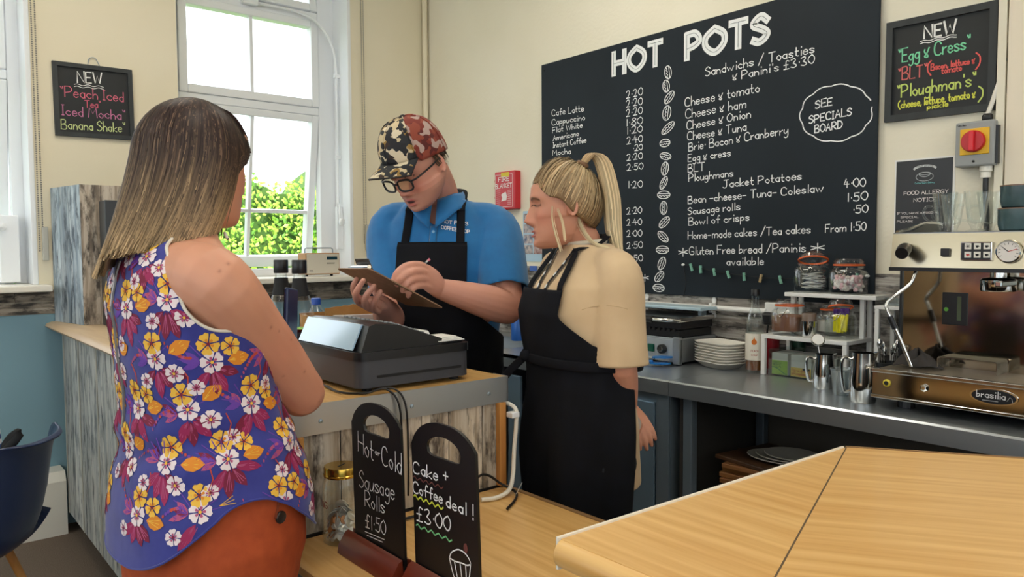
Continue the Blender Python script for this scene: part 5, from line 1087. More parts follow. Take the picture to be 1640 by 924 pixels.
def mug(x, y, z, label):
    t = thing('stoneware_mug', (x, y, z), label, 'mug', 'dark teal stoneware mugs on the espresso machine')
    MB().lathe([(.040, 0), (.046, .004), (.050, .02), (.051, .068), (.049, .068), (.047, .02), (.001, .008)], (x, y, z), 32).build('body', MUG, t, smooth=True)
    MB().lathe([(.0515, .066), (.0515, .0695), (.0485, .0695), (.0485, .066)], (x, y, z), 32, ring=True).build('rim', MUGR, t, smooth=True)
    a = V((-.35, -.94, 0)).normalized(); b0 = V((x, y, z)); MB().tube([b0+a*.049+V((0, 0, .058)), b0+a*.075+V((0, 0, .060)), b0+a*.082+V((0, 0, .038)), b0+a*.068+V((0, 0, .018)), b0+a*.049+V((0, 0, .018))], .0065, 10, 5).build('handle', MUG, t, smooth=True)
mug(2.665, .775, ZD, 'dark teal mug underneath the stacked pair'); mug(2.672, .772, ZD+.07, 'dark teal mug stacked on top of another')
# ---- under the open counter: boards, plates, papers
zz = .3605
for i, (x, y, w_, l_, h_, col, rz) in enumerate(((2.66, 1.50, .26, .36, .06, 'c9c7c2', .05), (2.65, 1.52, .25, .34, .05, 'bab8b4', -.06), (2.64, 1.50, .27, .38, .05, 'a8a39b', .04))):
    t = thing('paper_stack', (x, y, zz), ('bottom paper bundle under the steel counter', 'middle paper bundle under the steel counter', 'top paper bundle beneath the wooden boards')[i], 'paper stack', 'paper bundles under the counter'); Rm = Matrix.Translation((x, y, 0)) @ Matrix.Rotation(rz, 4, 'Z')
    for k in range(5): MB().box((-w_/2+.002*k, -l_/2, zz+k*h_/5), (w_/2-.003*(k % 2), l_/2-.004*(k % 3), zz+(k+1)*h_/5-.001), Rm).build('sheaf', mat('sheaf_'+col, col, .8), t)
    zz += h_+.0005
for i, (w_, l_, h_, rz, col) in enumerate(((.30, .42, .020, .08, '8a5a34'), (.30, .42, .018, .02, '9c6a3c'), (.29, .40, .018, -.05, 'a8773f'), (.30, .40, .018, .04, '94643a'), (.31, .46, .016, -.15, '4a3526'))):
    t = thing('wooden_board', (2.62, 1.48, zz), 'wooden serving board under the counter, ' + ('lowest', 'second from the bottom', 'third from the bottom', 'second from the top', 'topmost and darkest')[i]+' of the pile', 'serving board', 'wooden boards under the counter')
    Rm = Matrix.Translation((2.60, 1.47, 0)) @ Matrix.Rotation(rz, 4, 'Z'); MB().box((-w_/2, -l_/2, zz), (w_/2, l_/2, zz+h_), Rm, .003).build('board', mat('board_'+col, col, .5, noise=('5f3e22', (30, 4, 30), 3, .4, .9)), t)
    MB().tube([Rm @ V((0, l_/2-.01, zz+h_*.5)), Rm @ V((0, l_/2+.02, zz+h_*.5))], .006, 8).build('peg_handle', mat('board_'+col), t)
    zz += h_+.0005
for i in range(3):
    t = thing('oval_dish', (2.58, 1.50, zz), ('lowest pale oval dish resting on the wooden boards', 'middle pale oval dish on the wooden boards', 'uppermost pale oval dish on the wooden boards')[i], 'dish', 'pale dishes on the boards')
    MB().lathe([(.001, .002), (.6, 0), (.7, .003), (1, .014), (.98, .017), (.68, .006), (.001, .005)], (2.58+.01*i, 1.50-.02*i, zz), 32, Matrix.Diagonal((.09, .13-.012*i, 1))).build('dish', mat('dish_grey', 'b9b7ae', .3), t, smooth=True); zz += .0075
# by the sink
d_ = (V((0, 0, 0))-V((0, 0, 0)))
_q = PZ(829, 545, .9); bx_, by_ = _q.x, _q.y
s3 = thing('spray_bottle', (bx_, by_, ZW), 'blue bottle standing by the sink', 'bottle')
MB().lathe([(.035, 0), (.037, .01), (.037, .13), (.016, .17), (.014, .19), (.001, .19)], (bx_, by_, ZW), 20).build('bottle_body', mat('bottle_blue', '2a62b4', .3), s3, smooth=True); MB().box((bx_-.03, by_-.012, ZW+.19), (bx_+.025, by_+.012, ZW+.215), None, .005).build('trigger_head', WHITE, s3)
s4 = thing('white_funnel_cup', (2.80, 2.765, ZW), 'white paper cone cup by the sink', 'cup'); MB().lathe([(.012, 0), (.034, .10), (.032, .10), (.010, .004), (.001, .004)], (2.80, 2.765, ZW), 20).build('cup_wall', mat('paper_white'), s4, smooth=True)
# ================================================================== PEOPLE
UP = V((0, 0, 1))
def unit(a): a = V(a); return a.normalized()
class Fr:
    """a little frame: origin, forward f, the figure's own right s, up u"""
    def __init__(s, o, f, u=(0, 0, 1)): s.o = V(o); s.f = unit(f); u = V(u); s.s = s.f.cross(u).normalized(); s.u = s.s.cross(s.f).normalized()
    def p(s, a, b, c): return s.o+s.s*a+s.f*b+s.u*c
    def loc(s, P):
        d = P-np.array(s.o); return np.stack([d@np.array(s.s), d@np.array(s.f), d@np.array(s.u)], 1)
class Torso:
    def __init__(s, fr, sec, n=2.35): s.fr = fr; s.sec = np.array(sec, float); s.n = n
    def at(s, z): return [np.interp(z, s.sec[:, 0], s.sec[:, k]) for k in range(1, 4)]
    def pt(s, th, z, off=0):
        fo, a, b = s.at(z); c, q = math.cos(th), math.sin(th)
        return s.fr.p((a+off)*math.copysign(abs(q)**(2/s.n), q), fo+(b+off)*math.copysign(abs(c)**(2/s.n), c), z)
    def solid(s, mb, z0, z1, off=0, nz=26, nt=36, bump=None):
        zs = np.linspace(z0, z1, nz); vs = []; fs = []
        for z in zs:
            for k in range(nt): th = 2*PI*k/nt; vs.append(s.pt(th, z, off+(bump(th, z) if bump else 0)))
        for i in range(nz-1):
            for k in range(nt): fs.append((i*nt+k, i*nt+(k+1) % nt, (i+1)*nt+(k+1) % nt, (i+1)*nt+k))
        fs += [tuple(range(nt))[::-1], tuple((nz-1)*nt+k for k in range(nt))]; mb.add(vs, fs)
def head(mb, fr, k=1.0, nose=1.0, jaw=1.0, full=0.0):
    """face and skull: sections by height with nose, sockets, lips, chin raised out of them"""
    Z = [-.118, -.110, -.098, -.08, -.055, -.03, 0, .03, .06, .083, .1, .110]
    Wd = [.016, .034, .046, .055, .062, .068, .073, .076, .073, .060, .038, .010]
    Fn = [.066, .082, .088, .088, .087, .087, .088, .094, .090, .072, .045, .012]
    Bk = [.030, .0, -.02, -.045, -.065, -.083, -.094, -.099, -.093, -.074, -.046, -.012]
    nz, nt = 84, 84; vs = []; fs = []
    for i in range(nz):
        z = -.118+.228*(.5-.5*math.cos(PI*i/(nz-1)))
        w_, f_, b_ = (np.interp(z, Z, A_) for A_ in (Wd, Fn, Bk)); w_ = w_*(jaw if z < -.03 else 1)+full*max(0, 1-abs(z+.06)/.06); c_ = (f_+b_)/2-.0
        for j in range(nt):
            th = 2*PI*j/nt; ct, st = math.cos(th), math.sin(th); e = 2/2.25
            y = w_*math.copysign(abs(st)**e, st); x = c_+(f_-c_)*math.copysign(abs(ct)**e, ct); d = 0
            if ct > 0:
                g = lambda y0, sy, z0, sz: math.exp(-((abs(y)-y0)/sy)**2-((z-z0)/sz)**2)
                nh = np.interp(z, [-.056, -.047, -.038, -.012, .012, .03], [0, .016, .027, .016, .006, 0])*nose; sg = np.interp(z, [-.05, -.035, 0, .03], [.014, .0125, .0085, .008])
                d += nh*math.exp(-(y/sg)**2)+.006*nose*g(.013, .006, -.042, .007)
                d += -.012*g(.032, .017, .007, .012)+.0055*g(.032, .011, .004, .0075)+.004*g(.026, .022, .027, .008)
                d += .006*g(0, .019, -.067, .0055)+.006*g(0, .016, -.079, .006)-.0055*g(0, .022, -.0725, .0028)-.003*g(0, .02, -.09, .006)
                d += .007*g(0, .018, -.106, .012)+.005*g(.045, .018, -.028, .018)
                d *= max(0, ct)**.35
            vs.append(fr.p(y*k, (x+d)*k, z*k))
    for i in range(nz-1):
        for j in range(nt): fs.append((i*nt+j, i*nt+(j+1) % nt, (i+1)*nt+(j+1) % nt, (i+1)*nt+j))
    fs += [tuple(range(nt))[::-1], tuple((nz-1)*nt+j for j in range(nt))]; mb.add(vs, fs)
    for sd_ in (-1, 1):                      # ears
        M_ = Matrix((fr.s, fr.f, fr.u)).transposed()
        o_ = fr.p(sd_*.076*k, -.012*k, -.005*k)
        mb.ell(o_, (.007*k, .014*k, .026*k), M_, 14, 10)
        mb.tube([fr.p(sd_*(.077+.009*math.sin(t*.5))*k, (-.013-.015*math.sin(t))*k, (-.002+.027*math.cos(t))*k) for t in np.linspace(-.7, 3.3, 12)], .0042*k, 8)
def hand(mb, wrist, d, n, side, curl=.5, size=1.0, spread=.12, thumb=None, curls=None):
    """palm with five jointed fingers. d: towards the fingertips, n: out of the back of the hand, side=+1 if the thumb lies towards d x n"""
    d, n = unit(d), V(n); n = (n-d*n.dot(d)).normalized(); t = d.cross(n)*side; W_ = V(wrist); k = size
    P = lambda a, b, c: W_+d*(a*k)+t*(b*k)+n*(c*k)
    mb.limb([P(-.01, 0, 0), P(.03, .002, .002), P(.065, .002, .004), P(.085, .0, .002)], [.026*k, .036*k, .040*k, .038*k], 16, 4, ref=t, rb=[.021*k, .018*k, .016*k, .013*k])
    for i, (b, L, r) in enumerate(((.030, .070, .0092), (.010, .078, .0095), (-.010, .072, .0090), (-.029, .058, .0080))):
        cu = (curls[i] if curls else curl); a = -spread*(i-1.5)*.6; dd = (d*math.cos(a)+t*math.sin(a)*1).normalized() if spread else d
        pts = [P(.075, b*.95, .002)]; pos = P(.088, b, .002); ang = 0; pts.append(pos)
        for seg, fr_ in ((.46, .75), (.31, 1.0), (.23, .8)):
            ang += cu*fr_*1.25; pos = pos+(dd*math.cos(ang)-n*math.sin(ang))*(L*seg*k); pts.append(pos)
        mb.limb(pts, [r*1.08*k, r*1.08*k, r*k, r*.92*k, r*.74*k], 12, 4)
    th = thumb or (.9, .55, .5)                                       # along d, along t, towards the palm
    v = (d*th[0]+t*th[1]-n*th[2]).normalized(); p0 = P(.022, .026, -.004); p1 = P(.022, .026, -.004)+(t*.6+d*.6-n*.3).normalized()*.034*k; p2 = p1+v*.030*k; p3 = p2+(v*.9+d*.3-t*.2).normalized()*.024*k
    mb.limb([p0, p1, p2, p3], [.0155*k, .0125*k, .0105*k, .0085*k], 12, 4)
def skin_paint(me, base, fr=None, lips=None, brow=None, blush=.5, stubble=None, k=1.0, extra=None):
    P = coords(me); c = np.tile(np.array(lin(base)[:3]), (len(P), 1))
    nz = np.sin(P[:, 0]*61+P[:, 2]*47)*np.sin(P[:, 1]*53-P[:, 2]*39); c *= (1+.035*nz)[:, None]
    def mix(w_, col): nonlocal c; w_ = np.clip(w_, 0, 1)[:, None]; c = c*(1-w_)+np.array(lin(col)[:3])*w_
    if fr is not None:
        L = fr.loc(P)/k; y, x, z = np.abs(L[:, 0]), L[:, 1], L[:, 2]; front = (x > .03) & (z > -.13) & (z < .12) & (y < .08)
        G = lambda y0, sy, z0, sz: np.exp(-((y-y0)/sy)**2-((z-z0)/sz)**2)*front
        mix(blush*.8*G(.042, .022, -.03, .022), 'c9705c'); mix(blush*.6*G(0, .014, -.036, .012), 'c5705f')
        if stubble: mix(.35*((z < -.05) & (x > -.02) & (z > -.13) & (y < .075)), stubble)
        if lips: mix(1.2*G(0, .019, -.073, .0095)*(np.abs(z+.073) < .011), lips); mix(.9*G(0, .02, -.0725, .0018), '4a1f1c')
        if brow: mix(1.1*np.exp(-((z-(.026-.0035*((y-.03)/.015)**2))/.0042)**2)*((y > .012) & (y < .05))*front, brow)
        mix(.9*np.exp(-((z-(.004+.002*((y-.032)/.013)**2))/.0026)**2)*((y > .018) & (y < .047))*front, '3a2620')
        mix(.5*(np.exp(-((L[:, 0]*0+y-.080)/.01)**2-((x+.012)/.018)**2-((z+.003)/.02)**2)), 'c06a55')
    if extra: c = extra(P, c, mix) if extra(P, c, mix) is not None else c
    paint(me, np.clip(c, 0, 1)); return me
SKIN = mat('skin', 'd9a58c', .5, attr='col', sss=.12)
def cut(me, fn):
    """drop the faces whose centre answers fn"""
    bm = bmesh.new(); bm.from_mesh(me); kill = [f for f in bm.faces if fn(f.calc_center_median())]; bmesh.ops.delete(bm, geom=kill, context='FACES'); bm.to_mesh(me); bm.free(); return me
def wrinkle(me, amp, seed, sc=(9, 9, 5), fine=0):
    """soft cloth folds along the surface normal"""
    P = coords(me); n = np.empty(len(P)*3); me.vertices.foreach_get('normal', n); n = n.reshape(-1, 3); r = np.random.default_rng(seed); d = np.zeros(len(P))
    for i in range(7):
        k = r.normal(size=3)*np.array(sc)*(1+i*.35); d += np.sin(P@k+r.uniform(0, 6))/(1+i*.4)
    P = P+n*(amp*d/3)[:, None]; me.vertices.foreach_set('co', P.ravel()); me.update(); return me
def strands(mb, cols, paths, width, root, tip, jit=.12, gamma=1.2):
    """flat hair ribbons; paths: list of (points, outward normals, shade)"""
    C = []
    for pts, ns, sh in paths:
        m = len(pts); o = []
        for i in range(m):
            t = (pts[min(i+1, m-1)]-pts[max(i-1, 0)]).normalized(); s_ = ns[i].cross(t)
            s_ = s_.normalized()*(width*(.5+.5*math.sin(PI*min(1, .25+.75*(1-i/(m-1)))))) if s_.length > 1e-6 else V((0, 0, 0)); o += [pts[i]+s_*.5, pts[i]-s_*.5]
            a = (i/(m-1))**gamma; col = [(root[q]*(1-a)+tip[q]*a)*sh for q in range(3)]; C += [col, col]
        mb.add(o, [(2*i, 2*i+1, 2*i+3, 2*i+2) for i in range(m-1)])
    cols += C
HAIR = mat('hair', '5a4030', .5, attr='col', spec=.35)
def hair_obj(mb, cols, parent, name='hair_strands'):
    me = mb.mesh(name, fix=False); paint(me, np.array(cols)); o = put(me, name, HAIR, parent, smooth=2); return o

def edge_loops(me):
    """open borders of a mesh as ordered vertex loops"""
    bm = bmesh.new(); bm.from_mesh(me); nb_ = {}
    for e in bm.edges:
        if len(e.link_faces) == 1: a, b = e.verts[0].index, e.verts[1].index; nb_.setdefault(a, []).append(b); nb_.setdefault(b, []).append(a)
    bm.free(); seen = set(); out = []
    for s0 in list(nb_):
        if s0 in seen: continue
        loop = [s0]; seen.add(s0); cur = s0
        while True:
            nx = [q for q in nb_[cur] if q not in seen]
            if not nx: break
            cur = nx[0]; seen.add(cur); loop.append(cur)
        if len(loop) > 12: out.append(loop)
    return out
def tidy(me, it=14):
    """draw ragged cut borders smooth; returns the border loops as points"""
    bm = bmesh.new(); bm.from_mesh(me); loose = [v for v in bm.verts if not v.link_faces]; bmesh.ops.delete(bm, geom=loose, context='VERTS')
    for _ in range(3):                      # trim single-face teeth
        t_ = [f for f in bm.faces if sum(len(e.link_faces) == 1 for e in f.edges) >= 2]; bmesh.ops.delete(bm, geom=t_, context='FACES')
    bm.to_mesh(me); bm.free(); P = coords(me); res = []
    for lp in edge_loops(me):
        Q = P[lp].copy()
        for _ in range(it): Q = (np.roll(Q, 1, 0)+2*Q+np.roll(Q, -1, 0))/4
        P[lp] = Q; res.append([V(q) for q in Q])
    me.vertices.foreach_set('co', P.ravel()); me.update(); return res

def lips(fr, k, parent, col, gap=.0008):
    """upper and lower lip; a gap opens the mouth"""
    M_ = mat('lips_'+col, col, .4)
    def lp(y, z, d): return fr.p(y*k, (.0935+d-2.4*y*y*12)*k, z*k)
    for nm, z, bow, r in (('upper_lip', -.0690+gap*.4, .0022, .0034), ('lower_lip', -.0775-gap*.8, -.0028, .0042)):
        pts = [lp(y, z+bow*(1-(y/.021)**2)*(1 if nm[0] == 'l' else (.55+.45*min(1, abs(y)/.006))), -.0008) for y in np.linspace(-.021, .021, 13)]; rr = [r*math.sqrt(max(.05, 1-(y/.0225)**2))*k for y in np.linspace(-.021, .021, 13)]
        MB().tube(pts, rr, 8, 0, ref=tuple(fr.f), rb=[q*.8 for q in rr]).build(nm, M_, parent, smooth=2)
    if gap > .002: MB().tube([lp(y, -.0735-gap*.2, -.004) for y in np.linspace(-.014, .014, 7)], .004*k, 8).build('mouth_opening', mat('mouth_dark', '3a1614', .7), parent, smooth=2)
# ------------------------------------------------------------------ the customer in the floral top
wf = Fr((.458, 1.50, 0), (1, .05, 0)); wo = thing('person', (.458, 1.50, 0), 'person with long brown hair in a blue floral sleeveless top at the counter', 'person')
WT = Torso(wf, [(.80, .025, .19, .148), (.86, .03, .203, .157), (.95, .03, .202, .155), (1.02, .03, .188, .145), (1.08, .022, .176, .134), (1.16, .01, .166, .118), (1.25, -.004, .168, .114), (1.32, -.012, .172, .112), (1.38, -.018, .160, .095), (1.42, -.02, .12, .078), (1.455, -.01, .062, .058), (1.50, .0, .055, .055)])
hw = PD(318, 262, 1.46); view = (V((hw.x, hw.y, 0))).normalized(); rgt = V((view.y, -view.x, 0))
whf = Fr(hw+V((0, 0, -.0)), view*math.cos(.98)+rgt*math.sin(.98)-UP*.10)
mb = MB(); WT.solid(mb, .80, 1.47, -.004); head(mb, whf, 1.0, .85)
mb.limb([wf.p(0, -.02, 1.40), wf.p(0, -.005, 1.46), whf.p(0, -.02, -.05)], [.06, .054, .055])
SHR = V((.452, 1.345, 1.360)); ELR = V((.655, 1.452, 1.128)); WRR = V((.672, 1.645, 1.205))
mb.limb([SHR+V((-.03, .07, .02)), SHR, SHR.lerp(ELR, .35), SHR.lerp(ELR, .7), ELR], [.058, .064, .062, .057, .049]); mb.limb([ELR, ELR.lerp(WRR, .3), ELR.lerp(WRR, .7), WRR], [.050, .050, .038, .028])
hand(mb, WRR, V((.25, .6, .55)), V((.8, -.5, 0)), 1, .6, .88, .05)
SHL = V((.455, 1.665, 1.362)); ELL = V((.55, 1.86, 1.115)); WRL = V((.72, 1.99, 1.095))
mb.limb([SHL+V((0, -.07, .02)), SHL, SHL.lerp(ELL, .5), ELL], [.058, .066, .06, .048]); mb.limb([ELL, ELL.lerp(WRL, .4), WRL], [.048, .046, .028]); hand(mb, WRL, V((1, .1, -.05)), UP, 1, .2, .92)
for sgn in (-1, 1):
    hp_ = wf.p(.10*sgn, .02, .86); kn_ = wf.p(.11*sgn, .05, .47); an_ = wf.p(.11*sgn, -.02, .09)
    mb.limb([hp_, hp_.lerp(kn_, .5), kn_, kn_.lerp(an_, .35), an_], [.11, .085, .058, .056, .038]); mb.limb([wf.p(.11*sgn, -.05, .055), wf.p(.11*sgn, .05, .05), wf.p(.115*sgn, .15, .035)], [.038, .04, .03])
me = remesh(mb, .0042, 3)
def wskin(P, c, mix):
    d = np.linalg.norm(P-np.array(ELR.lerp(SHR, .45)), axis=1); mix(.45*np.exp(-(d/.09)**2), 'c46b55'); d = np.linalg.norm(P-np.array(ELR), axis=1); mix(.35*np.exp(-(d/.07)**2), 'bd6a52')
    r = np.random.default_rng(3)
    for q in range(26):
        t = r.uniform(0, .95); s_ = np.array(SHR.lerp(ELR, t))+r.normal(size=3)*.05; s_ = P[np.argmin(((P-s_)**2).sum(1))]; mix(.55*np.exp(-(((P-s_)**2).sum(1))/(r.uniform(.0015, .0035)**2)), '8d5140')
    return c
skin_paint(me, 'd69a7e', whf, 'b5665c', '5d4334', .5, None, 1, None)
at = me.color_attributes['col']; P = coords(me); c = np.empty(len(P)*4); at.data.foreach_get('color', c); c = c.reshape(-1, 4)
def mixc(w_, col): w_ = np.clip(w_, 0, 1)[:, None]; c[:, :3] = c[:, :3]*(1-w_)+np.array(lin(col)[:3])*w_
mixc(.45*np.exp(-(np.linalg.norm(P-np.array(SHR.lerp(ELR, .55)), axis=1)/.085)**2), 'c3664f'); mixc(.4*np.exp(-(np.linalg.norm(P-np.array(ELR), axis=1)/.06)**2), 'b9634c')
rr_ = np.random.default_rng(3)
for q in range(26):
    s_ = np.array(SHR.lerp(ELR, rr_.uniform(0, .95)))+rr_.normal(size=3)*.05; s_ = P[np.argmin(((P-s_)**2).sum(1))]; mixc(.6*np.exp(-(((P-s_)**2).sum(1))/(rr_.uniform(.002, .0035)**2)), '8d5140')
at.data.foreach_set('color', c.ravel()); put(me, 'body', SKIN, wo, smooth=2)
# trousers
RUST = mat('rust_cotton', 'b24d20', .85, noise=('a2421a', 40, 3, .3, .7), bump=(500, .2, .001))
mb = MB(); WT.solid(mb, .79, 1.03, -.0, 12)
for sgn in (-1, 1):
    mb.limb([wf.p(.095*sgn, .02, .88), wf.p(.10*sgn, .03, .66), wf.p(.11*sgn, .045, .46), wf.p(.112*sgn, .0, .14)], [.128, .108, .082, .07])
tr_ = wrinkle(remesh(mb, .007, 5), .004, 5, (12, 12, 20)); tro = put(tr_, 'trousers', RUST, wo, smooth=2)
for sgn in (-1, 1):
    mb = MB(); mb.limb([wf.p(.112*sgn, -.06, .045), wf.p(.112*sgn, .06, .045), wf.p(.115*sgn, .17, .035)], [.045, .046, .036]); mb.box(wf.p(.112*sgn-.045, -.10, 0), wf.p(.112*sgn+.045, .19, .03)); put(remesh(mb, .006, 3), 'shoe', mat('shoe_white', 'd9d6d0', .5), wo, smooth=2)
# hip pocket edge and buttons
bv = BVHTree.FromPolygons([tuple(v.co) for v in tr_.vertices], [tuple(p.vertices) for p in tr_.polygons])     # in the person's own coordinates
def on_tr(x, y):
    d_ = ray(x, y); h_, n_, _, _ = bv.ray_cast(CP-wo.location, d_); return (h_+wo.location, n_) if h_ else (None, None)
for (x, y, r) in ((449, 828, .0115), (462, 772, .0085)):
    h_, n_ = on_tr(x, y)
    if h_: MB().lathe([(r, -.001), (r, .003), (r*.85, .0045), (r*.6, .0035), (.001, .0035)], h_, 18, n_.to_track_quat('Z', 'Y').to_matrix()).build('button', mat('button_dark', '2a2320', .35), tro, smooth=True)
pts = [on_tr(x, y) for x, y in ((444, 752), (448, 775), (446, 800), (440, 830))]
pts = [h_+n_*.002 for h_, n_ in pts if h_]
if len(pts) > 2: MB().tube(pts, .0025, 6, 3).build('pocket_seam', mat('rust_dark', '7d3414', .85), tro, smooth=True)
# floral top: loose shell, shirt-tail hem, cut-away armholes
TOPB = mat('royal_blue_fabric', '232a82', .7, sheen=.3, bump=(700, .15, .0006), noise=('30368f', 30, 2, .3, .7))
mb = MB()
def folds(th, z): return .006*math.sin(z*70+2*th)*math.exp(-((z-1.07)/.05)**2)+(.012+.012*max(0, (1.05-z)/.2))
WT.solid(mb, .83, 1.462, 0, 60, 60, folds)
for SH in (SHR, SHL): mb.limb([SH+V((0, .05 if SH is SHR else -.05, .01)), SH+V((0, .03 if SH is SHR else -.03, .0))], [.062, .060])
tm = wrinkle(remesh(mb, .0055, 6), .0035, 11, (10, 10, 26))
def wcut(c):
    L = c-wf.o; a, b, z = L.dot(wf.s), L.dot(wf.f), c.z; th = math.atan2(a, b-.02)
    hem = .865+.115*max(0, 1-((abs(th)-1.65)/.9)**2) if abs(th) < 2.6 else .865; hem = .865+.115*math.exp(-((abs(th)-1.55)/.55)**2)
    if z < hem: return True
    if abs(a) > .06 and ((b-.012)/.088)**2+((z-1.375)/.098)**2 < 1: return True
    if abs(a) > .098 and z > 1.375 and abs(b-.012) < .088: return True
    return z > 1.455 or (z > 1.40 and b > .06)
cut(tm, wcut); borders = tidy(tm, 20); top_bv = BVHTree.FromPolygons([tuple(v.co) for v in tm.vertices], [tuple(p.vertices) for p in tm.polygons])
top = put(tm, 'floral_top', TOPB, wo, smooth=2)
# printed flowers laid on the cloth
PR = [mat('print_yellow', 'f0bd45', .7), mat('print_orange', 'e08a22', .7), mat('print_blush', 'ecdcdf', .7), mat('print_pink', 'b5527c', .7), mat('print_magenta', '9c1f55', .7), mat('print_wine', '7b1238', .7), mat('print_violet', '6b3fa6', .7), mat('print_red_bud', 'c0442f', .7)]
fm = MB()
def motif_space(c, n, rot):
    t = UP.cross(n).normalized(); b = n.cross(t); t, b = t*math.cos(rot)+b*math.sin(rot), b*math.cos(rot)-t*math.sin(rot)
    def mp(x, y, lift):
        x *= 1.18; y *= 1.18; p = c+t*x+b*y; h_, nn, _, _ = top_bv.ray_cast(p+n*.04, -n, .09)
        return (h_+n*(.0007+lift)) if h_ else None
    return mp
def shape(mp, pts, ctr, m_, lift):
    vs = [mp(x, y, lift) for x, y in pts]; c_ = mp(ctr[0], ctr[1], lift)
    if c_ is None or any(v is None for v in vs): return
    fm.cur = m_; k_ = len(vs); fm.add(vs+[c_], [(i, (i+1) % k_, k_) for i in range(k_)])
def petal(mp, cx_, cy_, a, r, wd, m_, lift):
    pts = [(cx_+math.cos(a)*r*u-math.sin(a)*wd*v, cy_+math.sin(a)*r*u+math.cos(a)*wd*v) for u, v in ((.12, 0), (.45, .55), (.8, .95), (1.0, .55), (.94, 0), (1.02, -.5), (.8, -.95), (.45, -.55))]
    shape(mp, pts, (cx_+math.cos(a)*r*.6, cy_+math.sin(a)*r*.6), m_, lift)
def leaf(mp, cx_, cy_, a, L, wd, m_, lift, vein):
    pts = [(cx_+math.cos(a)*L*u-math.sin(a)*wd*v, cy_+math.sin(a)*L*u+math.cos(a)*wd*v) for u, v in ((0, 0), (.25, .75), (.55, .95), (.8, .6), (1, 0), (.8, -.6), (.55, -.95), (.25, -.75))]
    shape(mp, pts, (cx_+math.cos(a)*L*.5, cy_+math.sin(a)*L*.5), m_, lift)
    for v in (-1, 0, 1): stroke(mp, [(cx_+math.cos(a)*L*.1, cy_+math.sin(a)*L*.1), (cx_+math.cos(a)*L*.75-math.sin(a)*wd*.5*v, cy_+math.sin(a)*L*.75+math.cos(a)*wd*.5*v)], .0012, vein, lift+.0003)
def stroke(mp, pts, wd, m_, lift):
    q = [mp(x, y, lift) for x, y in pts]
    if any(v is None for v in q): return
    fm.cur = m_
    for a_, b_ in zip(q, q[1:]):
        t_ = (b_-a_); s_ = t_.cross(V((0.6, -.8, .1))).normalized()*wd*.5 if t_.length > 1e-6 else V((0, 0, 0)); s_ = t_.cross(a_-wf.p(0, 0, a_.z)).normalized()*wd*.5
        fm.add([a_+s_, b_+s_, b_-s_, a_-s_], [(0, 1, 2, 3)])
def flower(mp, x, y, r, cols, rot):
    for k_ in range(5): a = rot+k_*2*PI/5; petal(mp, x, y, a, r, r*.5, cols[0], .0006+.00015*k_)
    for k_ in range(5): a = rot+k_*2*PI/5; petal(mp, x, y, a, r*.5, r*.13, cols[1], .0016)
    shape(mp, [(x+r*.16*math.cos(t), y+r*.16*math.sin(t)) for t in np.linspace(0, 2*PI, 7)[:-1]], (x, y), cols[2], .002)
def cluster(mp, v):
    rs = random.uniform
    for a in (-2.2, -1.6, -1.05, -.4): leaf(mp, .006*math.cos(a), -.008+.006*math.sin(a), a+rs(-.2, .2), rs(.030, .044), .0085, 4 if rs(0, 1) < .6 else 5, .0002, 3)
    for a in (2.4, 2.9, -2.8): leaf(mp, -.016, 0, a, rs(.02, .032), .005, random.choice((5, 6, 3)), .0002, 6)
    for a in np.linspace(.3, 2.9, 8): stroke(mp, [(.012*math.cos(a)-.008, .012*math.sin(a)), (.038*math.cos(a+.05)-.008, .036*math.sin(a+.05))], .0016, 6, .0001)
    for k_ in range(9): t = k_/8; shape(mp, [(-.03-.03*t+.0032*math.cos(q)*(1.3-t), .008+.022*t*t*(1 if v else -1)+.0028*math.sin(q)) for q in np.linspace(0, 2*PI, 6)[:-1]], (-.03-.03*t, .008+.022*t*t*(1 if v else -1)), random.choice((7, 3, 6)), .0004)
    stroke(mp, [(.006, .03), (.012, .05), (.006, .066)], .002, 7, .0003)
    flower(mp, .0, .0 if v else .004, .0165, (2, 3, 0), rs(0, 1)); flower(mp, -.004, .027, .0165, (0, 1, 5), rs(0, 1)); flower(mp, .027, .021 if v else -.018, .014, (0, 1, 5) if v else (2, 3, 0), rs(0, 1))
    leaf(mp, .022, .0 if v else .012, .1 if v else .5, .033, .0115, 1, .0007, 0)
    if rs(0, 1) < .75: flower(mp, rs(-.035, -.02), rs(-.05, -.03), .012, (2, 3, 5), rs(0, 1))
row = 0; zc = .872
while zc < 1.44:
    for k_ in range(9):
        th = -PI+(k_+.5*(row % 2))*2*PI/9+random.uniform(-.07, .07); q = WT.pt(th, zc+random.uniform(-.01, .01), .10); ctr = wf.p(0, WT.at(zc)[0], q.z); h_, n_, _, _ = top_bv.ray_cast(q, (ctr-q).normalized(), .25)
        if h_: cluster(motif_space(h_, n_, random.uniform(-.35, .35)), (row+k_) % 2)
    zc += .09; row += 1
fo = fm.mesh('printed_flowers', fix=False); po_ = put(fo, 'printed_flowers', PR, top, world=True, smooth=2); po_['kind'] = 'stuff'
# centre back zip and white armhole binding
zp = []
for z in np.linspace(1.40, 1.10, 16):
    q = WT.pt(PI, z, .1); h_, n_, _, _ = top_bv.ray_cast(q, (wf.p(0, 0, z)-q).normalized(), .3)
    if h_: zp.append(h_+n_*.002)
if len(zp) > 4: MB().tube(zp, .003, 6).build('zip', mat('zip_grey', '8f8a86', .35, .6), top)
for lp in borders:
    mz = sum(p.z for p in lp)/len(lp); lp = lp[::2]+[lp[0]]
    MB().tube(lp, .0032 if mz > 1.2 else .0022, 6, 0, cap=False).build('armhole_binding' if mz > 1.2 else 'hem_edge', mat('binding_white', 'e3dccf', .7) if mz > 1.2 else TOPB, top, smooth=2)
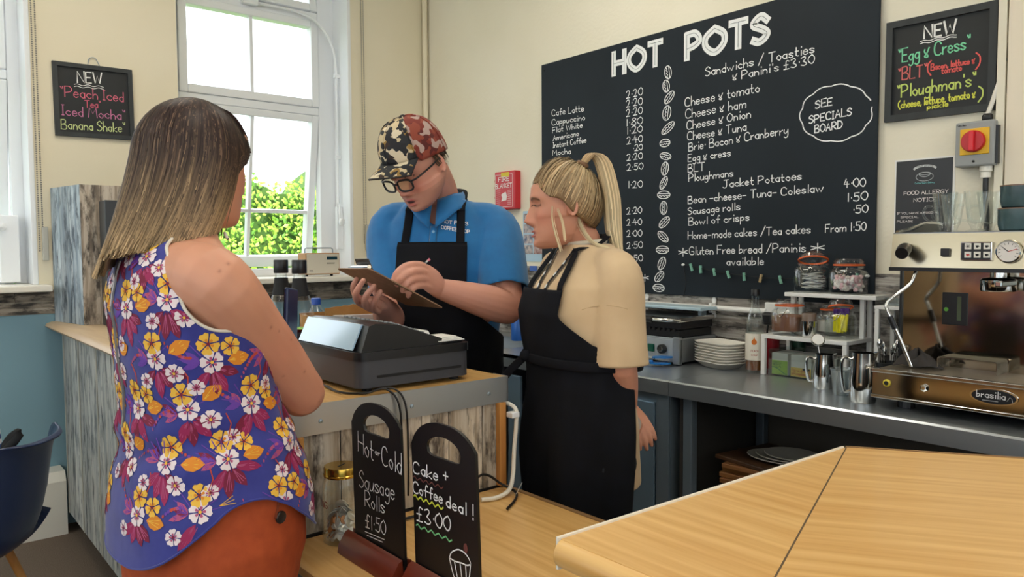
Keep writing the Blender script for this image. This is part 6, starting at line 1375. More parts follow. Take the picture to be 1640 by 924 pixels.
# ---- long hair: dark crown running out into blond ends
def wh_surf(ph, t, lay):
    """ph: angle round the head, 0 = face; t: 0 crown .. 1 ends; lay: depth inside the mass"""
    back = (1-math.cos(ph))/2; rs_ = math.sin(ph)                          # rs_ > 0: the figure's right
    zend = -.135-.085*back**1.3-(.02 if rs_ < 0 else -.012)
    if t < .42:
        a = t/.42*PI/2; rad = math.sin(a); z = .118*math.cos(a)*(1-.04*lay)
    else:
        q = (t-.42)/.58; rad = 1; z = zend*q
    q = max(0, (t-.42)/.58)
    rx = (.093-.010*lay)*(1+.05*math.sin(PI*q)); ry = (.112-.012*lay)
    x = math.sin(ph)*rx*rad*(1-.12*q); y = math.cos(ph)*ry*rad-.012
    y -= back*(.030*q+.028*q*q); y = min(y, .095) if q == 0 else y-.02*q*(1-back)
    return whf.p(x, y, z+.004)
def blondmix(t): return t
hc_root = np.array(lin('2f1f1e')[:3]); hc_tip = np.array(lin('b89a72')[:3])
mb = MB(); cols = []; mb.grid(lambda u, v: wh_surf(1.24+u*(2*PI-1.86), v*.985, 1.0), 60, 30)
for j in range(30):
    a = min(1, max(0, (j/29-.42)/.55))**1.3
    for i in range(60): cols.append(list((hc_root*(1-a)+hc_tip*a)*.62))
me = mb.mesh('hair_mass', fix=False); paint(me, np.array(cols)); put(me, 'hair', HAIR, wo, smooth=2, solid=.006)
paths = []
for i in range(5200):
    ph = random.uniform(.15, 2*PI-.50); lay = random.random()**1.5*.9-.12; ph1 = ph+random.gauss(0, .10); m_ = 15; tend = random.uniform(.88, 1.0) if random.random() < .85 else random.uniform(.6, .9); pts = []; ns = []
    t0 = 0 if random.random() < .7 else random.uniform(0, .35); wv = random.uniform(0, 6)
    for k_ in range(m_):
        t = t0+(tend-t0)*k_/(m_-1); p_ = ph+(ph1-ph)*t+.03*math.sin(t*9+wv)*t; p_ = max(p_, .15+min(1, max(0, (t-.18)/.30))*(1.05+.25*(ph-.25)/1.0)) if ph < 1.3 else p_; q_ = wh_surf(p_, t, lay); pts.append(q_); ns.append((q_-whf.p(0, -.01, min(.0, (q_-whf.o).dot(whf.u)))).normalized())
    fade = random.random()
    root = hc_root*(.7+.7*random.random()); tip = hc_tip*random.uniform(.7, 1.2) if fade < .75 else hc_tip*.45
    if random.random() < .16: root = root*1.6+hc_tip*.16
    paths.append((pts, ns, random.uniform(.72, 1.25), root, tip))
mb = MB(); cols = []
for pts, ns, sh_, root, tip in paths: strands(mb, cols, [(pts, ns, sh_)], .0028, root, tip, gamma=3.4)
# fringe falling to the right temple
for i in range(420):
    a = random.uniform(-.7, .2); pts = []; ns = []; L_ = random.uniform(.70, .95)
    for k_ in range(10):
        t = k_/9*L_; p_ = a*(.35+.75*t); q_ = whf.p(.098*math.sin(p_)*(.25+.8*t), .100*math.cos(p_*.9)*math.sin(min(1, .25+.75*t)*PI/2)+.004+random.uniform(0, .003), .118-.098*t**1.7); pts.append(q_); ns.append((q_-whf.o).normalized())
    strands(mb, cols, [(pts, ns, random.uniform(.8, 1.3))], .003, hc_root*1.3, hc_root*2.0+hc_tip*.08)
hair_obj(mb, cols, wo)
# phone held up in the right hand
ph_ = thing('mobile_phone', WRR+V((.0, .02, .05)), 'dark blue mobile phone held up by the floral-top person', 'phone')
Mp = Matrix.Translation(PD(466, 497, 1.715)) @ Matrix.Rotation(math.radians(48), 4, 'Z') @ Matrix.Rotation(.12, 4, 'Y')
MB().box((-.036, -.005, -.07), (.036, .005, .05), Mp, .004).build('case', mat('phone_blue', '1c2b52', .3), ph_); MB().box((-.033, .005, -.066), (.033, .0058, .046), Mp).build('screen', mat('phone_screen', '0d1016', .08), ph_)
# ------------------------------------------------------------------ the person in the blue polo shirt, writing on a clipboard
mf = Fr((1.50, 2.162, 0), (-.711, -.673, 0)); mo = thing('person', (1.50, 2.162, 0), 'person in blue polo shirt, camouflage cap and black apron writing on a clipboard', 'person')
MT = Torso(mf, [(.78, -.055, .175, .135), (.95, -.055, .178, .14), (1.05, -.035, .18, .148), (1.15, .0, .186, .154), (1.25, .012, .193, .152), (1.35, .012, .205, .145), (1.43, -.002, .208, .13), (1.50, -.015, .188, .108), (1.55, -.012, .135, .088), (1.59, .0, .078, .072), (1.64, .012, .062, .062)])
cdir = V((-.57, -.82, 0)).normalized(); ldir = V((-.765, .644, 0)).normalized()
hh = (cdir*math.cos(.72)+ldir*math.sin(.72)).normalized(); mhf = Fr(PD(669, 266, 2.45), hh*math.cos(.60)-UP*math.sin(.60))
SHR = mf.p(.185, -.01, 1.49); SHL = mf.p(-.19, -.005, 1.49)
ELR = PD(626, 512, 2.48); WRR = PD(611, 488, 2.265); ELL = PD(812, 492, 2.43); WRL = PD(703, 462, 2.285)
mb = MB(); MT.solid(mb, .80, 1.60, -.006); head(mb, mhf, 1.06, 1.1, 1.06, .008)
mb.limb([mf.p(0, -.01, 1.53), mf.p(0, .02, 1.61), mhf.p(0, -.035, -.045)], [.07, .064, .066])
mb.limb([SHR, SHR.lerp(ELR, .5), ELR], [.062, .055, .047]); mb.limb([ELR, ELR.lerp(WRR, .3), ELR.lerp(WRR, .75), WRR], [.047, .048, .036, .029])
mb.limb([SHL, SHL.lerp(ELL, .5), ELL], [.064, .06, .055]); mb.limb([ELL, ELL.lerp(WRL, .25), ELL.lerp(WRL, .7), WRL], [.055, .056, .042, .031])
for sgn in (-1, 1):
    a_, b_, c_ = mf.p(.10*sgn, -.05, .86), mf.p(.11*sgn, .02, .48), mf.p(.115*sgn, -.02, .09)
    mb.limb([a_, a_.lerp(b_, .5), b_, b_.lerp(c_, .35), c_], [.10, .085, .062, .06, .042]); mb.limb([mf.p(.115*sgn, -.06, .05), mf.p(.115*sgn, .06, .05), mf.p(.12*sgn, .17, .035)], [.04, .042, .032])
# clipboard plane
P2, P3, P1 = PD(592, 431, 2.06), PD(710, 494, 2.20), PD(508, 414, 2.20)
e1 = (P3-P2); Lb = e1.length; e1.normalize(); e2 = P1-P2; e2 = e2-e1*e2.dot(e1); e2.normalize(); nb = e1.cross(e2).normalized(); nb = -nb if nb.z < 0 else nb
# writing hand, closed round a pencil, and the hand under the board
def fingers(lst, r):
    for pts in lst: mb.limb([PD(*p) for p in pts], [r*1.12]*(len(pts)-2)+[r, r*.8], 12, 4)
mb.limb([WRL, PD(694, 452, 2.25), PD(680, 441, 2.215)], [.030, .038, .036], 16, 4, ref=tuple(CU), rb=[.026, .024, .021])
fingers((((684, 431, 2.215), (672, 424, 2.19), (651, 426, 2.15), (636, 437, 2.135), (630, 449, 2.14)), ((686, 439, 2.215), (674, 434, 2.185), (655, 437, 2.14), (641, 447, 2.13), (636, 456, 2.14)), ((687, 449, 2.22), (675, 446, 2.185), (659, 448, 2.145), (648, 458, 2.14), (645, 466, 2.15)), ((689, 459, 2.225), (677, 457, 2.195), (664, 459, 2.16), (656, 467, 2.155), (654, 474, 2.165)), ((688, 436, 2.26), (668, 432, 2.235), (648, 440, 2.20), (637, 450, 2.18))), .0098)
mb.limb([WRR, PD(602, 490, 2.24), PD(592, 484, 2.215)], [.029, .036, .034], 16, 4, ref=tuple(CR), rb=[.024, .020, .018])
fingers((((590, 492, 2.21), (574, 483, 2.17), (570, 470, 2.12), (582, 449, 2.095)), ((598, 496, 2.21), (586, 489, 2.165), (586, 475, 2.12), (599, 458, 2.105)), ((606, 498, 2.215), (599, 494, 2.18), (600, 482, 2.14), (609, 467, 2.125)), ((586, 486, 2.225), (571, 474, 2.205), (566, 460, 2.18), (571, 447, 2.17)), ((612, 492, 2.25), (606, 478, 2.26), (598, 462, 2.265), (590, 446, 2.255))), .0096)
me = remesh(mb, .0034, 2); skin_paint(me, 'd49a86', mhf, 'b9625a', '4a352a', .75, '96705f', 1.06)
put(me, 'body', SKIN, mo, smooth=2)
POLO = mat('polo_blue', '0f6fae', .8, sheen=.25, bump=(650, .25, .0008), noise=('0c66a4', 25, 2, .3, .7))
mb = MB(); MT.solid(mb, .93, 1.60, .012, 40, 44)
sl_e = SHL.lerp(ELL, .86); sr_e = SHR.lerp(ELR, .80)
mb.limb([mf.p(-.10, -.012, 1.515), SHL+V((0, 0, .005)), SHL.lerp(ELL, .45), sl_e], [.066, .074, .080, .080]); mb.limb([mf.p(.10, -.012, 1.515), SHR+V((0, 0, .005)), SHR.lerp(ELR, .45), sr_e], [.066, .072, .074, .073])
pm = wrinkle(remesh(mb, .006, 6), .008, 21, (9, 9, 12))
dl = (ELL-SHL).normalized(); dr_ = (ELR-SHR).normalized(); nk = mf.p(0, .04, 1.60)
def pcut(c):
    if (c-sl_e).dot(dl) > -.002 and (c-sl_e).length < .12: return True
    if (c-sr_e).dot(dr_) > -.002 and (c-sr_e).length < .12: return True
    L = c-mf.o; a, b = L.dot(mf.s), L.dot(mf.f)
    if c.z > 1.585: return True
    return b > .03 and abs(a) < .05*(c.z-1.49)/.08 and c.z > 1.49
cut(pm, pcut); tidy(pm); polo_bv = BVHTree.FromPolygons([tuple(v.co) for v in pm.vertices], [tuple(p.vertices) for p in pm.polygons]); polo = put(pm, 'polo_shirt', POLO, mo, smooth=2, solid=.003)
def on(bvh, root, q, d_, lim=.6):
    h_, n_, _, _ = bvh.ray_cast(V(q), V(d_).normalized(), lim); return (h_, n_) if h_ else (None, None)
# collar: two turned-down wings
for sgn in (-1, 1):
    def cw(u, v):
        th = sgn*(.10+u*(PI-.10)); z = 1.600-.055*(1-math.cos(th))*0+(.012*(1-math.cos(th)))-.052*v-(.045 if u < .25 else 0)*(1-u/.25)*(.35+v); r = .074+.030*v+.004; fo_ = .006+.004*v
        return mf.p(r*math.sin(th), fo_+(r+.005+.02*v*max(0, math.cos(th)))*math.cos(th), z)
    MB().grid(cw, 22, 6).build('collar', POLO, polo, smooth=2, solid=.004)
# placket and buttons
pl = []
for z in np.linspace(1.495, 1.40, 6):
    h_, n_ = on(polo_bv, mo, mf.p(0, .5, z), -mf.f); 
    if h_: pl.append(h_+mf.f*.003)
if len(pl) > 3:
    MB().tube(pl, .013, 6, 2, ref=tuple(mf.s), rb=.0015).build('placket', POLO, polo, smooth=2)
    for i in (1, 4): MB().lathe([(.005, 0), (.005, .002), (.001, .003)], pl[i]+mf.f*.002, 12, mf.f.to_track_quat('Z', 'Y').to_matrix()).build('button', mat('button_blue', '7fb2d6', .4), polo)
# embroidered lettering on the chest
m = MB()
for txt, y0_, y1_, xa, xb in (('HOT POTS', 356, 360, 708, 749), ('COFFEE SHOP', 365, 373, 707, 752)):
    st, L_ = layout(txt)
    for s_ in st:
        pts = []
        for p in s_:
            x = xa+(xb-xa)*p[0]/L_; y = y0_+(y1_-y0_)*p[0]/L_+2-p[1]*.52; h_, n_ = on(polo_bv, mo, CP, ray(x, y), 5)
            if h_: pts.append((h_, n_))
        for (a_, n_), (b_, _) in zip(pts, pts[1:]): ribbon(m, [a_, b_], .0024, n_, .0045)
m.build('embroidery', mat('thread_white', 'e9eef2', .8), polo)
# apron
APR = mat('black_apron', '0c0d12', .9, spec=.25, bump=(600, .2, .0008), noise=('10121a', 20, 3, .3, .7))
def apron(T, fr, parent, z0, zw, zt, wt, ww, wb, off, flare, seed):
    """bib and skirt wrapped over the front of a figure"""
    r_ = np.random.default_rng(seed); ph = r_.uniform(0, 6, 4)
    def f(u, v):
        z = z0+(zt-z0)*v; ang = np.interp(z, [z0, zw, zw+.02, zw+.06, zw+.13, zt], [wb, ww, ww*.9, ww*.5+wt*.4, wt*1.08, wt]); th = (u*2-1)*ang
        o_ = off+(.010*math.sin(th*6+ph[0])+.006*math.sin(th*11+z*7+ph[1]))*max(0, min(1, (zw-z)/.25))*flare+.0025*math.sin(th*9+z*15+ph[2])
        zz = max(z, T.sec[0][0]+.0)
        return T.pt(th, zz, o_)+V((0, 0, z-zz))
    o = MB().grid(f, 60, 60).build('apron', APR, parent, smooth=2, solid=.003); return o, f
ap, apf = apron(MT, mf, mo, .55, 1.10, 1.44, .46, 1.75, 1.9, .026, 1.2, 4)
for sgn in (-1, 1):
    pts = []
    for t in np.linspace(0, 1, 12):
        q = mf.p(sgn*(.092-.012*t), .3, 1.435+(1.60-1.435)*t) if t < .8 else None
        if q is not None:
            h_, n_ = on(polo_bv, mo, q, -mf.f); 
            if h_: pts.append(h_+n_*.007)
    pts += [mf.p(sgn*.078, -.02, 1.612), mf.p(sgn*.05, -.065, 1.628), mf.p(0, -.078, 1.63)]
    MB().tube(pts, .014, 8, 3, ref=tuple(mf.s), rb=.0022).build('neck_strap', APR, ap, smooth=2)
hemz = 1.372; MB().tube([apf(u, 1.0)+V((0, 0, -.001)) for u in np.linspace(0, 1, 20)], .003, 6).build('bib_hem', APR, ap, smooth=2)
# trousers and shoes
mb = MB(); MT.solid(mb, .80, 1.0, .004, 10)
for sgn in (-1, 1): mb.limb([mf.p(.09*sgn, -.05, .86), mf.p(.11*sgn, -.02, .48), mf.p(.115*sgn, -.03, .12)], [.105, .088, .075])
put(remesh(mb, .009, 4), 'trousers', mat('dark_trousers', '20242c', .85), mo, smooth=2)
for sgn in (-1, 1): mb = MB(); mb.limb([mf.p(.115*sgn, -.06, .045), mf.p(.115*sgn, .07, .045), mf.p(.12*sgn, .18, .035)], [.045, .047, .036]); put(remesh(mb, .008, 3), 'shoe', BLACKM, mo, smooth=2)
# hair at the nape and sides
def m_scalp(ph, q, off): k_ = 1.06; return mhf.p((.0785+off)*k_*math.sin(ph), (-.004+(.098+off)*math.cos(ph)*(1 if math.cos(ph) < 0 else .8))*k_, (.045-.085*q)*k_)
mb = MB(); cols = []; 
for sgn in (-1, 1):
    for i in range(420):
        ph = sgn*random.uniform(1.45, PI); pts = []; ns = []; q0 = random.uniform(-.15, .45); side = abs(ph) < 1.75; L_ = random.uniform(.25, .45) if not side else .25
        qmax = .62 if side else .98
        for k_ in range(5): q = min(qmax, q0+L_*k_/4); p_ = m_scalp(ph+sgn*.06*k_/4, q, .004+random.uniform(0, .003)*k_/4); pts.append(p_); ns.append((p_-mhf.o).normalized())
        strands(mb, cols, [(pts, ns, random.uniform(.6, 1.2))], .003, np.array(lin('3b2a20')[:3]), np.array(lin('59412f')[:3]))
hair_obj(mb, cols, mo)
# cap: crown in two cloths and a bent peak
def camo(name, cs, scale):
    M = bpy.data.materials.new(name); M.use_nodes = True; N, L = M.node_tree.nodes, M.node_tree.links; b = N['Principled BSDF']; b.inputs['Roughness'].default_value = .85
    g = N.new('ShaderNodeNewGeometry'); prev = None
    for i, c_ in enumerate(cs):
        if prev is None: prev = N.new('ShaderNodeRGB'); prev.outputs[0].default_value = lin(c_); prev = prev.outputs[0]; continue
        ad = N.new('ShaderNodeVectorMath'); ad.inputs[1].default_value = (i*3.7, i*1.9, i*5.3); L.new(g.outputs['Position'], ad.inputs[0]); n = N.new('ShaderNodeTexNoise'); n.inputs['Scale'].default_value = scale*(1+.15*i); n.inputs['Detail'].default_value = 1.2; L.new(ad.outputs[0], n.inputs['Vector'])
        th = N.new('ShaderNodeMath'); th.operation = 'GREATER_THAN'; th.inputs[1].default_value = .545; L.new(n.outputs['Fac'], th.inputs[0])
        mx = N.new('ShaderNodeMix'); mx.data_type = 'RGBA'; L.new(th.outputs[0], mx.inputs['Factor']); L.new(prev, mx.inputs['A']); mx.inputs['B'].default_value = lin(c_); prev = mx.outputs['Result']
    L.new(prev, b.inputs['Base Color']); MATS[name] = M; return M
CAMO = camo('camouflage_cloth', ['cbb894', '9a7a42', '3b2d27', '2a2c30', 'd9cbb0', '26262a'], 17); CAMR = camo('red_camouflage_mesh', ['7a3026', '5a2320', '8e4433', 'b39a92'], 19)
cpo = thing('camouflage_cap', mhf.o, 'camouflage baseball cap with rust-red back on the bowed person', 'cap'); cf_ = Fr(mhf.p(0, -.004, .032), mhf.f*math.cos(.17)+mhf.u*math.sin(.17), mhf.u)
def dome(ph, v, off=0):
    a = v*PI/2; R_ = math.cos(a)**.75; k_ = 1.06; x = (.089+off)*math.sin(ph)*R_*k_; y = ((.112 if math.cos(ph) > 0 else .112)+off)*math.cos(ph)*R_*k_-.004; z = (.122+off)*math.sin(a)**1.05*k_+(.012 if math.cos(ph) > .5 else -.012*max(0, -math.cos(ph)))*(1-v)
    if math.cos(ph) > 0: y += .010*math.sin(a*2)*math.cos(ph)
    return cf_.p(x, y, z)
MB().grid(lambda u, v: dome(-.95+u*1.9, v), 30, 20).build('front_panel', CAMO, cpo, smooth=2, solid=.004)
MB().grid(lambda u, v: dome(.95+u*(2*PI-1.9), v), 44, 20).build('back_panels', CAMR, cpo, smooth=2, solid=.004)
for ph in (-.95, 0, .95, 2.0, -2.0, PI): MB().tube([dome(ph, v, .003) for v in np.linspace(0, .98, 12)], .0022, 6).build('seam', CAMO if abs(ph) < 1 else CAMR, cpo, smooth=2)
MB().ell(dome(0, 1)+cf_.u*.003, (.010, .010, .006), Matrix((cf_.s, cf_.f, cf_.u)).transposed()).build('top_button', mat('cap_dark', '2c2a2a', .8), cpo, smooth=2)
def brim(u, v):
    ph = -1.05+u*2.1; b0 = dome(ph*.95, 0.0, .002); ext = .072*max(0, math.cos(ph*.95))**.7+.004; q = b0+(cf_.f*1.0)*ext*v-cf_.u*(.016*v+.030*v*(abs(math.sin(ph*.95))**2)); return q
MB().grid(brim, 30, 10).build('peak', CAMO, cpo, smooth=2, solid=.005)
MB().tube([brim(u, 1) for u in np.linspace(0, 1, 30)], .0032, 6).build('peak_edge', mat('cap_dark'), cpo, smooth=2)
# spectacles
gl = thing('spectacles', mhf.p(0, .1, 0), 'black framed spectacles worn by the bowed person', 'glasses'); k_ = 1.06; GB = mat('glasses_black', '14171d', .3)
def gp(a, b, c): return mhf.p(a*k_, b*k_, c*k_)
for sgn in (-1, 1):
    rim = []
    for t in np.linspace(0, 2*PI, 25)[:-1]:
        c_, s_ = math.cos(t), math.sin(t); q = (abs(c_)**3.2+abs(s_)**3.2)**(-1/3.2); x = .026*q*c_; z = .018*q*s_; rim.append(gp(sgn*.034+x, .112-.006*(abs(sgn*.034+x)/.05)**2, -.006+z))
    MB().tube(rim+[rim[0]], .0034, 8).build('rim', GB, gl, smooth=2); MB().add(rim, [tuple(range(24))]).build('lens', thin_glass('spectacle_lens', 'f4f8fa', .08, .35, 0) if 'spectacle_lens' not in MATS else MATS['spectacle_lens'], gl)
    MB().tube([gp(sgn*.060, .104, .004), gp(sgn*.076, .085, .006), gp(sgn*.082, .02, .008), gp(sgn*.082, -.015, .010), gp(sgn*.080, -.03, -.002)], .0032, 8, 4, ref=tuple(mhf.u), rb=.002).build('temple', GB, gl, smooth=2)
MB().tube([gp(-.009, .112, .0), gp(0, .117, .003), gp(.009, .112, .0)], .0026, 8, 3).build('bridge', GB, gl, smooth=2)
for sgn in (-1, 1):                        # downcast eyes
    MB().ell(mhf.p(sgn*.034, .082, .006), (.0125, .012, .0085), Matrix((mhf.s, mhf.f, mhf.u)).transposed()).build('eye', mat('eyelid', 'c08a76', .5), mo, smooth=2)
lips(mhf, 1.06, mo, 'b4635c', .0045)
# clipboard, paper, pencil
cbd = thing('clipboard', (P1+P3)/2, 'brown hardboard clipboard held by the person in blue', 'clipboard')
WB = .225; c0 = P2
MB().prism(rpoly(0, Lb, 0, WB, .012, 3), c0, e1, e2, nb*.0032).build('hardboard', mat('hardboard_brown', '9b7a5f', .7, noise=('8a6a50', 60, 3, .3, .7)), cbd)
MB().prism([(.035, .012), (Lb-.02, .012), (Lb-.02, WB-.012), (.035, WB-.012)], c0+nb*.0034, e1, e2, nb*.002).build('paper', mat('paper_white'), cbd)
cp0 = c0+nb*.005
ck = MB().prism([(.006, WB*.28), (.045, WB*.28), (.045, WB*.72), (.006, WB*.72)], cp0, e1, e2, nb*.004).build('clip_plate', STEELD, cbd)
MB().add([cp0+e1*.045+e2*(WB*.28)+nb*.004, cp0+e1*.045+e2*(WB*.72)+nb*.004, cp0+e1*.012+e2*(WB*.70)+nb*.034, cp0+e1*.012+e2*(WB*.30)+nb*.034], [(0, 1, 2, 3)]).build('clip_jaw', mat('clip_dark', '4a4744', .3, 1), cbd, solid=.002)
MB().tube([cp0+e1*.02+e2*(WB*.25)+nb*.012, cp0+e1*.02+e2*(WB*.75)+nb*.012], .006, 10).build('spring_bar', CHROME, cbd, smooth=True)
pcl = thing('pencil', PD(655, 450, 2.2), 'pencil with pink rubber end in the writing hand', 'pencil'); a_, b_ = PD(683, 420, 2.205), PD(640, 462, 2.19)
MB().tube([b_, a_], .0035, 6).build('shaft', mat('pencil_grey', '77787c', .4), pcl); v_ = (a_-b_).normalized(); MB().tube([a_, a_+v_*.006], .0038, 10).build('ferrule', CHROME, pcl); MB().tube([a_+v_*.006, a_+v_*.014], .0036, 10).build('rubber', mat('rubber_pink', 'd8788a', .7), pcl)
# ------------------------------------------------------------------ the blonde person in the beige T-shirt, hands behind the back
bf = Fr((1.580, 1.553, 0), (-.961, .276, 0)); bo = thing('person', (1.580, 1.553, 0), 'person with blonde ponytail in beige T-shirt and black apron, hands behind the back', 'person')
BT = Torso(bf, [(.62, .0, .165, .118), (.80, .0, .170, .126), (.90, .0, .166, .124), (1.00, .0, .156, .117), (1.08, .005, .153, .115), (1.16, .01, .160, .124), (1.24, .012, .168, .130), (1.31, .0, .176, .118), (1.36, -.012, .155, .095), (1.40, -.015, .11, .075), (1.43, -.008, .062, .058), (1.47, .0, .052, .052)])
bhf = Fr(PD(902, 331, 2.175), V((-.765, .644, 0))*.985+V((-.71, -.70, 0))*.06-UP*.05)
SHL = bf.p(-.17, -.015, 1.345); ELL = PD(996, 588, 2.07); WRL = PD(1004, 672, 2.20); SHR = bf.p(.17, -.015, 1.345); ELR = bf.p(.21, -.10, 1.06); WRR = bf.p(.03, -.175, .93)
mb = MB(); BT.solid(mb, .62, 1.44, -.006); head(mb, bhf, 1.0, 1.12, .96, .002)
mb.limb([bf.p(0, -.012, 1.38), bf.p(0, .0, 1.44), bhf.p(0, -.022, -.05)], [.058, .050, .052])
mb.limb([SHL, SHL.lerp(ELL, .5), ELL], [.052, .048, .042]); mb.limb([ELL, ELL.lerp(WRL, .4), WRL], [.042, .040, .027]); mb.limb([SHR, SHR.lerp(ELR, .5), ELR], [.052, .046, .040]); mb.limb([ELR, ELR.lerp(WRR, .4), WRR], [.040, .036, .026])
hand(mb, WRL, PD(1020, 694, 2.26)-WRL, CR*.3-CF*.7+UP*.2, -1, .55, .90, .05); hand(mb, WRR, PD(1030, 688, 2.27)-WRR, -CF*.5+UP*.6, 1, .30, .90, .05)
for sgn in (-1, 1):
    a_, b_, c_ = bf.p(.09*sgn, 0, .82), bf.p(.095*sgn, .02, .45), bf.p(.10*sgn, -.02, .09)
    mb.limb([a_, a_.lerp(b_, .5), b_, b_.lerp(c_, .35), c_], [.095, .08, .056, .054, .038]); mb.limb([bf.p(.10*sgn, -.05, .05), bf.p(.10*sgn, .05, .05), bf.p(.105*sgn, .14, .035)], [.036, .038, .03])
me = remesh(mb, .0034, 2); skin_paint(me, 'cf9379', bhf, 'ad5f5a', '6b4c36', .55, None, 1.0); put(me, 'body', SKIN, bo, smooth=2)
BEIGE = mat('beige_jersey', 'd9bd97', .85, sheen=.2, bump=(700, .15, .0006), noise=('d2b58e', 12, 2, .3, .7))
mb = MB(); BT.solid(mb, .74, 1.455, .012, 40, 44, lambda th, z: .006*max(0, (1.0-z)/.3)*(1+math.cos(th-PI)))
sle = SHL.lerp(ELL, .93)+V((0, 0, -.01)); sre = SHR.lerp(ELR, .9)
sd = (ELL-SHL).normalized(); mb.limb([bf.p(-.09, -.015, 1.365), SHL+V((0, 0, .0)), SHL.lerp(sle, .5), sle+sd*.03], [.054, .063, .078, .086], ref=tuple(bf.f), rb=[.054, .062, .064, .064]); mb.limb([bf.p(.09, -.015, 1.365), SHR, SHR.lerp(sre, .5), sre], [.062, .074, .080, .082])
bm_ = wrinkle(remesh(mb, .006, 6), .010, 31, (9, 9, 6))
def bcut(c):
    if (c-sle).dot(sd) > 0 and (c-sle).length < .13: return True
    if (c-sre).dot((ELR-SHR).normalized()) > -.01 and (c-sre).length < .11: return True
    return c.z > 1.432 or c.z < .745
cut(bm_, bcut); tidy(bm_); bbv = BVHTree.FromPolygons([tuple(v.co) for v in bm_.vertices], [tuple(p.vertices) for p in bm_.polygons]); tee = put(bm_, 't_shirt', BEIGE, bo, smooth=2, solid=.003)
# stitched shoulder seam, sleeve hem and neckband
def seam(pxs, nm, mt_, r_=.0016):
    pts = []
    for x, y in pxs:
        h_, n_ = on(bbv, bo, CP, ray(x, y), 5)
        if h_ and (not pts or (h_-pts[-1]).length < .12): pts.append(h_+n_*.0008)
    if len(pts) > 2: MB().tube(pts, r_, 6, 3).build(nm, mt_, tee, smooth=2)
seam([(932, 496), (945, 492), (960, 490), (975, 489), (990, 491), (1005, 495)], 'shoulder_seam', mat('beige_seam', 'c8ab84', .9)); seam([(932, 603), (950, 604), (970, 605), (990, 604), (1010, 602), (1022, 601)], 'sleeve_hem', mat('beige_seam'))
MB().tube([bf.p(.062*math.sin(t), -.006+.062*math.cos(t), 1.436+.006*(-math.cos(t))) for t in np.linspace(0, 2*PI, 28)], .008, 8, ref=(0, 0, 1), rb=.004).build('neckband', mat('pale_neckband', 'd8cdb8', .85), tee, smooth=2)
ap2, apf2 = apron(BT, bf, bo, .52, 1.10, 1.305, .55, 1.95, 1.72, .032, 1.0, 9)
for sgn in (-1, 1):
    pts = []
    for t in np.linspace(0, 1, 10):
        h_, n_ = on(bbv, bo, bf.p(sgn*(.095-.03*t), .4, 1.30+.11*t), -bf.f)
        if h_: pts.append(h_+n_*.010)
    pts += [bf.p(sgn*.068, -.01, 1.432), bf.p(sgn*.055, -.045, 1.452), bf.p(0, -.07, 1.455)]
    MB().tube(pts, .014, 8, 3, ref=tuple((bf.s+UP*.2).normalized()), rb=.0022).build('neck_strap', APR, ap2, smooth=2)
# waist tie with knot at the front
MB().tube([BT.pt(th, 1.095+.01*math.cos(th), .040) for th in np.linspace(-PI, PI, 40)], .014, 8, ref=(0, 0, 1), rb=.003).build('waist_tie', APR, ap2, smooth=2)
kp_ = BT.pt(.15, 1.11, .045); MB().ell(kp_, (.014, .02, .018)).build('knot', APR, ap2, smooth=2)
for dv in ((V((-.02, .05, -.05)), V((-.035, .08, -.09))), (V((.01, -.05, -.03)), V((.015, -.09, -.055)))): MB().tube([kp_, kp_+dv[0], kp_+dv[1]], .012, 8, 4, ref=(0, 0, 1), rb=.002).build('tie_end', APR, ap2, smooth=2)
# lanyard
ln = thing('lanyard', bf.p(0, .1, 1.3), 'black lanyard with white print round the blonde person neck', 'lanyard')
for sgn in (-1, 1):
    pts = []
    for t in np.linspace(0, 1, 9):
        h_, n_ = on(bbv, bo, bf.p(sgn*(.052-.030*t), .4, 1.415-.13*t), -bf.f)
        if h_: pts.append(h_+n_*.007)
    if len(pts) > 3:
        l_ = MB().tube(pts, .007, 8, 2, ref=tuple(bf.s), rb=.0012).build('ribbon', BLACKM, ln, smooth=2)
        for i in range(2, len(pts)-2, 2): MB().tube([pts[i].lerp(pts[i+1], .1)+bf.f*.0018, pts[i].lerp(pts[i+1], .75)+bf.f*.0018], .002, 6).build('print_mark', CHALK, l_)
# clear glove edge round the wrist
MB().lathe([(.031, -.03), (.030, -.01), (.032, .0), (.034, .012), (.036, .014), (.034, .014), (.032, .011), (.030, .0), (.028, -.01), (.029, -.03)], WRL+V((.004, 0, -.004)), 20, (PD(1020, 694, 2.26)-WRL).to_track_quat('-Z', 'Y').to_matrix(), ring=True).build('glove_cuff', mat('glove_film', 'e9ddd2', .3, alpha=.55), bo, smooth=2)
mb = MB(); BT.solid(mb, .62, .95, -.002, 10)
for sgn in (-1, 1): mb.limb([bf.p(.09*sgn, 0, .82), bf.p(.095*sgn, .02, .45), bf.p(.10*sgn, -.01, .12)], [.11, .082, .068])
put(remesh(mb, .009, 4), 'trousers', mat('dark_trousers'), bo, smooth=2)
for sgn in (-1, 1): mb = MB(); mb.limb([bf.p(.10*sgn, -.06, .045), bf.p(.10*sgn, .05, .045), bf.p(.105*sgn, .15, .035)], [.042, .044, .034]); put(remesh(mb, .008, 3), 'shoe', mat('shoe_white'), bo, smooth=2)
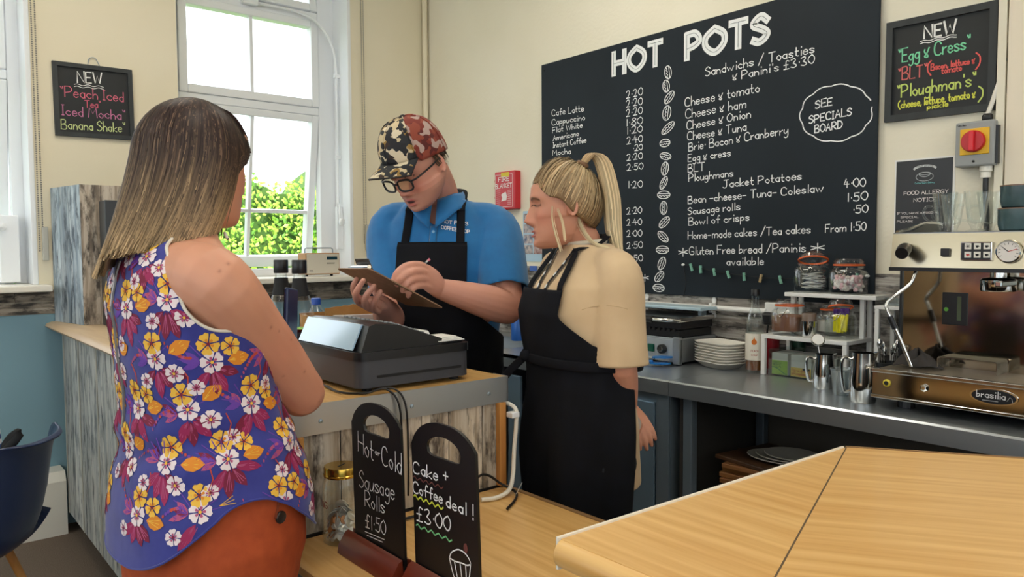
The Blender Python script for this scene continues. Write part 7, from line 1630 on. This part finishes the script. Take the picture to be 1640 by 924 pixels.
# ---- blonde hair drawn up to a ponytail
kb = 1.0
def sc_pt(a, e, off):
    """point over the skull: a round from the face, e up"""
    ce = math.cos(e); return bhf.p((.082+off)*math.sin(a)*ce*kb, (-.006+(.104+off)*math.cos(a)*ce)*kb, (.006+(.112+off)*math.sin(e))*kb)
pt_base = bhf.p(0, -.062*kb, .118*kb)
hb_root = np.array(lin('8d6d49')[:3]); hb_tip = np.array(lin('e6d3aa')[:3])
mb = MB(); cols = []
def capf(u, v):
    a = u*2*PI; e0 = np.interp(abs((a+PI) % (2*PI)-PI), [0, .55, 1.05, 1.35, 1.7, 2.3, PI], [.62, .52, .18, .12, -.28, -.62, -.72]); e = e0+(PI/2-e0)*v; return sc_pt(a, e, .003)
mb.grid(capf, 60, 24); cols += [list(hb_root*.75)]*(60*24)
me = mb.mesh('hair', fix=False); paint(me, np.array(cols)); put(me, 'hair', HAIR, bo, smooth=2, solid=.003)
mb = MB(); cols = []
pd_ = (pt_base-bhf.o); 
for i in range(2600):
    a = random.uniform(-PI, PI); e0 = np.interp(abs(a), [0, .55, 1.05, 1.35, 1.7, 2.3, PI], [.62, .52, .18, .12, -.28, -.62, -.72]); f0 = random.random()**1.6*.7
    p0 = sc_pt(a, e0+f0*(1.2-e0)*.6+random.uniform(-.02, .04), .004); pts = []; ns = []; lift = random.uniform(.004, .013); w0 = random.uniform(0, 6)
    d0 = (p0-bhf.o); sag = random.gauss(0, .006)
    for k_ in range(9):
        t = k_/8; q = d0.lerp(pd_, t); dirn = q.normalized(); L_ = bhf.loc(np.array([bhf.o+dirn]))[0]; r_ = 1/math.sqrt((L_[0]/.082)**2+(L_[1]/.106)**2+(L_[2]/.116)**2)*kb
        q = bhf.o+dirn*(max(r_+lift*math.sin(PI*t)+.003, 0) if t < .95 else pd_.length)+bhf.u*(sag*math.sin(PI*t)); pts.append(q); ns.append(dirn)
    strands(mb, cols, [(pts, ns, random.uniform(.65, 1.25))], .0034, hb_root*random.uniform(.6, 1.5)+hb_tip*.3*random.random(), hb_tip*random.uniform(.6, 1.15))
pend = PD(996, 428, 2.185)
for i in range(1100):
    r_ = math.sqrt(random.random()); an = random.uniform(0, 2*PI); ox, oy = r_*math.cos(an), r_*math.sin(an); L_ = 1-.38*random.random()**1.6; pts = []; ns = []
    ctrl = [pt_base, pt_base+bhf.u*.028-bhf.f*.030, PD(966, 262, 2.19), PD(979, 318, 2.19), PD(983, 370, 2.187), pend]; wds = [.010, .018, .024, .026, .024, .006]; crv = [V(q) for q in catmull(ctrl, 3)]; ww_ = np.interp(np.linspace(0, 5, len(crv)), range(6), wds)
    for k_ in range(int(len(crv)*L_)): pts.append(crv[k_]+CR*(ox*ww_[k_])+bhf.s*(oy*ww_[k_]*1.2)); ns.append((CR*ox*.6+bhf.s*(-abs(oy)-.3)).normalized())
    strands(mb, cols, [(pts, ns, random.uniform(.6, 1.2)*(.75 if r_ < .5 else 1))], .0034, hb_root*1.3+hb_tip*.3, hb_tip*random.uniform(.8, 1.05))
for base, n_ in ((((886, 330), (886, 352), (892, 378), (899, 400)), 9), (((893, 335), (901, 356), (905, 385)), 7), (((924, 345), (934, 370), (952, 390), (975, 398)), 22)):
    for i in range(n_):
        j = V((random.gauss(0, .003), random.gauss(0, .003), random.gauss(0, .003))); d_ = 2.10 if n_ < 60 else 2.105; pts = [V(q)+j for q in catmull([PD(x, y, d_+(.02 if n_ == 22 else 0)) for x, y in base], 4)]; strands(mb, cols, [(pts, [-CF]*len(pts), random.uniform(.8, 1.15))], .0016, hb_tip*.8, hb_tip)
hair_obj(mb, cols, bo)
MB().lathe([(.016, -.006), (.020, 0), (.016, .006)], pt_base, 16, (pt_base-bhf.o).to_track_quat('Z', 'Y').to_matrix(), ring=True).build('hair_tie', mat('hair_tie_brown', '7a5a40', .7), bo, smooth=2)
# lips and lashes
lips(bhf, 1.0, bo, 'b06a62')
for sgn in (-1, 1):
    MB().tube([bhf.p(sgn*(.020+.026*t)*kb, (.093-.010*t*t)*kb, (.004+.003*math.sin(t*PI))*kb) for t in np.linspace(0, 1, 7)], .0014, 6).build('lashes', mat('lash_dark', '2d1f1a', .8), bo, smooth=2)
# ------------------------------------------------------------------ chair and seated customer at the left edge
cx, cy = .17, 2.985; sfwd = V((-.80, .60, 0)).normalized(); cfr = Fr((cx, cy, 0), sfwd)
ch = thing('shell_chair', (cx, cy, 0), 'navy blue plastic shell chair at the left edge', 'chair')
NAVY = mat('navy_plastic', '1c2c52', .3)
def shell(u, v):
    """v: 0 front lip .. 1 top of the back; u across"""
    x = (u-.5)*2; pr = catmull([(.22, .43), (.18, .455), (.05, .44), (-.10, .43), (-.175, .46), (-.215, .55), (-.24, .68), (-.262, .78), (-.285, .815), (-.305, .81)], 4); i = v*(len(pr)-1); k_ = int(min(i, len(pr)-2)); q = pr[k_]+(pr[k_+1]-pr[k_])*(i-k_)
    wd = np.interp(v, [0, .1, .45, .6, .85, 1], [.19, .215, .225, .22, .20, .165]); side = abs(x)**2.6
    return cfr.p(x*wd, q[0]+(.075*side if v > .45 else 0), q[1]+(.055*side if .1 < v < .6 else .01*side))
MB().grid(shell, 24, 40).build('seat_shell', NAVY, ch, smooth=2, solid=.006)
for a in (-1, 1):
    for b in (-1, 1): MB().tube([cfr.p(a*.10, b*.09, .42), cfr.p(a*.20, b*.20, .0)], [.014, .011], 10).build('leg', PINE, ch, smooth=True)
MB().tube([cfr.p(-.13, -.12, .30), cfr.p(.13, .12, .30)], .006, 8).build('brace', BLACKM, ch); MB().tube([cfr.p(.13, -.12, .30), cfr.p(-.13, .12, .30)], .006, 8).build('brace', BLACKM, ch)
so_ = thing('person', cfr.p(0, .05, 0), 'seated person in blue striped shirt at the left edge', 'person'); sfr = Fr(cfr.p(0, .05, 0), sfwd)
ST = Torso(sfr, [(.46, -.02, .17, .14), (.56, -.04, .17, .13), (.70, -.02, .165, .13), (.84, .0, .175, .13), (.94, .0, .17, .11), (1.0, .0, .12, .08), (1.04, .01, .06, .055)])
shf = Fr(sfr.p(0, .05, 1.20), sfwd-UP*.25); mb = MB(); ST.solid(mb, .46, 1.05, -.006); head(mb, shf, .98); mb.limb([sfr.p(0, 0, 1.0), sfr.p(0, .02, 1.06), shf.p(0, -.02, -.05)], [.055, .05, .052])
arms = []
for sgn in (-1, 1):
    a_, b_, c_ = sfr.p(.175*sgn, 0, .95), sfr.p(.20*sgn, .06, .70), sfr.p(.12*sgn, .28, .66); arms.append((a_, b_, c_)); mb.limb([a_, b_], [.05, .042]); mb.limb([b_, c_], [.042, .028]); hand(mb, c_, sfwd, UP, sgn, .4, .9)
    mb.limb([sfr.p(.09*sgn, .0, .52), sfr.p(.11*sgn, .38, .52)], [.085, .062]); mb.limb([sfr.p(.11*sgn, .38, .52), sfr.p(.11*sgn, .40, .09)], [.06, .04]); mb.limb([sfr.p(.11*sgn, .36, .05), sfr.p(.11*sgn, .52, .04)], [.042, .032])
me = remesh(mb, .006, 2); skin_paint(me, 'd09a80', shf, 'a8605a', '4a352a'); put(me, 'body', SKIN, so_, smooth=2)
STR = mat('striped_cotton', '3a5a94', .8); Ns, Ls = STR.node_tree.nodes, STR.node_tree.links; wv = Ns.new('ShaderNodeTexWave'); wv.bands_direction = 'Z'; wv.inputs['Scale'].default_value = 11; wv.inputs['Distortion'].default_value = .3; gg = Ns.new('ShaderNodeNewGeometry'); rp = Ns.new('ShaderNodeValToRGB'); Ls.new(gg.outputs['Position'], wv.inputs['Vector']); Ls.new(wv.outputs['Fac'], rp.inputs[0]); e = rp.color_ramp.elements; e[0].color = lin('2f4f8a'); e[1].color = lin('dfe3ea'); e[0].position = .42; e[1].position = .55; Ls.new(rp.outputs[0], Ns['Principled BSDF'].inputs['Base Color'])
mb = MB(); ST.solid(mb, .47, 1.0, .014)
for a_, b_, c_ in arms: mb.limb([a_, a_.lerp(b_, .5), b_], [.064, .062, .06]); mb.limb([b_, b_.lerp(c_, .7)], [.06, .045])
put(remesh(mb, .007, 4), 'striped_shirt', STR, so_, smooth=2)
mb = MB()
for sgn in (-1, 1): mb.limb([sfr.p(.09*sgn, -.02, .535), sfr.p(.11*sgn, .38, .53)], [.10, .076]); mb.limb([sfr.p(.11*sgn, .38, .52), sfr.p(.11*sgn, .40, .10)], [.074, .055])
put(remesh(mb, .008, 4), 'trousers', mat('grey_trousers', '4a4d55', .85), so_, smooth=2)
for sgn in (-1, 1): mb = MB(); mb.limb([sfr.p(.11*sgn, .35, .045), sfr.p(.11*sgn, .53, .035)], [.045, .036]); put(remesh(mb, .008, 3), 'shoe', BLACKM, so_, smooth=2)
mb = MB(); cols = []
for i in range(900):
    a = random.uniform(.9, 2*PI-.9); pts = []; ns = []
    for k_ in range(7): t = k_/6*random.uniform(.9, 1); e_ = PI/2-t*1.9; q = shf.p(.085*math.sin(a)*math.cos(e_), -.008+.108*math.cos(a)*math.cos(e_), .118*math.sin(e_)); pts.append(q); ns.append((q-shf.o).normalized())
    strands(mb, cols, [(pts, ns, random.uniform(.7, 1.2))], .006, np.array(lin('4a3a30')[:3]), np.array(lin('5f4a3c')[:3]))
hair_obj(mb, cols, so_, 'hair')
# black bag hung over the chair
bg_ = thing('shoulder_bag', cfr.p(.0, -.2, .55), 'black bag strap hanging over the blue chair', 'bag')
MB().tube([PD(4, 752, 2.35), PD(9, 716, 2.36), PD(18, 700, 2.36), PD(32, 692, 2.355), PD(22, 708, 2.35), PD(8, 722, 2.345), PD(14, 745, 2.34), PD(6, 775, 2.35)], .013, 8, 4, ref=(0, 0, 1), rb=.004).build('strap', BLACKM, bg_, smooth=2)
MB().prism([(-.14, 0), (.14, 0), (.12, .20), (-.12, .20)], cfr.p(.0, -.16, .48), cfr.s, UP, -cfr.f*-.05).build('bag_body', BLACKM, bg_)
